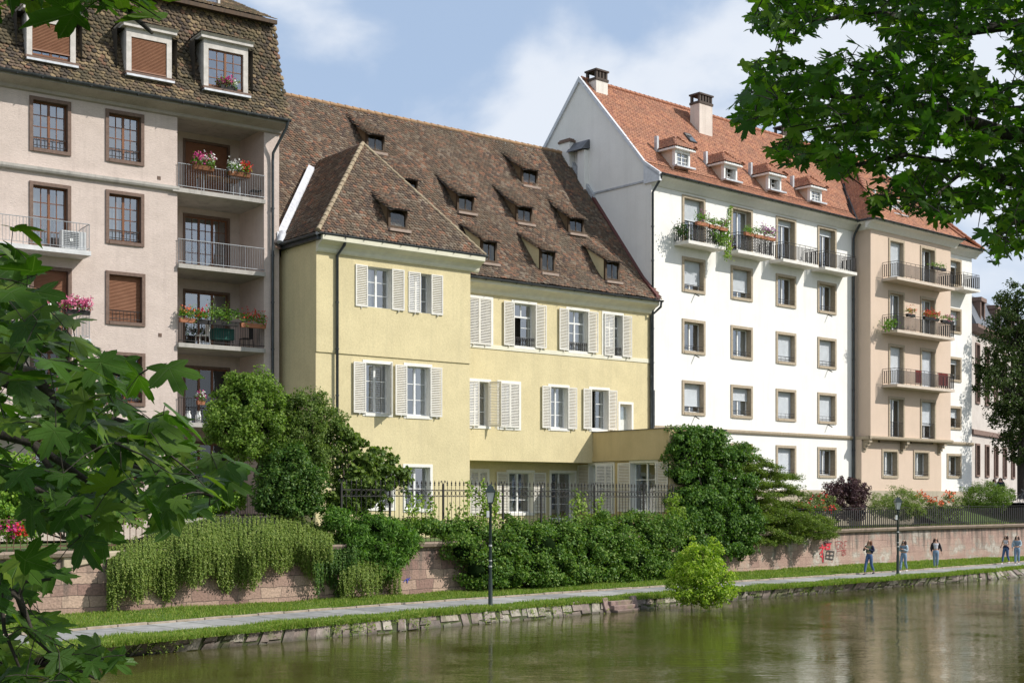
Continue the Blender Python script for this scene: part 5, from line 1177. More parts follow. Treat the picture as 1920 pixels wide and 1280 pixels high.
# path of grey slabs
m_, N, L, b = newmat('path_slabs'); b.inputs['Roughness'].default_value = .85
uvn = N.new("ShaderNodeTexCoord"); mp = N.new("ShaderNodeMapping"); mp.inputs['Location'].default_value = (0, 3, 0); L.new(uvn.outputs['UV'], mp.inputs[0])
bk = N.new("ShaderNodeTexBrick"); bk.offset = .0; bk.inputs['Scale'].default_value = 1; bk.inputs['Brick Width'].default_value = 1.25; bk.inputs['Row Height'].default_value = 6; bk.inputs['Mortar Size'].default_value = .03
bk.inputs['Color1'].default_value = (.24, .24, .235, 1); bk.inputs['Color2'].default_value = (.38, .375, .355, 1); bk.inputs['Mortar'].default_value = (.09, .10, .06, 1); bk.inputs['Bias'].default_value = 0
no = N.new("ShaderNodeTexNoise"); no.inputs['Scale'].default_value = 3; no.inputs['Detail'].default_value = 8; L.new(uvn.outputs['Object'], no.inputs['Vector'])
rr = ramp(N, [(.3, (.7,) * 3), (.7, (1.1,) * 3)]); L.new(no.outputs['Fac'], rr.inputs[0]); mu = N.new("ShaderNodeMixRGB"); mu.blend_type = 'MULTIPLY'; mu.inputs[0].default_value = 1
L.new(mp.outputs[0], bk.inputs['Vector']); L.new(bk.outputs['Color'], mu.inputs[1]); L.new(rr.outputs[0], mu.inputs[2]); L.new(mu.outputs[0], b.inputs['Base Color'])
ribbon('path', c_far, c_near, .03, .03, m_, cross=3)
inw = lambda f, k: (lambda t: f(t) + k)
ribbon('grass_verge', lambda t: c_wall(t) - .3, lambda t: c_far(t) - .1, .14, .07, gm, cross=4, zj=.02)
ribbon('grass_edge', c_near, lambda t: c_stone(t) + .02, .03, -.02, gm, cross=2)
# edging kerb between verge and path
m = MB(); t = T0
while t < T1:
    a, c = c_far(t), c_far(t + .97); z = .09 + random.uniform(-.01, .012)
    m.hexa([xy(t, a - .1, -.1), xy(t, a + .02, -.1), xy(t + .97, c + .02, -.1), xy(t + .97, c - .1, -.1), xy(t, a - .1, z), xy(t, a + .02, z), xy(t + .97, c + .02, z), xy(t + .97, c - .1, z)]); t += 1.0
k_ = m.build('kerb', plain('kerb_stone', (.38, .31, .24), .9, c2=(.24, .20, .15), nscale=4, bump=.4), None, tuple(xy(40, c_far(40), 0)), bevel=.015); k_['kind'] = 'structure'
# garden ground behind the retaining wall, far ground, camera bank, river bed, water
m = MB(); n = 40; vs = []
for i in range(n + 1):
    t = -30 + 190 * i / n; vs += [xy(t, c_wall(t) - .5, 1.98), xy(t, c_wall(t) - 60, 2.1)]
m.add(vs, [(2 * i, 2 * i + 2, 2 * i + 3, 2 * i + 1) for i in range(n)]); m.build('garden_lawn', gm, None, (0, 60, 2))['kind'] = 'structure'
m = MB(); m.quad(Vector((-900, -900, -1.9)), Vector((1500, -900, -1.9)), Vector((1500, 1500, -1.9)), Vector((-900, 1500, -1.9))); m.build('ground', plain('river_bed', (.07, .065, .035), .9), None, (0, 0, -1.9))['kind'] = 'structure'
m = MB(); m.quad(xy(-60, -4.0, 1.8), xy(160, -4.0, 1.8), xy(160, 90, 1.9), xy(-60, 90, 1.9)); m.quad(xy(-60, -4.0, 1.8), xy(-60, -5.0, -1.9), xy(160, -5.0, -1.9), xy(160, -4.0, 1.8)); m.build('near_bank', gm, None, (0, 0, 1.8))['kind'] = 'structure'
m = MB(); m.quad(P(1825, 938, 88) + Vector((0, 0, -.15)), Vector((200, 60, 3.2)), Vector((200, 400, 3.4)), Vector((0, 400, 3.4)));  m.build('street', plain('asphalt', (.10, .10, .10), .9), None, (60, 120, 3.2))['kind'] = 'structure'
m_, N, L, b = newmat('river_water')
b.inputs['Base Color'].default_value = (.064, .062, .016, 1); b.inputs['Roughness'].default_value = .025; b.inputs['IOR'].default_value = 1.33; b.inputs['Specular IOR Level'].default_value = .42
t_ = N.new("ShaderNodeTexCoord")
def nz(sc_, rot, st, det):
    mp = N.new("ShaderNodeMapping"); mp.inputs['Rotation'].default_value = (0, 0, rot); mp.inputs['Scale'].default_value = st; L.new(t_.outputs['Object'], mp.inputs[0])
    q = N.new("ShaderNodeTexNoise"); q.inputs['Scale'].default_value = sc_; q.inputs['Detail'].default_value = det; q.inputs['Roughness'].default_value = .55; L.new(mp.outputs[0], q.inputs['Vector']); return q
a = nz(2.9, R(-8), (.55, 1.8, 1), 3); c = nz(.35, R(10), (1, 1, 1), 3); d = nz(7, R(4), (.5, 1.7, 1), 3)
rc = ramp(N, [(.38, (.25,) * 3), (.66, (1,) * 3)]); L.new(c.outputs['Fac'], rc.inputs[0])
ad = N.new("ShaderNodeMath"); ad.operation = 'MULTIPLY_ADD'; ad.inputs[1].default_value = .5; L.new(d.outputs['Fac'], ad.inputs[0]); L.new(a.outputs['Fac'], ad.inputs[2])
mm = N.new("ShaderNodeMath"); mm.operation = 'MULTIPLY'; L.new(ad.outputs[0], mm.inputs[0]); L.new(rc.outputs[0], mm.inputs[1])
bp = N.new("ShaderNodeBump"); bp.inputs['Strength'].default_value = .25; bp.inputs['Distance'].default_value = .05; L.new(mm.outputs[0], bp.inputs['Height']); L.new(bp.outputs[0], b.inputs['Normal'])
m = MB(); vs = []
for i in range(41):
    t = -60 + 220 * i / 40; vs += [xy(t, c_water(t) - .4, WZ), xy(t, -4.2, WZ)]
m.add(vs, [(2 * i, 2 * i + 2, 2 * i + 3, 2 * i + 1) for i in range(40)]); m.build('river_water', m_, None, (10, 30, WZ))['kind'] = 'structure'

m = MB(); vs = [q_ for i in range(20) for q_ in (xy(78 + i * 5, c_wall(78 + i * 5) - 6, 3.19), xy(78 + i * 5, c_wall(78 + i * 5) - 3, 2.0))]; m.add(vs, [(2 * i, 2 * i + 2, 2 * i + 3, 2 * i + 1) for i in range(19)]); m.build('grass_bank', gm, None, (40, 80, 2))['kind'] = 'structure'
# embankment of leaning stones
st_t = [tn(G(x, y, 0))[0] for x, y in ((1127, 1125), (1183, 1122))]
def stonemat(name, cols):
    m, N, L, b = newmat(name); b.inputs['Roughness'].default_value = .9
    g = N.new("ShaderNodeNewGeometry"); r = ramp(N, [(i / len(cols), c) for i, c in enumerate(cols)]); r.color_ramp.interpolation = 'CONSTANT'; L.new(g.outputs['Random Per Island'], r.inputs[0])
    t = N.new("ShaderNodeTexCoord"); n = N.new("ShaderNodeTexNoise"); n.inputs['Scale'].default_value = 5; n.inputs['Detail'].default_value = 9; n.inputs['Roughness'].default_value = .7; L.new(t.outputs['Object'], n.inputs['Vector'])
    rr = ramp(N, [(.3, (.5,) * 3), (.68, (1.3,) * 3)]); L.new(n.outputs['Fac'], rr.inputs[0]); mu = N.new("ShaderNodeMixRGB"); mu.blend_type = 'MULTIPLY'; mu.inputs[0].default_value = 1; L.new(r.outputs[0], mu.inputs[1]); L.new(rr.outputs[0], mu.inputs[2])
    n2 = N.new("ShaderNodeTexNoise"); n2.inputs['Scale'].default_value = 1.3; n2.inputs['Detail'].default_value = 8; L.new(t.outputs['Object'], n2.inputs['Vector']); r2 = ramp(N, [(.52, (0, 0, 0)), (.66, (.75,) * 3)]); L.new(n2.outputs['Fac'], r2.inputs[0])
    mx = N.new("ShaderNodeMixRGB"); mx.inputs[2].default_value = (.10, .13, .035, 1); L.new(r2.outputs[0], mx.inputs[0]); L.new(mu.outputs[0], mx.inputs[1]); gz = N.new("ShaderNodeSeparateXYZ"); L.new(g.outputs['Position'], gz.inputs[0]); wr_ = N.new("ShaderNodeMapRange"); wr_.inputs[1].default_value = WZ + .02; wr_.inputs[2].default_value = WZ + .14; wr_.inputs[3].default_value = .35; L.new(gz.outputs[2], wr_.inputs[0]); wet = N.new("ShaderNodeMixRGB"); wet.inputs[1].default_value = (.035, .035, .018, 1); L.new(wr_.outputs[0], wet.inputs[0]); L.new(mx.outputs[0], wet.inputs[2]); L.new(wet.outputs[0], b.inputs['Base Color'])
    bp = N.new("ShaderNodeBump"); bp.inputs['Strength'].default_value = .8; bp.inputs['Distance'].default_value = .04; L.new(n.outputs['Fac'], bp.inputs['Height']); L.new(bp.outputs[0], b.inputs['Normal']); return m
sm_ = stonemat('embankment_stone', [(.24, .19, .16), (.33, .28, .23), (.20, .155, .135), (.28, .235, .205), (.38, .34, .28), (.22, .175, .15), (.17, .14, .12), (.30, .27, .22)])
root = thing('stone_embankment', 'sloping river embankment of leaning pinkish stone blocks with moss in the joints', 'embankment', tuple(xy(40, c_stone(40), -.2)))
m = MB(); t = T0
done = 0
def sp(t, g, o=0):      # point on the sloping face: g = 0 at the water, 1 at the top
    a, b_ = c_water(t) + .05, c_stone(t); z = WZ - .3 + (.0 - WZ + .32) * g; p = xy(t, a + (b_ - a) * g, z)
    return p + Vector((.6, -.6, .5)) * o
while t < T1:
    w_ = random.uniform(.26, .56)
    if st_t[0] < t + w_ and t < st_t[1]:
        if m.v and done == 0: m.build('stone_blocks', sm_, root, bevel=.04); m = MB(); done = 1
        t = max(t + .05, st_t[1] if t + w_ >= st_t[0] else t); w_ = 0; t += .02; continue
    lean = random.uniform(.0, .3) + .003 * t; h1 = random.choice([1.0, random.uniform(.4, .65), random.uniform(.35, .6), random.uniform(.5, .7)])
    for g0, g1 in ((.0, h1), (h1, 1.0)):
        if g1 - g0 < .05: continue
        off = random.uniform(-.05, .0); tt = t + (random.uniform(-.12, .12) if h1 < 1 and g0 > 0 else 0); gp_ = -.004
        def q4(o): return [sp(tt + gp_ + lean * g0 * 1.1 + random.uniform(0, .03), g0 + .02, o), sp(tt + w_ - gp_ + lean * g0 * 1.1 - random.uniform(0, .03), g0 + .02, o), sp(tt + w_ - gp_ + lean * g1 * 1.1 - random.uniform(0, .05), g1 - .03 + random.uniform(-.09, .05), o), sp(tt + gp_ + lean * g1 * 1.1 + random.uniform(0, .05), g1 - .03 + random.uniform(-.09, .05), o)]
        lo_ = q4(-.2); hi_ = q4(.05 + off); m.hexa(lo_ + hi_)
    t += w_
o = m.build('stone_blocks', sm_, root, bevel=.03)
m = MB(); vs = []
for i in range(121):
    t = T0 + (T1 - T0) * i / 120; vs += [sp(t, -.1, -.02), sp(t, 1.0, -.02), xy(t, c_stone(t) - .4, -.03)]
m.add(vs, [(3 * i + j, 3 * i + 3 + j, 3 * i + 4 + j, 3 * i + 1 + j) for i in range(120) for j in (0, 1)]); m.build('backing', plain('mossy_earth', (.07, .085, .03), .95, c2=(.045, .05, .025), nscale=5), root)
# landing steps
t0s, t1s = st_t; root = thing('landing_steps', 'short flight of reddish stone steps down to the water in the embankment', 'steps', tuple(xy(t0s, c_water(t0s), WZ))); rs = stonemat('step_stone', [(.26, .18, .155), (.30, .21, .18), (.22, .155, .135)])
for k in range(3):
    m = MB(); a, b_ = c_stone(t0s) + .1 - .0, c_water(t0s) + .25; g0, g1 = k / 3, (k + 1) / 3; zt_ = -.02 - k * .15
    m.hexa([xy(tt, a + (b_ - a) * g, z) for z in (zt_ - .4, zt_) for tt, g in ((t0s + .12, g0), (t1s - .0, g0), (t1s - .0, g1 + .1), (t0s + .12, g1 + .1))]); m.build('step', rs, root, bevel=.03)
for tt in (t0s - .08, t1s + .1):
    m = MB(); m.hexa([sp(tt - .14, .0, -.2), sp(tt + .14, .0, -.2), sp(tt + .3, 1.05, -.2), sp(tt, 1.05, -.2), sp(tt - .14, .0, .12), sp(tt + .14, .0, .12), sp(tt + .3, 1.05, .12), sp(tt, 1.05, .12)]); m.build('side_stone', rs, root, bevel=.03)

# retaining wall of pink sandstone
def wallmat():
    m, N, L, b = newmat('pink_sandstone_wall'); b.inputs['Roughness'].default_value = .92
    uv = N.new("ShaderNodeTexCoord"); mp = N.new("ShaderNodeMapping"); L.new(uv.outputs['UV'], mp.inputs[0])
    dn = N.new("ShaderNodeTexNoise"); dn.inputs['Scale'].default_value = 2.2; dn.inputs['Detail'].default_value = 2; L.new(uv.outputs['UV'], dn.inputs['Vector'])
    vm_ = N.new("ShaderNodeVectorMath"); vm_.operation = 'MULTIPLY_ADD'; vm_.inputs[1].default_value = (.22, .10, 0); L.new(dn.outputs['Color'], vm_.inputs[0]); L.new(mp.outputs[0], vm_.inputs[2])
    bk = N.new("ShaderNodeTexBrick"); bk.offset = .42; bk.squash = 1.35; bk.squash_frequency = 3; bk.inputs['Scale'].default_value = 1; bk.inputs['Brick Width'].default_value = .86; bk.inputs['Row Height'].default_value = .36; bk.inputs['Mortar Size'].default_value = .012; bk.inputs['Mortar Smooth'].default_value = .3
    bk.inputs['Color1'].default_value = (.24, .145, .12, 1); bk.inputs['Color2'].default_value = (.46, .33, .25, 1); bk.inputs['Mortar'].default_value = (.13, .095, .075, 1); L.new(vm_.outputs[0], bk.inputs['Vector'])
    n1 = N.new("ShaderNodeTexNoise"); n1.inputs['Scale'].default_value = .9; n1.inputs['Detail'].default_value = 8; n1.inputs['Roughness'].default_value = .62; L.new(uv.outputs['UV'], n1.inputs['Vector'])
    # towards the right end the blocks disappear under old plaster
    sx = N.new("ShaderNodeSeparateXYZ"); L.new(uv.outputs['UV'], sx.inputs[0]); mr_ = N.new("ShaderNodeMapRange"); mr_.inputs[1].default_value = 50; mr_.inputs[2].default_value = 62; mr_.inputs[4].default_value = .82; L.new(sx.outputs[0], mr_.inputs[0])
    pl = ramp(N, [(.3, (.34, .215, .18)), (.5, (.42, .29, .235)), (.56, (.36, .31, .26)), (.62, (.52, .49, .43)), (.68, (.40, .29, .24))]); L.new(n1.outputs['Fac'], pl.inputs[0])
    mx = N.new("ShaderNodeMixRGB"); L.new(mr_.outputs[0], mx.inputs[0]); L.new(bk.outputs['Color'], mx.inputs[1]); L.new(pl.outputs[0], mx.inputs[2])
    m3 = N.new("ShaderNodeMapping"); m3.inputs['Scale'].default_value = (2.6, .22, 1); L.new(uv.outputs['UV'], m3.inputs[0]); n3 = N.new("ShaderNodeTexNoise"); n3.inputs['Scale'].default_value = 1.2; n3.inputs['Detail'].default_value = 8; n3.inputs['Roughness'].default_value = .7; L.new(m3.outputs[0], n3.inputs['Vector'])
    hz_ = N.new("ShaderNodeMapRange"); hz_.inputs[1].default_value = .2; hz_.inputs[2].default_value = 2.2; hz_.inputs[3].default_value = -.13; hz_.inputs[4].default_value = .10; L.new(sx.outputs[1], hz_.inputs[0])
    ad = N.new("ShaderNodeMath"); ad.operation = 'ADD'; L.new(n3.outputs['Fac'], ad.inputs[0]); L.new(hz_.outputs[0], ad.inputs[1])
    r3 = ramp(N, [(.46, (0, 0, 0)), (.64, (.85,) * 3)]); L.new(ad.outputs[0], r3.inputs[0]); m4 = N.new("ShaderNodeMixRGB"); m4.inputs[2].default_value = (.10, .085, .07, 1); L.new(r3.outputs[0], m4.inputs[0]); L.new(mx.outputs[0], m4.inputs[1])
    n5 = N.new("ShaderNodeTexNoise"); n5.inputs['Scale'].default_value = 14; n5.inputs['Detail'].default_value = 6; L.new(uv.outputs['UV'], n5.inputs['Vector']); r5 = ramp(N, [(.3, (.75,) * 3), (.65, (1.12,) * 3)]); L.new(n5.outputs['Fac'], r5.inputs[0]); mu = N.new("ShaderNodeMixRGB"); mu.blend_type = 'MULTIPLY'; mu.inputs[0].default_value = 1; L.new(m4.outputs[0], mu.inputs[1]); L.new(r5.outputs[0], mu.inputs[2]); L.new(mu.outputs[0], b.inputs['Base Color'])
    bb = N.new("ShaderNodeBump"); bb.inputs['Strength'].default_value = .7; bb.inputs['Distance'].default_value = .03; L.new(n5.outputs['Fac'], bb.inputs['Height']); b2 = N.new("ShaderNodeBump"); b2.invert = True; b2.inputs['Strength'].default_value = .6; b2.inputs['Distance'].default_value = .03; L.new(bk.outputs['Fac'], b2.inputs['Height']); L.new(bb.outputs[0], b2.inputs['Normal']); L.new(b2.outputs[0], b.inputs['Normal'])
    return m
WT = 2.06
def wt(t): return WT + max(0, (t - 60)) * .006
root = thing('retaining_wall', 'long retaining wall of worn pink sandstone blocks with projecting coping behind the grass verge', 'wall', tuple(xy(45, c_wall(45), 0)))
me = bpy.data.meshes.new('wall'); vs, fs, uvs = [], [], []; n = 160
for i in range(n + 1):
    t = -12 + 140 * i / n
    for z in (-.3, .9, wt(t) - .2): vs.append(tuple(xy(t, c_wall(t) - .0 - .03 * z, z))); uvs.append((t * 1.02, z))
fs = [(3 * i + j, 3 * i + 3 + j, 3 * i + 4 + j, 3 * i + 1 + j) for i in range(n) for j in (0, 1)]
me.from_pydata(vs, [], fs); u = me.uv_layers.new(name='UVMap')
for l in me.loops: u.data[l.index].uv = uvs[l.vertex_index]
link('wall', me, wallmat(), root)
m = MB(); t = -12
while t < 128:
    l = random.uniform(.9, 1.6)
    if 19.4 < t < 21.2 : t += l * .6; continue
    z = wt(t) + random.uniform(-.008, .008); a, c = c_wall(t), c_wall(t + l)
    pr = [(.0, z - .22), (.14, z - .17), (.20, z - .06), (.19, z), (-.45, z), (-.45, z - .22)]; pr2 = [(p, q) for p, q in pr]
    k = len(pr); m.add([xy(t + .006, a + p, q) for p, q in pr] + [xy(t + l - .006, c + p, q) for p, q in pr], [(i, (i + 1) % k, (i + 1) % k + k, i + k) for i in range(k)] + [tuple(range(k))[::-1], tuple(range(k, 2 * k))]); t += l
m.build('coping', stucco('coping_stone', (.36, .28, .22), (.26, .20, .16), (.10, .09, .07), .6, 18, stain=.8), root)
m = MB(); q = random.Random(4)       # fallen coping block hanging in the gap at the left
p0, p1 = xy(19.3, c_wall(19.3) + .05, 1.5), xy(21.6, c_wall(21.6) + .05, 1.95); m.hexa([p0, p1, p1 + Vector((-.3, .3, 0)), p0 + Vector((-.3, .3, 0)), p0 + Vector((0, 0, .4)), p1 + Vector((0, 0, .12)), p1 + Vector((-.3, .3, .12)), p0 + Vector((-.3, .3, .4))]); m.build('slipped_stone', plain('pale_sandstone', (.50, .42, .30), .9, c2=(.38, .31, .22), nscale=5, bump=.5), root, bevel=.03)
# graffiti on the wall: real strokes of paint
def onw(px, back=0.0):
    lo, hi = -10.0, 150.0
    for _ in range(19):
        t = (lo + hi) / 2; p = xy(t, c_wall(t) - back)
        if CX + FOC * p.x / p.y < px: lo = t
        else: hi = t
    return t
def wallpt(px, py, off=.02):
    t = onw(px); p = xy(t, c_wall(t)); z = EYE + (HOR - py) / FOC * p.y; return xy(t, c_wall(t) + off - .03 * z, z)
def strokes(name, segs, wd, mat, off):
    m = MB()
    for s in segs:
        pts = [wallpt(x, y, off) for x, y in s]
        for a, b_ in zip(pts, pts[1:]):
            d = (b_ - a).normalized(); nn = Vector((.7, -.7, 0)); sd_ = d.cross(nn).normalized() * wd / 2; a2, b2 = a - d * wd * .3, b_ + d * wd * .3
            m.add([a2 - sd_, b2 - sd_, b2 + sd_, a2 + sd_], [(0, 1, 2, 3)])
    return m.build(name, mat, root)
gx = lambda x, y: (1500 + x / 4.267, 880 + y / 4.267)
def S(*p): return [gx(*q_) for q_ in p]
strokes('graffiti', [S((160, 625), (205, 615)), S((178, 600), (185, 625)), S((200, 618), (160, 672)), S((180, 650), (182, 735)), S((165, 690), (190, 700))], .09, plain('red_spray', (.62, .05, .07), .6), .03)
strokes('graffiti', [S((200, 590), (250, 588)), S((210, 606), (240, 604), (238, 632), (208, 634), (210, 606))], .10, plain('red_spray_b', (.62, .05, .07), .6), .034)
strokes('graffiti', [S((215, 650), (272, 655), (262, 718), (205, 708), (215, 650)), S((240, 652), (234, 714)), S((210, 682), (268, 686)), S((200, 586), (252, 582)), S((185, 668), (188, 740))], .055, plain('dark_spray', (.04, .035, .04), .6), .04)
tg = plain('dull_red_spray', (.36, .06, .06), .7)
strokes('graffiti', [S((290, 572), (292, 640)), S((290, 575), (325, 570)), S((300, 600), (318, 595), (318, 632), (300, 636), (300, 600)), S((328, 572), (328, 635)), S((328, 572), (348, 590), (330, 605), (350, 632)), S((356, 635), (362, 572), (378, 572)), S((358, 604), (372, 602)), S((300, 650), (372, 640)), S((298, 640), (296, 700)), S((340, 660), (352, 656), (358, 668), (348, 678), (336, 672), (340, 660)), S((332, 655), (345, 645), (364, 655), (366, 675), (350, 688), (334, 682))], .028, tg, .025)
strokes('graffiti', [[(757, 1090), (763, 1084), (764, 1092)], [(765, 1083), (763, 1090), (769, 1082)]], .03, plain('blue_spray', (.06, .07, .35), .6), .025)

# wrought-iron fence on the garden wall
def wp_(t, o=0, z=0): return xy(t, c_wall(t) - .22 + o, z)
def tpx(px): return onw(px, .22)
root = thing('iron_fence', 'tall black wrought iron fence with spear points, rings and scroll-topped posts above the hedge', 'fence', tuple(wp_(tpx(950), 0, WT)))
posts = [tpx(x) for x in (640, 731, 831, 943, 1014.6, 1114.6, 1206.6, 1262)]; ft = 4.18
m = MB()
for a, b_ in zip(posts, posts[1:]):
    for z in (WT + .15, ft - .42, ft - .18): m.hexa([wp_(t, o, zz) for zz in (z - .014, z + .014) for t, o in ((a, -.014), (b_, -.014), (b_, .014), (a, .014))])
    k = max(2, round((b_ - a) / .215)); 
    for i in range(1, k):
        t = a + (b_ - a) * i / k; m.tube([wp_(t, 0, WT), wp_(t, 0, ft)], .015, 4)
        m.lathe(wp_(t, 0, ft - .02), [(0, 0), (.035, .03), (.03, .05), (.012, .06), (.035, .09), (.016, .15), (0, .22)], 6)
    for i in range(k):
        t = a + (b_ - a) * (i + .5) / k; m.tube([wp_(t + .085 * math.cos(q_), 0, ft - .30 + .10 * math.sin(q_)) for q_ in [j * math.pi / 6 for j in range(13)]], .010, 4, False)
m.build('bars', M['darkrail'], root)
for t in posts:
    m = MB(); m.hexa([wp_(t + dx, dn_, z) for z in (WT, ft + .05) for dx, dn_ in ((-.032, -.032), (.032, -.032), (.032, .032), (-.032, .032))])
    for sg in (-1, 1): m.tube([wp_(t + sg * (.01 + .10 * (1 - math.cos(q_)) * .5 + .02 * math.sin(2 * q_)), 0, ft + .05 + .13 * q_ / 2.6 * (1 if q_ < 2.6 else 1) - (.1 * max(0, q_ - 2.6))) for q_ in [j * .42 for j in range(11)]], .014, 5)
    m.build('post', M['darkrail'], root)
# plain railings further right and left
def railing(name, label, t0, t1, h, z0, flat, o=-.25, sp_=.2, rust=False):
    root = thing(name, label, 'fence', tuple(xy((t0 + t1) / 2, c_wall((t0 + t1) / 2) + o, z0)))
    W__ = lambda t, oo, z: xy(t, c_wall(t) + o + oo, z + wt(t) - WT)
    m = MB(); n = int((t1 - t0) / sp_)
    for z in (z0 + .14, z0 + h - .04): 
        k = 30
        for i in range(k):
            a, b_ = t0 + (t1 - t0) * i / k, t0 + (t1 - t0) * (i + 1) / k
            m.hexa([W__(t, oo, zz) for zz in (z - .015, z + .015) for t, oo in ((a, -.02), (b_, -.02), (b_, .02), (a, .02))])
    for i in range(n + 1):
        t = t0 + (t1 - t0) * i / n; hw3 = .046 if flat else .008; big = i % 17 == 0
        m.hexa([W__(t + dx, dd, z) for z in (z0, z0 + h - .13 + (.2 if big else 0) if flat else z0 + h) for dx, dd in ((-hw3, -.012), (hw3, -.012), (hw3, .012), (-hw3, .012))])
    m.build('bars', M['darkrail'] if not rust else plain('rusty_rail', (.14, .08, .05), .8), root)
railing('picket_fence', 'low black picket fence along the top of the right-hand sandstone wall', tpx(1490), 122, 1.12, 2.08, True)
railing('garden_railing', 'thin rusty garden railing above the wall at the far left edge', 8, tpx(330), 1.0, 2.06, False, o=-.5, rust=True)
railing('garden_railing', 'thin dark railing behind the hanging shrub, left of the twisted trunk bush', tpx(455), tpx(600), .85, 2.3, False, o=-1.8)

# ---------------------------------------------------------------- lamp posts
def lamp(label, base, H_, group):
    t = thing('street_lamp', label, 'street lamp', tuple(base), group)
    gm_ = M['lampgreen'] = M.get('lampgreen') or plain('dark_green_paint', (.035, .05, .045), .4, .3)
    m = MB(); h = H_ - .72; m.lathe(base, [(0, 0), (.10, 0), (.10, .05), (.075, .1), (.072, .9), (.055, 1.0), (.05, h - .1), (.075, h - .06), (.045, h), (.09, h + .06), (0, h + .07)], 14); m.build('post', gm_, t)
    def ring(r, z): return [base + Vector((r * math.cos(a), r * math.sin(a), z)) for a in [math.pi / 4 + i * math.pi / 2 for i in range(4)]]
    m = MB(); a, b_ = ring(.115, h + .07), ring(.205, h + .43); m.add(a + b_, [(i, (i + 1) % 4, (i + 1) % 4 + 4, i + 4) for i in range(4)]); gl = M['frost'] = M.get('frost') or plain('frosted_glass', (.62, .64, .60), .35, c2=(.54, .56, .52), nscale=5); m.build('lamp_glass', gl, t)
    m = MB()
    for i in range(4): m.tube([a[i], b_[i]], .014, 4); m.tube([b_[i], b_[(i + 1) % 4]], .016, 4); m.tube([a[i], a[(i + 1) % 4]], .014, 4)
    m.build('lantern_frame', gm_, t)
    m = MB(); r0, r1, r2 = ring(.25, h + .43), ring(.12, h + .63), ring(.07, h + .66); m.add(r0 + r1 + r2, [(3, 2, 1, 0)] + [(i, (i + 1) % 4, (i + 1) % 4 + 4, i + 4) for i in range(4)] + [(4 + i, 4 + (i + 1) % 4, 8 + (i + 1) % 4, 8 + i) for i in range(4)] + [(8, 9, 10, 11)]); m.lathe(base + Vector((0, 0, h + .66)), [(.03, 0), (.03, .03), (0, .06)], 8); m.build('lantern_roof', gm_, t)
    m = MB(); q = base + Vector((-.085, -.03, h - .32)); m.hexa([q + Vector((x, y, z)) for z in (-.11, .11) for x, y in ((-.045, -.05), (.045, -.05), (.045, .05), (-.045, .05))]); m.build('control_box', M['whiteframe'], t, bevel=.01)
    m = MB()
    for z, hh in ((2.05, .06), (1.55, .04), (1.35, .05)):
        m.tube([base + Vector((-.002, -.006, z)), base + Vector((-.002, -.006, z + hh))], .058, 12)
    m.build('sticker', plain('torn_sticker', (.5, .5, .48), .7) if 'torn_sticker' not in bpy.data.materials else bpy.data.materials['torn_sticker'], t)
lamp('green lamp post with frosted lantern standing on the grass edge in front of the hedge', G(919.5, 1137), 4.18, 'lamp posts along the river path')
lamp('lamp post beside the walking women, in front of the graffiti wall and picket fence', G(1683.5, 1077), 3.82, 'lamp posts along the river path')

# ---------------------------------------------------------------- people
def skinmesh(name, nodes, edges, mat, parent, sub=1):
    """nodes: name -> (x, y, z, radius); one continuous skinned surface"""
    ks = list(nodes); ix = {k: i for i, k in enumerate(ks)}; me = bpy.data.meshes.new(name)
    me.from_pydata([nodes[k][:3] for k in ks], [(ix[a], ix[b]) for a, b in edges], []); o = bpy.data.objects.new(name, me); col.objects.link(o); me.materials.append(mat)
    o.parent = parent; md = o.modifiers.new('skin', 'SKIN'); md.use_smooth_shade = True
    for k, sv in zip(ks, me.skin_vertices[0].data): r_ = nodes[k][3]; sv.radius = (r_, nodes[k][4] if len(nodes[k]) > 4 else r_); sv.use_root = k == ks[0]
    s = o.modifiers.new('sub', 'SUBSURF'); s.levels = sub; s.render_levels = sub; return o
skin = plain('skin', (.50, .30, .21), .55, c2=(.45, .26, .18)); masks = {'black': plain('black_mask', (.02, .02, .025), .8), 'blue': plain('pale_blue_mask', (.50, .62, .68), .8)}
CL = {k: plain('cloth_' + k, v, .9, c2=tuple(x * .7 for x in v), nscale=12) for k, v in dict(jeans=(.07, .13, .26), lightjeans=(.20, .30, .42), denim=(.20, .29, .38), darkjeans=(.035, .06, .14), black=(.02, .02, .024), white=(.62, .62, .66), olive=(.22, .25, .16), brownhair=(.035, .018, .012), redhair=(.12, .045, .02), navy=(.02, .025, .06), lightblue=(.42, .52, .58), shoe=(.7, .68, .66), darkshoe=(.03, .03, .04)).items()}
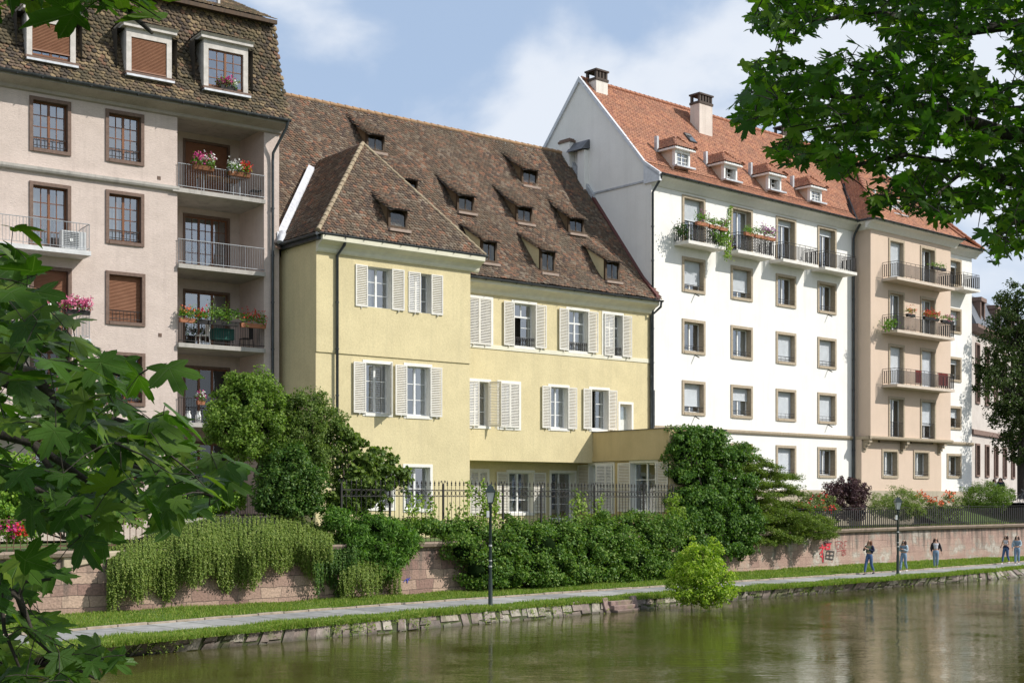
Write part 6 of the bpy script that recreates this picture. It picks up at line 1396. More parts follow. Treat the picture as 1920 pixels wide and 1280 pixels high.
def person(label, base, face, stride, la, ra, top, jacket, jeans, hair, shoe, mask, H_=1.64, turn=0, hold=None, waist=None):
    """face: heading in degrees (0 = towards the camera); la, ra: elbow and wrist of each arm, in body space (x right, y back, z up, for 1.64 m)"""
    t = thing('person', label, 'person', tuple(base), 'women walking on the river path', R(face)); H_ = H_ + .06; k = H_ / 1.64
    sx = .085; f = stride
    n = {'pelvis': (0, 0, .92, .125, .10), 'spine': (0, 0, 1.06, .105, .085), 'chest': (0, -.0, 1.24, .125, .09), 'neckb': (0, .01, 1.36, .075, .06), 'neck': (0, 0, 1.43, .047), 'jaw': (0, -.012, 1.50, .062, .07), 'head': (0, 0, 1.57, .075, .09), 'crown': (0, .005, 1.615, .045)}
    e = [('pelvis', 'spine'), ('spine', 'chest'), ('chest', 'neckb'), ('neckb', 'neck'), ('neck', 'jaw'), ('jaw', 'head'), ('head', 'crown')]
    legs = {}
    for s_, sg, fo in (('l', -1, f), ('r', 1, -f)):
        kx = -abs(fo) * .15 - (.04 if fo < 0 else 0)
        legs[s_] = dict(hip=(sg * sx, 0, .86, .085), knee=(sg * (sx - .01), -fo * .5 + kx, .48, .055), calf=(sg * (sx - .012), -fo * .75 + kx * .5, .32, .052), ankle=(sg * (sx - .015), -fo, .085 + (.05 if fo < 0 else 0), .034), toe=(sg * (sx + .01), -fo - .14, .035, .03))
        for kk in ('hip', 'knee', 'calf', 'ankle'): n[s_ + kk] = legs[s_][kk]
        e += [('pelvis', s_ + 'hip'), (s_ + 'hip', s_ + 'knee'), (s_ + 'knee', s_ + 'calf'), (s_ + 'calf', s_ + 'ankle')]
    arms = {}
    for s_, sg, (el, wr_) in (('l', -1, la), ('r', 1, ra)):
        sh = (sg * .165, .01, 1.335); arms[s_] = (sh, el, wr_)
        n[s_ + 'sh'] = (*sh, .05); n[s_ + 'el'] = (*el, .036); n[s_ + 'wr'] = (*wr_, .024)
        d = (Vector(wr_) - Vector(el)).normalized(); pm = Vector(wr_) + d * .05; side = Vector((0, -1, 0)) - d * Vector((0, -1, 0)).dot(d); side = side.normalized() if side.length > .2 else Vector((1, 0, 0))
        n[s_ + 'palm'] = (*pm, .024); e += [('neckb', s_ + 'sh'), (s_ + 'sh', s_ + 'el'), (s_ + 'el', s_ + 'wr'), (s_ + 'wr', s_ + 'palm')]
        nrm = d.cross(side)
        for fi, (o_, ln) in enumerate(((-.026, .062), (-.009, .072), (.009, .068), (.026, .052))):
            p0 = pm + side * o_ + d * .03; p1 = p0 + d * ln * .5 + nrm * .008; p2 = p0 + d * ln * .85 + nrm * .03
            n[f'{s_}f{fi}a'] = (*p0, .010); n[f'{s_}f{fi}b'] = (*p1, .009); n[f'{s_}f{fi}c'] = (*p2, .007); e += [(s_ + 'palm', f'{s_}f{fi}a'), (f'{s_}f{fi}a', f'{s_}f{fi}b'), (f'{s_}f{fi}b', f'{s_}f{fi}c')]
        th = pm - side * .035; n[s_ + 'th'] = (*th, .010); n[s_ + 'th2'] = (*(th - side * .012 + d * .03), .008); e += [(s_ + 'wr', s_ + 'th'), (s_ + 'th', s_ + 'th2')]
    sk = lambda dct: {a: tuple(x * k for x in v) for a, v in dct.items()}
    bd_ = skinmesh('body', sk(n), e, skin, t)
    # jeans
    j = {'p': (0, 0, .93, .145, .118), 'w': (0, 0, 1.02, .125, .10)}; je = [('p', 'w')]
    for s_ in 'lr':
        L_ = legs[s_]; j[s_ + 'h'] = (*L_['hip'][:3], .102); j[s_ + 'k'] = (*L_['knee'][:3], .068); j[s_ + 'c'] = (*L_['calf'][:3], .064); j[s_ + 'a'] = (L_['ankle'][0], L_['ankle'][1], L_['ankle'][2] + .035, .044); je += [('p', s_ + 'h'), (s_ + 'h', s_ + 'k'), (s_ + 'k', s_ + 'c'), (s_ + 'c', s_ + 'a')]
    skinmesh('jeans', sk(j), je, CL[jeans], t)
    for s_ in 'lr':
        L_ = legs[s_]; a = L_['ankle']; skinmesh('shoe', sk({'a': (a[0], a[1] + .03, a[2] - .03, .042), 'b': (a[0], a[1] - .06, a[2] - .045, .04), 'c': (a[0], a[1] - .14, max(a[2] - .055, .03), .032)}), [('a', 'b'), ('b', 'c')], CL[shoe], t)
    tp = {'a': (0, 0, 1.0, .128, .10), 'b': (0, 0, 1.1, .118, .094), 'c': (0, -.005, 1.25, .142, .108), 'd': (0, .01, 1.345, .10, .075)}; te = [('a', 'b'), ('b', 'c'), ('c', 'd')]
    for s_ in 'lr': sh = arms[s_][0]; tp[s_] = (sh[0] * .9, sh[1], sh[2] - .0, .062); te.append(('d', s_))
    skinmesh('top', sk(tp), te, CL[top], t)
    if jacket:
        jk = {}; jte = []
        for s_, sg in (('l', -1), ('r', 1)):
            sh, el, wr_ = arms[s_]; el_, w2 = Vector(el), Vector(wr_); cf = el_ + (w2 - el_) * .82
            jk = {'x': (sg * .03, .05, 1.35, .06), 's': (sg * .165, .01, 1.33, .068), 'e': (*el, .056), 'w': (*cf, .046), 'u': (sg * .115, .03, 1.2, .062, .085), 'v': (sg * .125, .03, .98, .055, .09)}
            skinmesh('jacket', sk(jk), [('x', 's'), ('s', 'e'), ('e', 'w'), ('x', 'u'), ('u', 'v')], CL[jacket], t)
        skinmesh('jacket_back', sk({'a': (0, .075, 1.33, .10, .045), 'b': (0, .085, 1.15, .12, .045), 'c': (0, .085, .98, .12, .045)}), [('a', 'b'), ('b', 'c')], CL[jacket], t)
    if waist: skinmesh('tied_jacket', sk({'a': (-.15, -.02, .99, .05), 'b': (0, -.10, .98, .05), 'c': (.15, -.02, .98, .05), 'd': (.12, .08, .8, .09, .05), 'e': (-.13, .08, .78, .09, .05), 'f': (-.17, .03, .66, .05)}), [('a', 'b'), ('b', 'c'), ('c', 'd'), ('a', 'e'), ('e', 'f')], CL[waist], t)
    skinmesh('hair', sk({'a': (0, .012, 1.615, .105, .108), 'b': (0, .06, 1.52, .115, .085), 'c': (-.085, .03, 1.42, .07, .06), 'd': (.085, .03, 1.42, .07, .06), 'e': (-.10, -.03, 1.27, .05), 'f': (.10, -.03, 1.27, .05)}), [('a', 'b'), ('b', 'c'), ('b', 'd'), ('c', 'e'), ('d', 'f')], CL[hair], t)
    skinmesh('face_mask', sk({'a': (0, -.062, 1.515, .048, .03), 'b': (0, -.058, 1.48, .036, .024)}), [('a', 'b')], masks[mask], t)
    for sg in (-1, 1):
        m = MB(); m.lathe((sg * .028 * k, -.083 * k, 1.555 * k), [(0, -.009), (.011, 0), (0, .009)], 6); o = m.build('eye', M['darkrail'], None); o.parent = t
    if hold == 'phone':
        p = Vector(la[1]) * .5 + Vector(ra[1]) * .5 + Vector((0, -.06, .04)); m = MB(); m.hexa([p * k + Vector((x, y, z)) for z in (-.07, .07) for x, y in ((-.035, -.005), (.035, -.005), (.035, .005), (-.035, .005))]); o = m.build('telephone', M['darkrail'], None, tuple(p * k)); mw_ = Matrix.Translation(base) @ Matrix.Rotation(R(face), 4, 'Z'); o.location = mw_ @ (p * k); o.rotation_euler = (0, 0, R(face)); tag(o, label.split(' ')[0] + ' telephone held in both hands by the ' + hold_label, 'telephone')
    return t
hold_label = 'woman just right of the second lamp post'
person('woman with reddish hair in olive top and navy jacket, left of the second lamp post', G(1630, 1077.5), -50, .26, ((-.30, -.02, 1.13), (-.12, -.20, 1.24)), ((.26, .0, 1.10), (.05, -.24, 1.22)), 'olive', 'navy', 'jeans', 'redhair', 'darkshoe', 'black', 1.66)
person('black-masked', G(1694.5, 1073), -45, .2, ((-.22, -.02, 1.08), (-.05, -.22, 1.16)), ((.22, -.02, 1.08), (.05, -.22, 1.16)), 'denim', 'lightblue', 'lightjeans', 'brownhair', 'shoe', 'blue', 1.60, hold='phone')['label'] = 'woman in pale denim jacket looking at her telephone, just right of the second lamp post'
person('woman in black jacket and white top with arms hanging down, standing alone in the middle', G(1754.5, 1066), -8, .03, ((-.24, .02, 1.08), (-.20, -.06, .86)), ((.26, .03, 1.08), (.30, .0, .86)), 'white', 'black', 'lightjeans', 'brownhair', 'shoe', 'black', 1.60)
person('woman in white top with a dark jacket tied round her waist, second from right', G(1886, 1057.5), -55, .22, ((-.24, -.0, 1.10), (-.18, -.18, 1.0)), ((.22, -.03, 1.10), (.02, -.20, 1.10)), 'white', None, 'jeans', 'brownhair', 'shoe', 'blue', 1.62, waist='navy')
person('woman with long dark hair in a light denim jacket, rightmost on the path', G(1907, 1059), -28, .12, ((-.25, .0, 1.09), (-.22, -.12, .90)), ((.22, -.02, 1.10), (.08, -.2, 1.02)), 'denim', 'lightblue', 'lightjeans', 'brownhair', 'shoe', 'blue', 1.62)
for o in list(col.objects):
    if o.name.startswith('telephone'): o['label'] = 'dark telephone held in both hands by the ' + hold_label
person('person in white shirt standing far off beside the bicycles above the fence', P(1865, 938, 92) + Vector((0, 0, -.25)), 20, .02, ((-.24, .0, 1.1), (-.22, -.1, .9)), ((.24, .0, 1.1), (.22, -.1, .9)), 'white', None, 'darkjeans', 'brownhair', 'darkshoe', 'blue', 1.72)['group'] = 'people far off on the street'
person('person in dark clothes standing far off beside the bicycles above the fence', P(1876, 938, 92) + Vector((0, 0, -.2)), -20, .02, ((-.24, .0, 1.1), (-.22, -.1, .9)), ((.24, .0, 1.1), (.22, -.1, .9)), 'navy', 'navy', 'darkjeans', 'brownhair', 'darkshoe', 'black', 1.74)['group'] = 'people far off on the street'
# ---------------------------------------------------------------- bicycles
def bike(label, p, ang):
    t = thing('bicycle', label, 'bicycle', tuple(p), 'bicycles parked on the street', R(ang))
    X = Matrix.Translation(p) @ Matrix.Rotation(R(ang), 4, 'Z')
    w_ = lambda x, y, z: X @ Vector((x, y, z))
    for x in (-.52, .52):
        m = MB(); m.tube([w_(x + .33 * math.cos(a), 0, .34 + .33 * math.sin(a)) for a in [i * math.pi / 9 for i in range(19)]], .02, 5, False); wh = m.build('wheel', M['darkrail'], t)
        m = MB(); [m.tube([w_(x, 0, .34), w_(x + .32 * math.cos(a), 0, .34 + .32 * math.sin(a))], .004, 3) for a in [i * math.pi / 6 for i in range(12)]]; m.build('spokes', M['greyrail'], wh)
    m = MB(); bb_, st_, hd_ = (-.08, 0, .3), (-.2, 0, .78), (.38, 0, .82)
    for a, b_ in ((bb_, st_), (st_, hd_), (bb_, hd_), (bb_, (-.52, 0, .34)), (st_, (-.52, 0, .34)), (hd_, (.52, 0, .34)), (hd_, (.34, 0, 1.0)), (st_, (-.22, 0, .88))): m.tube([w_(*a), w_(*b_)], .018, 6)
    m.build('frame', M['zinc'], t); m = MB(); m.tube([w_(.30, -.28, 1.02), w_(.36, 0, 1.0), w_(.30, .28, 1.02)], .014, 5); m.build('handlebar', M['greyrail'], t)
    m = MB(); m.tube([w_(-.36, 0, .90), w_(-.22, 0, .91), w_(-.08, 0, .90)], [.07, .06, .025], 7); m.build('saddle', M['darkrail'], t)
for i, (px, lab) in enumerate(((1893, 'dark bicycle leaning at the left end of the row of parked bicycles'), (1906, 'dark bicycle in the middle of the row of parked bicycles'), (1922, 'dark bicycle at the right edge of the picture in the row of parked bicycles'))):
    bike(lab, P(px, 938, 90) + Vector((0, 0, -.3 + i * .02)), (20, -15, 35)[i])

# ---------------------------------------------------------------- planting
def VW(px, py, back=0.0):
    t = onw(px, back); p = xy(t, c_wall(t) - back); return Vector((p.x, p.y, EYE + (HOR - py) / FOC * p.y))
def mpx(px, back=0): return FOC / VW(px, 938, back).y     # pixels per metre there
LM = {
 'hedge': leafmat('hedge_leaf', (.04, .10, .018), (.085, .175, .03), (.17, .26, .06), .25, .4),
 'ivy': leafmat('ivy_leaf', (.03, .085, .016), (.068, .15, .028), (.13, .23, .05), .25, .4),
 'cornus': leafmat('layered_tree_leaf', (.06, .11, .022), (.12, .185, .045), (.20, .26, .08), .25, .5),
 'bright': leafmat('bright_shrub_leaf', (.14, .25, .03), (.24, .36, .045), (.36, .44, .10), .35, .45),
 'purple': leafmat('purple_leaf', (.045, .018, .026), (.075, .035, .042), (.12, .07, .07), .2, .5, tcol=.8),
 'feather': leafmat('feathery_leaf', (.09, .16, .035), (.15, .22, .06), (.22, .28, .10), .25, .6),
 'rose': leafmat('rose_leaf', (.07, .12, .04), (.13, .18, .07), (.22, .26, .13), .2, .6),
 'round': leafmat('round_shrub_leaf', (.06, .12, .02), (.11, .19, .035), (.16, .24, .05), .25, .5),
 'dark': leafmat('dark_tree_leaf', (.022, .045, .012), (.04, .075, .018), (.07, .11, .03), .2, .5),
 'standard': leafmat('garden_tree_leaf', (.06, .12, .022), (.12, .21, .035), (.21, .31, .075), .3, .45),
 'bush': leafmat('bush_leaf', (.03, .08, .018), (.062, .135, .028), (.13, .21, .055), .24, .4),
 'oak': leafmat('lobed_leaf', (.055, .105, .025), (.105, .17, .042), (.17, .24, .065), .28, .45),
 'fern': leafmat('feathered_bush_leaf', (.045, .12, .02), (.085, .19, .035), (.15, .27, .06), .28, .45),
 'cot': leafmat('hanging_shrub_leaf', (.085, .145, .028), (.15, .22, .05), (.23, .29, .09), .25, .45),
 'vine': leafmat('fence_vine_leaf', (.10, .19, .03), (.19, .29, .06), (.30, .38, .13), .32, .5),
 'garden': leafmat('garden_shrub_leaf', (.07, .17, .02), (.14, .26, .035), (.22, .34, .06), .3, .45),
}
def trunk(parent, pts, r0, r1, mat='bark', k=7, name='trunk'):
    m = MB(); n = len(pts); m.tube(pts, [r0 + (r1 - r0) * i / (n - 1) for i in range(n)], k); return m.build(name, M[mat], parent)
INNER = plain('inner_shade_fill', (.012, .024, .007), 1.0, c2=(.006, .012, .004), nscale=14, bump=.9, bscale=30, spec=0)  # solid dark lumps; shade between the leaf clumps is put into their colour
def bush(name, label, cat, base, blobs, n, size, mat, shape='rho', wid=1.0, clump=.3, per=60, up=.25, shell=.55, stems=4, group=None, rnd=.55, trunkpts=None, tr=(.1, .05), bark='bark', down=0.0, stem=True, core=0.0, zmax=99):
    t = thing(name, label, cat, tuple(base), group); base = Vector(base)
    p, nn = crown(blobs, n, clump, per, up, shell=shell, rnd=rnd)
    ok = (p[:, 2] > base.z - 1.6) & (p[:, 2] < zmax); p, nn = p[ok], nn[ok]
    leaves('crown', p, nn, rng.uniform(size * .65, size * 1.35, len(p)), LM[mat], t, shape=shape, wid=wid, down=down)
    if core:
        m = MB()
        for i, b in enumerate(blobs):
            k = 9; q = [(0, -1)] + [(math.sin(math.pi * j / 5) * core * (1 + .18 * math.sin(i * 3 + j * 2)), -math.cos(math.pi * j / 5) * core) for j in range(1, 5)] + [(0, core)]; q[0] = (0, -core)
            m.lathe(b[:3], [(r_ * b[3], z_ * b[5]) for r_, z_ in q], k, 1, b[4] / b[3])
        m.build('shade_core', INNER, t)
    if stem:
        m = MB()
        if trunkpts:
            m.tube(trunkpts, [tr[0] + (tr[1] - tr[0]) * i / (len(trunkpts) - 1) for i in range(len(trunkpts))], 7); st = Vector(trunkpts[-1])
        else: st = base
        for b in blobs[:14]:
            c = Vector(b[:3]); mid_ = (st + c) / 2 + Vector((random.uniform(-.15, .15), random.uniform(-.15, .15), -.1)); r_ = tr[1] if trunkpts else .035
            m.tube([st, mid_, c], [r_, r_ * .6, r_ * .25], 5)
            for _ in range(3):
                q_ = c + Vector((random.uniform(-1, 1) * b[3], random.uniform(-1, 1) * b[4], random.uniform(-.6, 1) * b[5])) * .75; m.tube([mid_ + (c - mid_) * random.random(), q_], [r_ * .35, r_ * .12], 4)
        m.build('trunk' if trunkpts else 'stems', M[bark], t)
    return t
def blob(px, py, rpx, rpy, back=1.0, depth=None):
    c = VW(px, py, back); k = c.y / FOC; rx = rpx * k * 1.0; return (c.x, c.y, c.z, rx, depth if depth else rx * .9, rpy * k)
# the big hedge hanging over the wall
bl = []
for px in range(868, 1275, 26):
    for py, rp, bk in ((1001, 22, .1), (1028, 32, -.5), (1064, 34, -.6), (1087, 20, -.55)):
        if px < 890 and py > 1030: continue
        if px < 915 and py > 1070: continue
        yb = py - (px - 868) * .035
        b = blob(px + random.uniform(-8, 8), yb + random.uniform(-6, 6), random.uniform(26, 36), rp * random.uniform(.8, 1.1), bk + random.uniform(-.25, .2), .55); bl.append(b)
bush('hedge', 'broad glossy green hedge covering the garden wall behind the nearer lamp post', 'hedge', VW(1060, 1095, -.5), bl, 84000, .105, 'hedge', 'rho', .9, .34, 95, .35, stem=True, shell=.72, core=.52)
bl = [blob(px, 990 + random.uniform(-6, 6), 20, 13, .2, .4) for px in range(735, 860, 16)]
bush('ground_cover', 'low leafy ground cover spilling over the wall top left of the hedge', 'ground cover', VW(795, 1000, .2), bl, 9500, .10, 'hedge', clump=.2, per=40, stem=False, core=.45)
# ivy over the annex front
bl = []
for s in (.5, 1.1, 1.9, 2.8, 3.7, 4.6):
    for z in (1.6, 2.6, 3.6, 4.6, 5.6, 6.3, 6.62):
        if s > 3.4 and z > 5.9: continue
        p = FA.w(AL + .22 + random.uniform(-.1, .2) + (.5 if z < 4 else 0) * (s > .5), s, z + random.uniform(-.15, .15)); bl.append((p.x, p.y, p.z, .62, .55, .62))
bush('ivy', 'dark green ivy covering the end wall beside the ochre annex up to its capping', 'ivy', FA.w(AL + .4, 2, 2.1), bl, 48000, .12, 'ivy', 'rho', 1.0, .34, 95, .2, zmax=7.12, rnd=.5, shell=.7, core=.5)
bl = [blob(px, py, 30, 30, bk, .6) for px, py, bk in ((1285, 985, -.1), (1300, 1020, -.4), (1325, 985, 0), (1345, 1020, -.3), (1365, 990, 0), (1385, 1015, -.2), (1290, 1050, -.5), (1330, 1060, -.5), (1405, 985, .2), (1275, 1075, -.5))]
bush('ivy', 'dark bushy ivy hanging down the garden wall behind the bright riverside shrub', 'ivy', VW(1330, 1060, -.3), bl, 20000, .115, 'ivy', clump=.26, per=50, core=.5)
bl = [blob(px, py, 16, 18, -.1, .4) for px, py in ((1262, 945), (1272, 965), (1285, 985), (1260, 985), (1295, 1005))]
bush('climbing_plant', 'pale green climber between the annex corner and the dark ivy', 'climbing plant', VW(1270, 1000, 0), bl, 2600, .11, 'vine', clump=.2, per=30)
# layered tree
tiers = [(1392, 838, 26, 7), (1405, 858, 34, 7), (1395, 878, 50, 9), (1425, 870, 40, 7), (1440, 888, 52, 8), (1395, 900, 60, 9), (1470, 893, 28, 5), (1450, 908, 48, 8), (1400, 922, 62, 10), (1475, 922, 36, 6), (1430, 938, 70, 10), (1380, 945, 45, 12), (1490, 948, 45, 8), (1450, 960, 75, 10), (1400, 965, 60, 12), (1370, 970, 40, 12), (1360, 935, 34, 10), (1460, 972, 70, 9), (1510, 975, 50, 8), (1440, 997, 55, 10), (1530, 995, 32, 9), (1475, 1008, 30, 8), (1410, 1010, 40, 9), (1420, 950, 60, 9), (1500, 985, 60, 9), (1520, 968, 40, 8), (1480, 982, 70, 10), (1540, 985, 26, 7), (1420, 988, 60, 12), (1390, 1005, 35, 12), (1500, 998, 50, 9), (1550, 1000, 18, 8), (1455, 1003, 30, 9)]
t_ = thing('layered_tree', 'spreading tree with flat layered green branches reaching over the wall beside the ivy', 'tree', tuple(VW(1425, 985, 1.4)))
P_, N_ = [], []; m = MB(); base = VW(1420, 985, 1.4); top = VW(1400, 840, 1.8); m.tube([base, base * .5 + top * .5 + Vector((.1, 0, 0)), top], [.14, .09, .03], 7)
for px, py, a, b_ in tiers:
    bk = 1.3 - max(0, py - 940) / 75 * 1.6 + random.uniform(-.5, .5); c = VW(px, py, bk); k = c.y / FOC
    n_ = int(a * 62); ang = rng.uniform(0, 2 * np.pi, n_); rad = rng.uniform(0, 1, n_) ** .55; lob = 1 + .28 * np.sin(ang * 5 + px) + .14 * np.sin(ang * 9)
    x = np.cos(ang) * rad * lob * a * k; y_ = np.sin(ang) * rad * lob * a * k * .75; z = -(rad ** 2) * b_ * k * .9 + rng.normal(0, 1, n_) * .07 + np.sin(x * 5) * .05
    P_.append(np.stack([c.x + x, c.y + y_, c.z + z], 1)); nn = rng.normal(0, .35, (n_, 3)); nn[:, 2] += 1; N_.append(nn)
    tp_ = base + (top - base) * min(1, max(0, (985 - py) / 150)); m.tube([tp_, c], [.035, .012], 5)
    for q in range(6): an = q * 1.05 + px; m.tube([c - Vector((0, 0, .03)), c + Vector((math.cos(an) * a * k * .8, math.sin(an) * a * k * .6, -b_ * k * .5))], [.012, .004], 3)
m.build('trunk', M['bark'], t_); P_ = np.concatenate(P_); leaves('crown', P_, np.concatenate(N_), rng.uniform(.07, .14, len(P_)), LM['cornus'], t_, shape='rho', wid=.9)
# bright shrub at the water
c0 = G(1318, 1128, -.1); bl = []
for px, py, a, b_ in ((1315, 1075, 42, 40), (1300, 1045, 24, 24), (1338, 1060, 26, 28), (1285, 1085, 26, 28), (1345, 1095, 28, 26), (1312, 1108, 40, 22), (1318, 1032, 16, 18), (1278, 1060, 14, 16), (1358, 1078, 14, 14), (1288, 1112, 30, 18), (1348, 1114, 28, 18), (1318, 1122, 42, 14), (1262, 1100, 12, 12), (1370, 1108, 12, 12), (1298, 1018, 8, 14), (1348, 1034, 10, 13), (1260, 1072, 10, 10), (1372, 1084, 9, 12), (1330, 1020, 7, 12)):
    c = P(px, py, c0.y); k = c0.y / FOC; bl.append((c.x, c.y + random.uniform(-.4, .4), c.z, a * k, a * k * .9, b_ * k))
bush('riverside_shrub', 'loose bright yellow-green shrub growing at the water edge over the embankment', 'shrub', c0, bl, 10500, .10, 'bright', 'oval', .8, .19, 30, .3, shell=.25, rnd=.7)
# plants of the right-hand garden
bl = [blob(px, py, a, b_, 1.4) for px, py, a, b_ in ((1583, 938, 38, 34), (1560, 930, 20, 26), (1608, 928, 20, 26), (1583, 912, 26, 16), (1600, 955, 24, 22))]
bush('purple_shrub', 'bushy dark purple shrub in front of the white block beside the drainpipe', 'shrub', VW(1583, 975, 1.4), bl, 9000, .11, 'purple', clump=.24, per=30, up=.5)
bl = [blob(px, py, a, b_, 1.0) for px, py, a, b_ in ((1520, 945, 24, 20), (1548, 950, 22, 20), (1505, 958, 16, 14))]
def flowering(label, bl, n, size, mat, cols, nf, base, cat='rose bush', fs=.12):
    t = bush('rose_bush', label, cat, base, bl, n, size, mat, clump=.22, per=26, up=.3)
    for c, (px, py, a, b_, bk) in cols:
        cc = VW(px, py, bk); k = cc.y / FOC; q = np.stack([cc.x + rng.normal(0, a * k, nf), cc.y + rng.normal(0, .2, nf), cc.z + rng.normal(0, b_ * k, nf)], 1); q = np.repeat(q, 5, 0) + rng.normal(0, .035, (nf * 5, 3))
        leaves('blossom', q, unit(len(q)) + np.array([.2, -.7, .5]), rng.uniform(fs * .6, fs, len(q)), FM[c], t, shape='rho', wid=1.4)
    return t
flowering('grey-green rose bush with scarlet flowers left of the purple shrub', bl, 4200, .09, 'rose', [('red', (1510, 950, 8, 5, .6)), ('red', (1547, 953, 8, 4, .6)), ('red', (1530, 930, 12, 4, .7))], 12, VW(1525, 975, 1))
bl = [blob(px, py, a, b_, 1.0) for px, py, a, b_ in ((1690, 940, 34, 26), (1660, 950, 24, 22), (1712, 950, 22, 22), (1640, 948, 12, 24), (1692, 958, 36, 16))]
bush('feathery_shrub', 'feathery light green shrub behind the picket fence at the second lamp post', 'shrub', VW(1680, 975, 1), bl, 11000, .12, 'feather', 'rho', .35, .26, 30, .6)
bl = [blob(px, py, a, b_, 1.0) for px, py, a, b_ in ((1738, 952, 18, 18), (1755, 958, 14, 14))]
flowering('rose bush with orange-red flowers just right of the feathery shrub', bl, 2000, .09, 'rose', [('orange', (1725, 927, 7, 3, .6)), ('orange', (1745, 935, 7, 4, .6))], 16, VW(1742, 975, 1))
bl = [blob(px, py, a, b_, 1.0) for px, py, a, b_ in ((1780, 945, 18, 18), (1768, 958, 14, 14), (1795, 955, 12, 14))]
flowering('rose bush with orange-red flowers left of the rounded green shrub', bl, 2200, .09, 'rose', [('orange', (1782, 927, 7, 3, .6)), ('orange', (1766, 940, 7, 3, .6))], 16, VW(1780, 975, 1))
bl = [blob(px, py, a, b_, 1.6) for px, py, a, b_ in ((1850, 930, 42, 22), (1825, 932, 22, 20), (1875, 930, 22, 18), (1850, 918, 28, 14), (1850, 945, 34, 14))]
bush('rounded_shrub', 'rounded clipped green shrub at the right end of the garden', 'shrub', VW(1850, 965, 1.6), bl, 14000, .10, 'round', 'rho', .5, .3, 40, .6)
# big dark tree at the right
Yt = 92.0; bl = []
for px, py, a, b_ in ((1925, 600, 55, 55), (1890, 640, 45, 50), (1950, 700, 70, 80), (1880, 720, 48, 45), (1900, 790, 45, 40), (1862, 690, 30, 26), (1960, 820, 60, 50), (1925, 850, 40, 26), (1985, 600, 60, 70), (1880, 560, 16, 14), (1905, 555, 26, 26), (1848, 705, 16, 18), (1885, 830, 26, 22), (1990, 760, 60, 60), (1870, 768, 26, 24)):
    c = P(px, py, Yt + random.uniform(-2, 2)); k = Yt / FOC; bl.append((c.x, c.y, c.z, a * k, a * k, b_ * k))
bush('street_tree', 'large dark green tree in front of the distant building at the right edge', 'tree', P(1925, 935, Yt) + Vector((0, 0, -.3)), bl, 42000, .17, 'dark', 'rho', .9, .5, 60, .3, shell=.35, trunkpts=[P(1918, 935, Yt), P(1916, 860, Yt), P(1922, 760, Yt)], tr=(.38, .25), bark='barkdark')
bl = [(x, y, z, 2.6, 2.6, 3) for x, y, z in [tuple(P(px, py, 128)) for px, py in ((1905, 840), (1935, 820), (1960, 860))]]
# garden trees left of the yellow house
B0 = 1.9
bl = [blob(px, py, a, b_, B0) for px, py, a, b_ in ((462, 760, 55, 48), (430, 800, 42, 40), (495, 800, 48, 44), (460, 730, 28, 24), (490, 735, 26, 26), (455, 830, 44, 32), (412, 780, 22, 22), (498, 705, 12, 16), (510, 840, 34, 26), (440, 705, 12, 12), (525, 770, 18, 26))]
bush('garden_tree', 'round-headed garden tree with a short twisted trunk in front of the recessed balconies', 'tree', VW(492, 958, B0), bl, 34000, .095, 'standard', 'rho', .9, .34, 110, .3, shell=.45, core=.32, trunkpts=[VW(492, 960, B0), VW(498, 925, B0), VW(485, 890, B0), VW(495, 862, B0)], tr=(.26, .16))
bl = [blob(px, py, a, b_, 1.6) for px, py, a, b_ in ((575, 800, 34, 52), (600, 770, 18, 30), (555, 770, 20, 26), (612, 820, 30, 44), (585, 860, 50, 46), (560, 745, 10, 14), (590, 745, 12, 14), (545, 825, 26, 34), (632, 790, 14, 24))]
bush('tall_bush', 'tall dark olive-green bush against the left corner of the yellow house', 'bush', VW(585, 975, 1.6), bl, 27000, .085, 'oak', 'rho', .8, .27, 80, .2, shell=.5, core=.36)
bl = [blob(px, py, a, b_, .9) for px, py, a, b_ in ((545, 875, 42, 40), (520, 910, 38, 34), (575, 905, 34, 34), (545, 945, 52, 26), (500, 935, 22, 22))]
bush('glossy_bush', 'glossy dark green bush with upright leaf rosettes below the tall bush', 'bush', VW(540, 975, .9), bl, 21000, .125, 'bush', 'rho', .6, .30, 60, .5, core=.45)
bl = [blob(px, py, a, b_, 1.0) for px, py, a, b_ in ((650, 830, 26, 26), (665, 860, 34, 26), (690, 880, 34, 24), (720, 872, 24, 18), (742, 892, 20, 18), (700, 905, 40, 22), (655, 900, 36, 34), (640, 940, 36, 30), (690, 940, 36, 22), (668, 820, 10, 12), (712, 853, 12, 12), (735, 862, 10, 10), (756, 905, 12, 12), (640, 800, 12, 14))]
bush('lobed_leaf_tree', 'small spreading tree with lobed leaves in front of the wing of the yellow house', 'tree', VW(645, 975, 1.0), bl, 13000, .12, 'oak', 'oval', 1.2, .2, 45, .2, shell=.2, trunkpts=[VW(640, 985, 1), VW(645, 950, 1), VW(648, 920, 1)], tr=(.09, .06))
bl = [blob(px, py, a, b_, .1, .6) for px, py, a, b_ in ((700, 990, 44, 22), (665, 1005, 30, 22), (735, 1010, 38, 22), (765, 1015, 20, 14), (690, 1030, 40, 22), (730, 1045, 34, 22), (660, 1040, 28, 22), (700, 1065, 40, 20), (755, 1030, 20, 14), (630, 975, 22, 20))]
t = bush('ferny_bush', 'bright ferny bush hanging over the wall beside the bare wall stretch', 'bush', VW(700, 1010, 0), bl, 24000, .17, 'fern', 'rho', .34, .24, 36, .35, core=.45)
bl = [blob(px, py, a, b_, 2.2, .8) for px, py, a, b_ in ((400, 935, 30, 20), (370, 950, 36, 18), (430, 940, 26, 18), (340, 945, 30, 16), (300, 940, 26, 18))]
bush('garden_shrub', 'mid-green shrub in front of the lowest balcony behind the hanging shrub', 'shrub', VW(380, 968, 2.2), bl, 10000, .10, 'garden', clump=.22, per=36, core=.42)
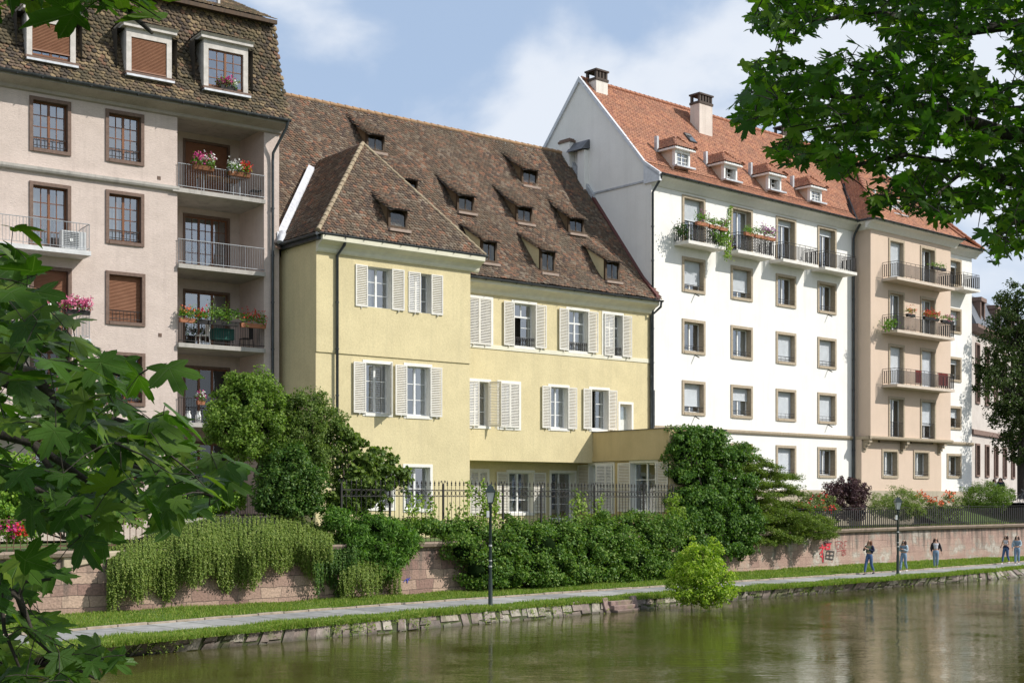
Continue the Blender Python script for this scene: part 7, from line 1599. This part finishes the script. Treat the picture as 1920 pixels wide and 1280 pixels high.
bl = [blob(px, py, a, b_, 1.6, .9) for px, py, a, b_ in ((20, 900, 34, 50), (70, 930, 34, 44), (130, 920, 40, 50), (190, 925, 40, 46), (230, 950, 36, 34), (160, 965, 60, 26), (90, 970, 50, 26), (10, 960, 36, 36))]
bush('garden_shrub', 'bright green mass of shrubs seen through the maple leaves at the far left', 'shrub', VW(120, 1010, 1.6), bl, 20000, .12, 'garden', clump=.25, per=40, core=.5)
flowering('bush of deep pink flowers behind the rusty railing at the left edge', [blob(20, 995, 22, 18, .8), blob(45, 1000, 18, 14, .8)], 2200, .08, 'garden', [('magenta', (22, 988, 12, 8, .5)), ('red', (38, 995, 8, 8, .5))], 26, VW(25, 1018, .8), 'flower bush', .09)
# hanging shrubs: strands falling over the coping
def hanging(label, x0, x1, ytop, ybot, n, mat, size, lean=.25, back=.7, seed=1, den=26):
    t = thing('hanging_shrub', label, 'shrub', tuple(VW((x0 + x1) / 2, (ytop((x0 + x1) / 2) + ybot((x0 + x1) / 2)) / 2, 0))); P_, N_, D_ = [], [], []; rg = random.Random(seed)
    for i in range(n):
        px = rg.uniform(x0, x1); px += .62 * ((round(px / 8.5) * 8.5) - px) + rg.gauss(0, .6); g = rg.random(); yb = ybot(px) + 11 * math.sin(round(px / 8.5) * 5.3) + rg.gauss(0, 5); yt = ytop(px); bulge = .65 + .2 * math.sin(px * .05 + seed) + rg.uniform(-.12, .12)
        ys = yt + (yb - yt) * g ** 1.1 * .8; y1 = min(yb, ys + (yb - yt) * rg.uniform(.25, .5)) ; k_ = 0
        c = VW(px, ys, 0); k = c.y / FOC; ln = (y1 - ys) * k; m_ = max(4, int(ln * den)); f0 = (ys - yt) / max(1, yb - yt); f1 = (y1 - yt) / max(1, yb - yt); sw = rg.uniform(-.1, .1) + lean * .2
        for j in range(m_):
            f = j / m_; ff = f0 + (f1 - f0) * f
            bk = back - (back + bulge) * math.sin(min(1, ff * 1.7) * math.pi / 2) + (ff > .55) * (ff - .55) * 1.0
            q = VW(px + sw * 30 * f, ys + (y1 - ys) * f, bk); P_.append((q.x + rg.gauss(0, .022), q.y + rg.gauss(0, .022), q.z + rg.gauss(0, .012))); N_.append((.35 + rg.gauss(0, .55), -.6 + rg.gauss(0, .5), .5 + rg.gauss(0, .5))); D_.append((rg.gauss(0, .5), -.1, -1))
    leaves('foliage', np.array(P_), np.array(N_), rng.uniform(size * .7, size * 1.3, len(P_)), LM[mat], t, shape='rho', wid=.9, dirs=np.array(D_))
    # dark sheet behind the strands, the shade between them put into its colour
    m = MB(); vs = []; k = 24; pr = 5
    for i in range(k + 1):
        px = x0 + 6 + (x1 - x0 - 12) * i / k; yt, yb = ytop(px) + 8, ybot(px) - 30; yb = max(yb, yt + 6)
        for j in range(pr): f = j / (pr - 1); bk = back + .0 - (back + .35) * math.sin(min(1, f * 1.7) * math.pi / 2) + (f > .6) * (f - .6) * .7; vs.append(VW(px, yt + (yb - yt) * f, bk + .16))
    m.add(vs, [(i * pr + j, (i + 1) * pr + j, (i + 1) * pr + j + 1, i * pr + j + 1) for i in range(k) for j in range(pr - 1)], True); m.build('stems', plain('shade_sheet_' + mat + str(seed), (.022, .03, .012), .95, c2=(.012, .016, .008), nscale=20, bump=.8), t)
    return t
sm01 = lambda a, b_, x: min(1, max(0, (x - a) / (b_ - a)))
hanging('long curtain of small-leaved green shrub hanging over the wall left of the ferny bush', 200, 622, lambda x: 962 + 62 * (1 - sm01(190, 400, x)) ** 1.2 + 28 * sm01(560, 630, x), lambda x: 1128 - 40 * sm01(230, 330, x) + (12 * math.sin(x * .045)) - 42 * sm01(420, 620, x) + 8, 3600, 'cot', .062, seed=2)
hanging('dark trailing shrub reaching down to the grass between the long curtain and the ferny bush', 590, 668, lambda x: 1000 - (x - 590) * .2, lambda x: 1110 + 8 * math.sin(x * .1), 420, 'bush', .07, seed=5)
hanging('trailing strands below the ferny bush reaching down to the grass verge', 640, 752, lambda x: 1030, lambda x: 1125 - 16 * sm01(690, 750, x) + 5 * math.sin(x * .12), 560, 'cot', .062, seed=6, back=.2)
# vines on the iron fence
def fvine(label, x0, x1, y0, y1, n, seed):
    rg = random.Random(seed); t = thing('fence_vine', label, 'vine', tuple(VW((x0 + x1) / 2, y1, .22)), 'vines on the iron fence'); P_ = []; m = MB()
    for s in range(max(4, int((x1 - x0) / 8))):
        px = rg.uniform(x0, x1); top_ = y0 + rg.uniform(0, .4) * (y1 - y0); pts = [VW(px, y1 + 6, .22)]; x = px
        while pts and y1 > top_:
            y1_ = y1 - len(pts) * 9
            if y1_ < top_: break
            x += rg.uniform(-6, 6); pts.append(VW(x, y1_, .2 + rg.uniform(-.1, .08)))
        if len(pts) > 1:
            m.tube(pts, .01, 4)
            for a, b_ in zip(pts, pts[1:]):
                for _ in range(int(n / 60)): q = a + (b_ - a) * rg.random(); P_.append((q.x + rg.gauss(0, .09), q.y + rg.gauss(0, .07), q.z + rg.gauss(0, .07)))
    m.build('stems', M['bark'], t); P_ = np.array(P_); leaves('foliage', P_, rng.normal(0, .6, (len(P_), 3)) + np.array([.3, -.6, .5]), rng.uniform(.07, .14, len(P_)), LM['vine'], t, shape='oval', wid=1.2)
fvine('sparse light green vine on the iron fence left of the first tall post', 768, 822, 902, 985, 560, 1)
fvine('light green vine on the iron fence just left of the near lantern', 868, 915, 890, 985, 800, 2)
fvine('thin light green vine around the near lantern on the iron fence', 915, 945, 898, 985, 420, 3)
fvine('light green vine climbing the iron fence in front of the annex windows', 1068, 1135, 905, 980, 640, 4)
fvine('light green vine left of the ground floor window, low on the iron fence', 835, 866, 930, 985, 360, 5)
# grass blades
def blades(name, label, fa, fb, za, zb, n, h, mat, t0=8, t1=100, pw=1.6):
    t = t0 + (t1 - t0) * rng.random(n) ** pw; g = rng.random(n); A = np.array([fa(x) for x in t]); B_ = np.array([fb(x) for x in t]); nn = A + (B_ - A) * g; z = za + (zb - za) * g
    x, y = (t + nn) / Q2, (t - nn) / Q2; hh = h * rng.uniform(.4, 1.3, n) * (1 + .5 * np.sin(t * 1.7) * np.sin(t * .63)); a = rng.uniform(0, 2 * np.pi, n); wd = .012 + .00022 * t
    dx, dy = np.cos(a) * wd, np.sin(a) * wd; lx, ly = rng.normal(0, .4, n) * hh, rng.normal(0, .4, n) * hh
    V = np.stack([np.stack([x - dx, y - dy, z], 1), np.stack([x + dx, y + dy, z], 1), np.stack([x + lx, y + ly, z + hh], 1)], 1)
    o = fastmesh(name, V.reshape(-1, 3), [(0, 1, 2)], 3, mat, None, tuple(xy(40, fa(40), 0))); return tag(o, label, 'grass', kind='stuff')
gb = leafmat('grass_blade', (.095, .175, .028), (.15, .24, .042), (.27, .30, .10), .3, .6)
blades('grass', 'bright green grass of the verge between the path and the wall', lambda t: c_wall(t) + .02, lambda t: c_far(t) - .12, .14, .08, 95000, .085, gb)
blades('grass', 'narrow strip of green grass between the path and the embankment stones', lambda t: c_near(t) - .02, lambda t: c_stone(t) + .05, .03, -.02, 52000, .085, gb)
blades('grass', 'longer grass hanging over the top edge of the embankment stones', lambda t: c_stone(t) - .06, lambda t: c_stone(t) + .14, -.0, -.06, 30000, .13, gb)
blades('grass', 'grass of the raised garden behind the picket fence', lambda t: c_wall(t) - .6, lambda t: c_wall(t) - 3.5, 1.98, 2.0, 22000, .16, gb, 60, 112, 1.0)
# tufts between the stones
n = 4200; t_a = 8 + 92 * rng.random(n) ** 1.4; keep_ = (np.sin(t_a * 2.1) + np.sin(t_a * .77 + 1) + rng.normal(0, .5, n)) > .4; t_a = t_a[keep_]; P_ = []
for t in t_a:
    q = sp(t, min(1.02, abs(rng.normal(.78, .33))), .08); P_.append(tuple(q))
P_ = np.array(P_); P_ = np.repeat(P_, 5, 0) + rng.normal(0, .04, (len(P_) * 5, 3)); tag(leaves('moss_tufts', P_, unit(len(P_)) * .6 + np.array([.4, -.5, .6]), rng.uniform(.04, .1, len(P_)), gb, None, tuple(xy(40, c_stone(40), -.2)), shape='rho', wid=.5), 'small green weeds growing in the joints of the stone embankment', 'weeds', kind='stuff')

# ---------------------------------------------------------------- the two maples on the camera's bank
def inside(poly, x, y):
    c = False; j = len(poly) - 1
    for i in range(len(poly)):
        if (poly[i][1] > y) != (poly[j][1] > y) and x < (poly[j][0] - poly[i][0]) * (y - poly[i][1]) / (poly[j][1] - poly[i][1]) + poly[i][0]: c = not c
        j = i
    return c
def fill(poly, n, y0, y1, rg):
    xs = [p[0] for p in poly]; ys = [p[1] for p in poly]; out = []
    while len(out) < n:
        x, y = rg.uniform(min(xs), max(xs)), rg.uniform(min(ys), max(ys))
        if inside(poly, x, y): out.append(P(x, y, rg.uniform(y0, y1)))
    return out
lm = leafmat('maple_leaf', (.026, .074, .010), (.050, .118, .015), (.115, .185, .028), .34, .42, .4, tcol=1.5, veins=True)
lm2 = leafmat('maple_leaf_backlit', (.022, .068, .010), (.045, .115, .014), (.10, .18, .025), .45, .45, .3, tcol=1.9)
rg = random.Random(12)
T = thing('maple_tree', 'near maple tree at the left with large dark leaves hanging before the brown block', 'tree', (-3.6, 1.6, 1.8))
poly = [(-250, 380), (0, 445), (45, 470), (60, 510), (105, 560), (140, 620), (175, 665), (215, 690), (285, 712), (250, 745), (250, 775), (320, 815), (365, 845), (430, 880), (480, 912), (425, 925), (385, 975), (400, 985), (310, 992), (230, 980), (190, 1020), (160, 1035), (120, 1000), (80, 1010), (60, 960), (0, 900), (-250, 950)]
low = [(-200, 1050), (0, 1070), (60, 1065), (90, 1085), (70, 1110), (70, 1150), (95, 1180), (110, 1215), (175, 1222), (235, 1262), (120, 1300), (60, 1330), (-200, 1350)]
topp = [(-250, -220), (330, -220), (300, -60), (272, 0), (250, 40), (215, 45), (180, 30), (130, 28), (90, 35), (40, 12), (0, 15), (-250, 30)]
def mleaves(pts, size, tilt, rgn):
    p = np.array([tuple(q) for q in pts]); n_ = len(p); nn = rgn.normal(0, .42, (n_, 3)) + np.array(tilt); return p, nn, rgn.uniform(size * .45, size * 1.3, n_)
groups = [mleaves(fill(poly, 640, 2.8, 5.6, rg), .084, (.15, -.33, .9), rng), mleaves(fill(poly, 90, 2.6, 3.2, rg), .076, (.1, -.35, .9), rng), mleaves(fill(low, 270, 2.6, 4.2, rg), .068, (.1, -.3, .9), rng), mleaves(fill(topp, 330, 2.7, 4.2, rg), .088, (0, -.2, .9), rng)]
extra = [(285, 65, 3.0), (272, 30, 3.1), (305, 722, 3.4), (395, 905, 3.3), (440, 915, 3.6), (70, 1090, 2.8), (110, 1105, 2.9), (205, 1255, 3.0), (175, 1225, 3.1)]
groups.append(mleaves([P(*e_) for e_ in extra], .085, (.05, -.5, .6), rng))
# crown above and to the left, out of the frame, that shades these leaves
up_pts = [Vector((rg.uniform(-6.5, .3), rg.uniform(.8, 5.2), rg.uniform(5.1, 7.5))) for _ in range(1500)] + [Vector((rg.uniform(-6, -2.2), rg.uniform(2.5, 6), rg.uniform(2.6, 5.2))) for _ in range(500)]
up_pts = [q for q in up_pts if not (q.y > .5 and abs(q.x / q.y) < .40 and -.13 < (q.z - EYE) / q.y < .385)]
groups.append(mleaves(up_pts, .13, (0, -.1, 1), rng))
p_ = np.concatenate([g[0] for g in groups]); n_ = np.concatenate([g[1] for g in groups]); s_ = np.concatenate([g[2] for g in groups])
dr_ = np.stack([rng.normal(.35, .5, len(p_)), rng.normal(0, .5, len(p_)), rng.normal(-.55, .3, len(p_))], 1); p_ = p_ - dr_ / np.linalg.norm(dr_, axis=1, keepdims=True) * (s_ * .6)[:, None]
leaves('crown', p_, n_, s_, lm, T, shape='maple', dirs=dr_, curl=1.2)
m = MB(); m.tube([(-3.6, 1.6, 1.8), (-3.7, 1.7, 3.2), (-3.5, 1.8, 5.0), (-3.3, 2.0, 7.2)], [.2, .17, .13, .06], 9)
def twigs(m, q, r0, r1, maxlen=1.6):
    """every leaf hangs on a twig that branches off the nearest limb or twig"""
    nodes = np.array([tuple(v) for v in m.v])[::3]; n = len(q); best = np.empty(n); src = np.empty((n, 3))
    for a in range(0, n, 500):
        d = np.linalg.norm(q[a:a + 500, None] - nodes[None], axis=2); k = d.argmin(1); best[a:a + 500] = d[np.arange(len(k)), k]; src[a:a + 500] = nodes[k]
    done_ = np.zeros(n, bool)
    for _ in range(n):
        k = int(np.where(done_, 1e9, best).argmin()); done_[k] = True; a, b = src[k], q[k]
        if best[k] < maxlen:
            mid = a * .5 + b * .5; mid[2] += .05 * best[k]; r_ = r0 if best[k] > .12 else r1; m.tube([Vector(a), Vector(mid), Vector(b)], [r_, (r_ + r1) / 2, r1], 3, False)
        d = np.linalg.norm(q - b, axis=1); c = d < best; best[c] = d[c]; src[c] = b
def limb(pts, r0, r1): m.tube([Vector(q) for q in pts], [r0 + (r1 - r0) * i / (len(pts) - 1) for i in range(len(pts))], 6)
limb([(-3.6, 1.7, 3.0), P(-250, 640, 3.2), P(60, 700, 3.5), P(200, 860, 3.6), P(330, 905, 3.7), P(400, 930, 3.7)], .026, .005)
limb([(-3.6, 1.7, 2.8), P(-220, 760, 3.3), P(60, 830, 3.4), P(170, 905, 3.4), P(255, 960, 3.5)], .018, .004)
limb([P(-100, 520, 4.4), P(60, 560, 4.4), P(160, 680, 4.4), P(270, 720, 4.3)], .015, .004); limb([P(-60, 690, 4.6), P(120, 760, 4.7), P(260, 800, 4.7), P(390, 880, 4.6), P(460, 910, 4.5)], .02, .004); limb([P(-80, 880, 4.0), P(80, 920, 4.1), P(200, 985, 4.1)], .014, .003); limb([P(60, 830, 3.4), P(150, 955, 3.3), P(150, 1010, 3.3)], .01, .004)
limb([(-3.6, 1.65, 2.5), P(-150, 1040, 2.9), P(0, 1096, 2.9), P(35, 1118, 2.9), P(60, 1190, 3.0), P(110, 1235, 3.0), P(180, 1272, 3.1)], .014, .003)
limb([P(35, 1118, 2.9), P(45, 1090, 2.9), P(95, 1085, 2.9)], .006, .003); limb([P(0, 1096, 2.9), P(8, 1180, 2.9), P(40, 1260, 2.9)], .006, .003)
limb([(-3.5, 1.8, 4.8), P(-200, -150, 3.6), P(100, -60, 3.5), P(240, 20, 3.3), P(285, 62, 3.1)], .025, .004); limb([P(100, -60, 3.5), P(60, 0, 3.4)], .01, .004)
limb([(-3.5, 1.8, 5.2), (-2, 2.5, 6), (-.5, 3, 6.4)], .06, .01); limb([(-3.4, 1.9, 6), (-4.5, 3, 6.8), (-5.5, 4, 7)], .05, .01)
twigs(m, p_, .0028, .0012)
m.build('trunk', M['barkdark'], T)
# right maple
T = thing('maple_tree', 'large maple whose backlit branches fill the upper right of the picture', 'tree', (8.6, 9.6, 1.8))
R_ = [(2050, -120), (1430, -120), (1425, 10), (1400, 40), (1430, 60), (1470, 90), (1530, 60), (1560, 30), (1640, 60), (1600, 95), (1520, 130), (1450, 105), (1400, 120), (1400, 165), (1385, 200), (1375, 238), (1440, 245), (1455, 225), (1490, 262), (1440, 275), (1450, 292), (1480, 318), (1520, 300), (1560, 345), (1620, 325), (1700, 330), (1640, 350), (1625, 392), (1700, 390), (1690, 415), (1750, 410), (1760, 425), (1830, 400), (1870, 415), (1830, 445), (1860, 470), (1850, 500), (1900, 475), (2050, 480)]
holes_ = [(1560, 78, 70, 26), (1500, 98, 46, 12), (1640, 85, 34, 22), (1860, 85, 50, 28), (1880, 150, 40, 20), (1840, 118, 34, 18), (1850, 235, 40, 14), (1755, 290, 40, 16), (1860, 300, 40, 12), (1700, 318, 26, 12), (1595, 118, 26, 10), (1720, 145, 14, 8), (1905, 200, 16, 30), (1800, 345, 40, 14), (1560, 240, 10, 6), (1640, 290, 12, 6), (1780, 180, 14, 7), (1700, 215, 12, 6)]
pts = []
rg2 = random.Random(5)
while len(pts) < 6200:
    x, y = rg2.uniform(1370, 2050), rg2.uniform(-120, 500)
    if not inside(R_, x, y): continue
    if any(((x - a) / c) ** 2 + ((y - b_) / d) ** 2 < 1 for a, b_, c, d in holes_) and rg2.random() < .93: continue
    pts.append(P(x, y, rg2.uniform(8.6, 12.6)))
fringe = [(1382, 236), (1392, 222), (1402, 238), (1418, 236), (1387, 212), (1395, 195), (1382, 205), (1440, 288), (1452, 296), (1500, 322), (1560, 340), (1625, 372), (1632, 392), (1640, 398), (1700, 398), (1715, 402), (1828, 448), (1850, 470), (1862, 490), (1852, 478), (1745, 415), (1410, 52), (1420, 35), (1447, 228), (1435, 282)]
pts += [P(x, y, rg2.uniform(9.2, 10.5)) for x, y in fringe]
g1 = mleaves(pts, .092, (.15, -.25, .85), rng)
oth = []  # unseen crown; the overhang near the camera is added to shade the left maple
while len(oth) < 7600:
    u = Vector((rg2.gauss(0, 1), rg2.gauss(0, 1), rg2.gauss(0, 1))).normalized() * rg2.uniform(.45, 1) ; q = Vector((8.2, 10.2, 9.6)) + Vector((u.x * 5.2, u.y * 4.6, u.z * 4.2)) if len(oth) % 10 < 8 else Vector((5.2, 2.0, 7.6)) + Vector((u.x * 4.2, u.y * 3.6, u.z * 2.6))
    if q.y > 1 and q.x / q.y < .415 and (q.z - EYE) / q.y < .40: continue
    oth.append(q)
g2 = mleaves(oth, .13, (.1, 0, 1), rng)
p_ = np.concatenate([g1[0], g2[0]]); n_ = np.concatenate([g1[1], g2[1]]); s_ = np.concatenate([g1[2], g2[2]])
dr_ = np.stack([rng.normal(-.3, .6, len(p_)), rng.normal(0, .6, len(p_)), rng.normal(-.6, .3, len(p_))], 1); p_ = p_ - dr_ / np.linalg.norm(dr_, axis=1, keepdims=True) * (s_ * .6)[:, None]
leaves('crown', p_, n_, s_, lm2, T, shape='maple', dirs=dr_, curl=1.1)
m = MB(); m.tube([(8.6, 9.6, 1.8), (8.5, 9.7, 4.5), (8.2, 9.9, 7.5), (8.0, 10.2, 12)], [.28, .24, .18, .05], 10); limb([(8.5, 9.7, 5), (7.5, 6.5, 6.6), (5.8, 3.5, 7.5), (3.5, 1.2, 8)], .12, .02)
for ps, r0 in (([(8.5, 9.7, 4.9), P(1980, 355, 10.6), P(1890, 340, 10.6), P(1820, 310, 10.5), P(1700, 290, 10.3)], .07), ([(8.4, 9.8, 5.6), P(1960, 262, 10.5), P(1880, 250, 10.4), P(1800, 222, 10.3), P(1690, 190, 10.2), P(1560, 180, 10.0), P(1460, 175, 9.9)], .085), ([(8.4, 9.8, 5.6), P(2000, 200, 10.8), P(1880, 205, 10.8), P(1800, 212, 10.6)], .05),
                ([(8.3, 9.9, 6.6), P(1950, 40, 10.8), P(1800, 60, 10.6), P(1620, 20, 10.4), P(1560, 35, 10.2), P(1480, 45, 10.0)], .06), ([(8.3, 9.9, 7), P(1990, -60, 11), P(1760, -30, 10.6), P(1600, -40, 10.4)], .06), ([(8.4, 9.8, 5.2), P(1975, 400, 10.5), P(1880, 420, 10.4), P(1850, 460, 10.2)], .03),
                ([P(1690, 190, 10.2), P(1640, 140, 10.1), P(1590, 120, 10)], .02), ([P(1800, 222, 10.3), P(1740, 150, 10.2), P(1745, 110, 10)], .022), ([P(1820, 310, 10.5), P(1760, 360, 10.3), P(1720, 390, 10)], .02), ([P(1700, 290, 10.3), P(1600, 310, 10.1), P(1530, 300, 9.9)], .02), ([P(1690, 190, 10.2), P(1600, 230, 10), P(1480, 250, 9.8)], .02)):
    limb(ps, r0, .006)
twigs(m, p_, .006, .0025)
m.build('trunk', M['barkdark'], T)
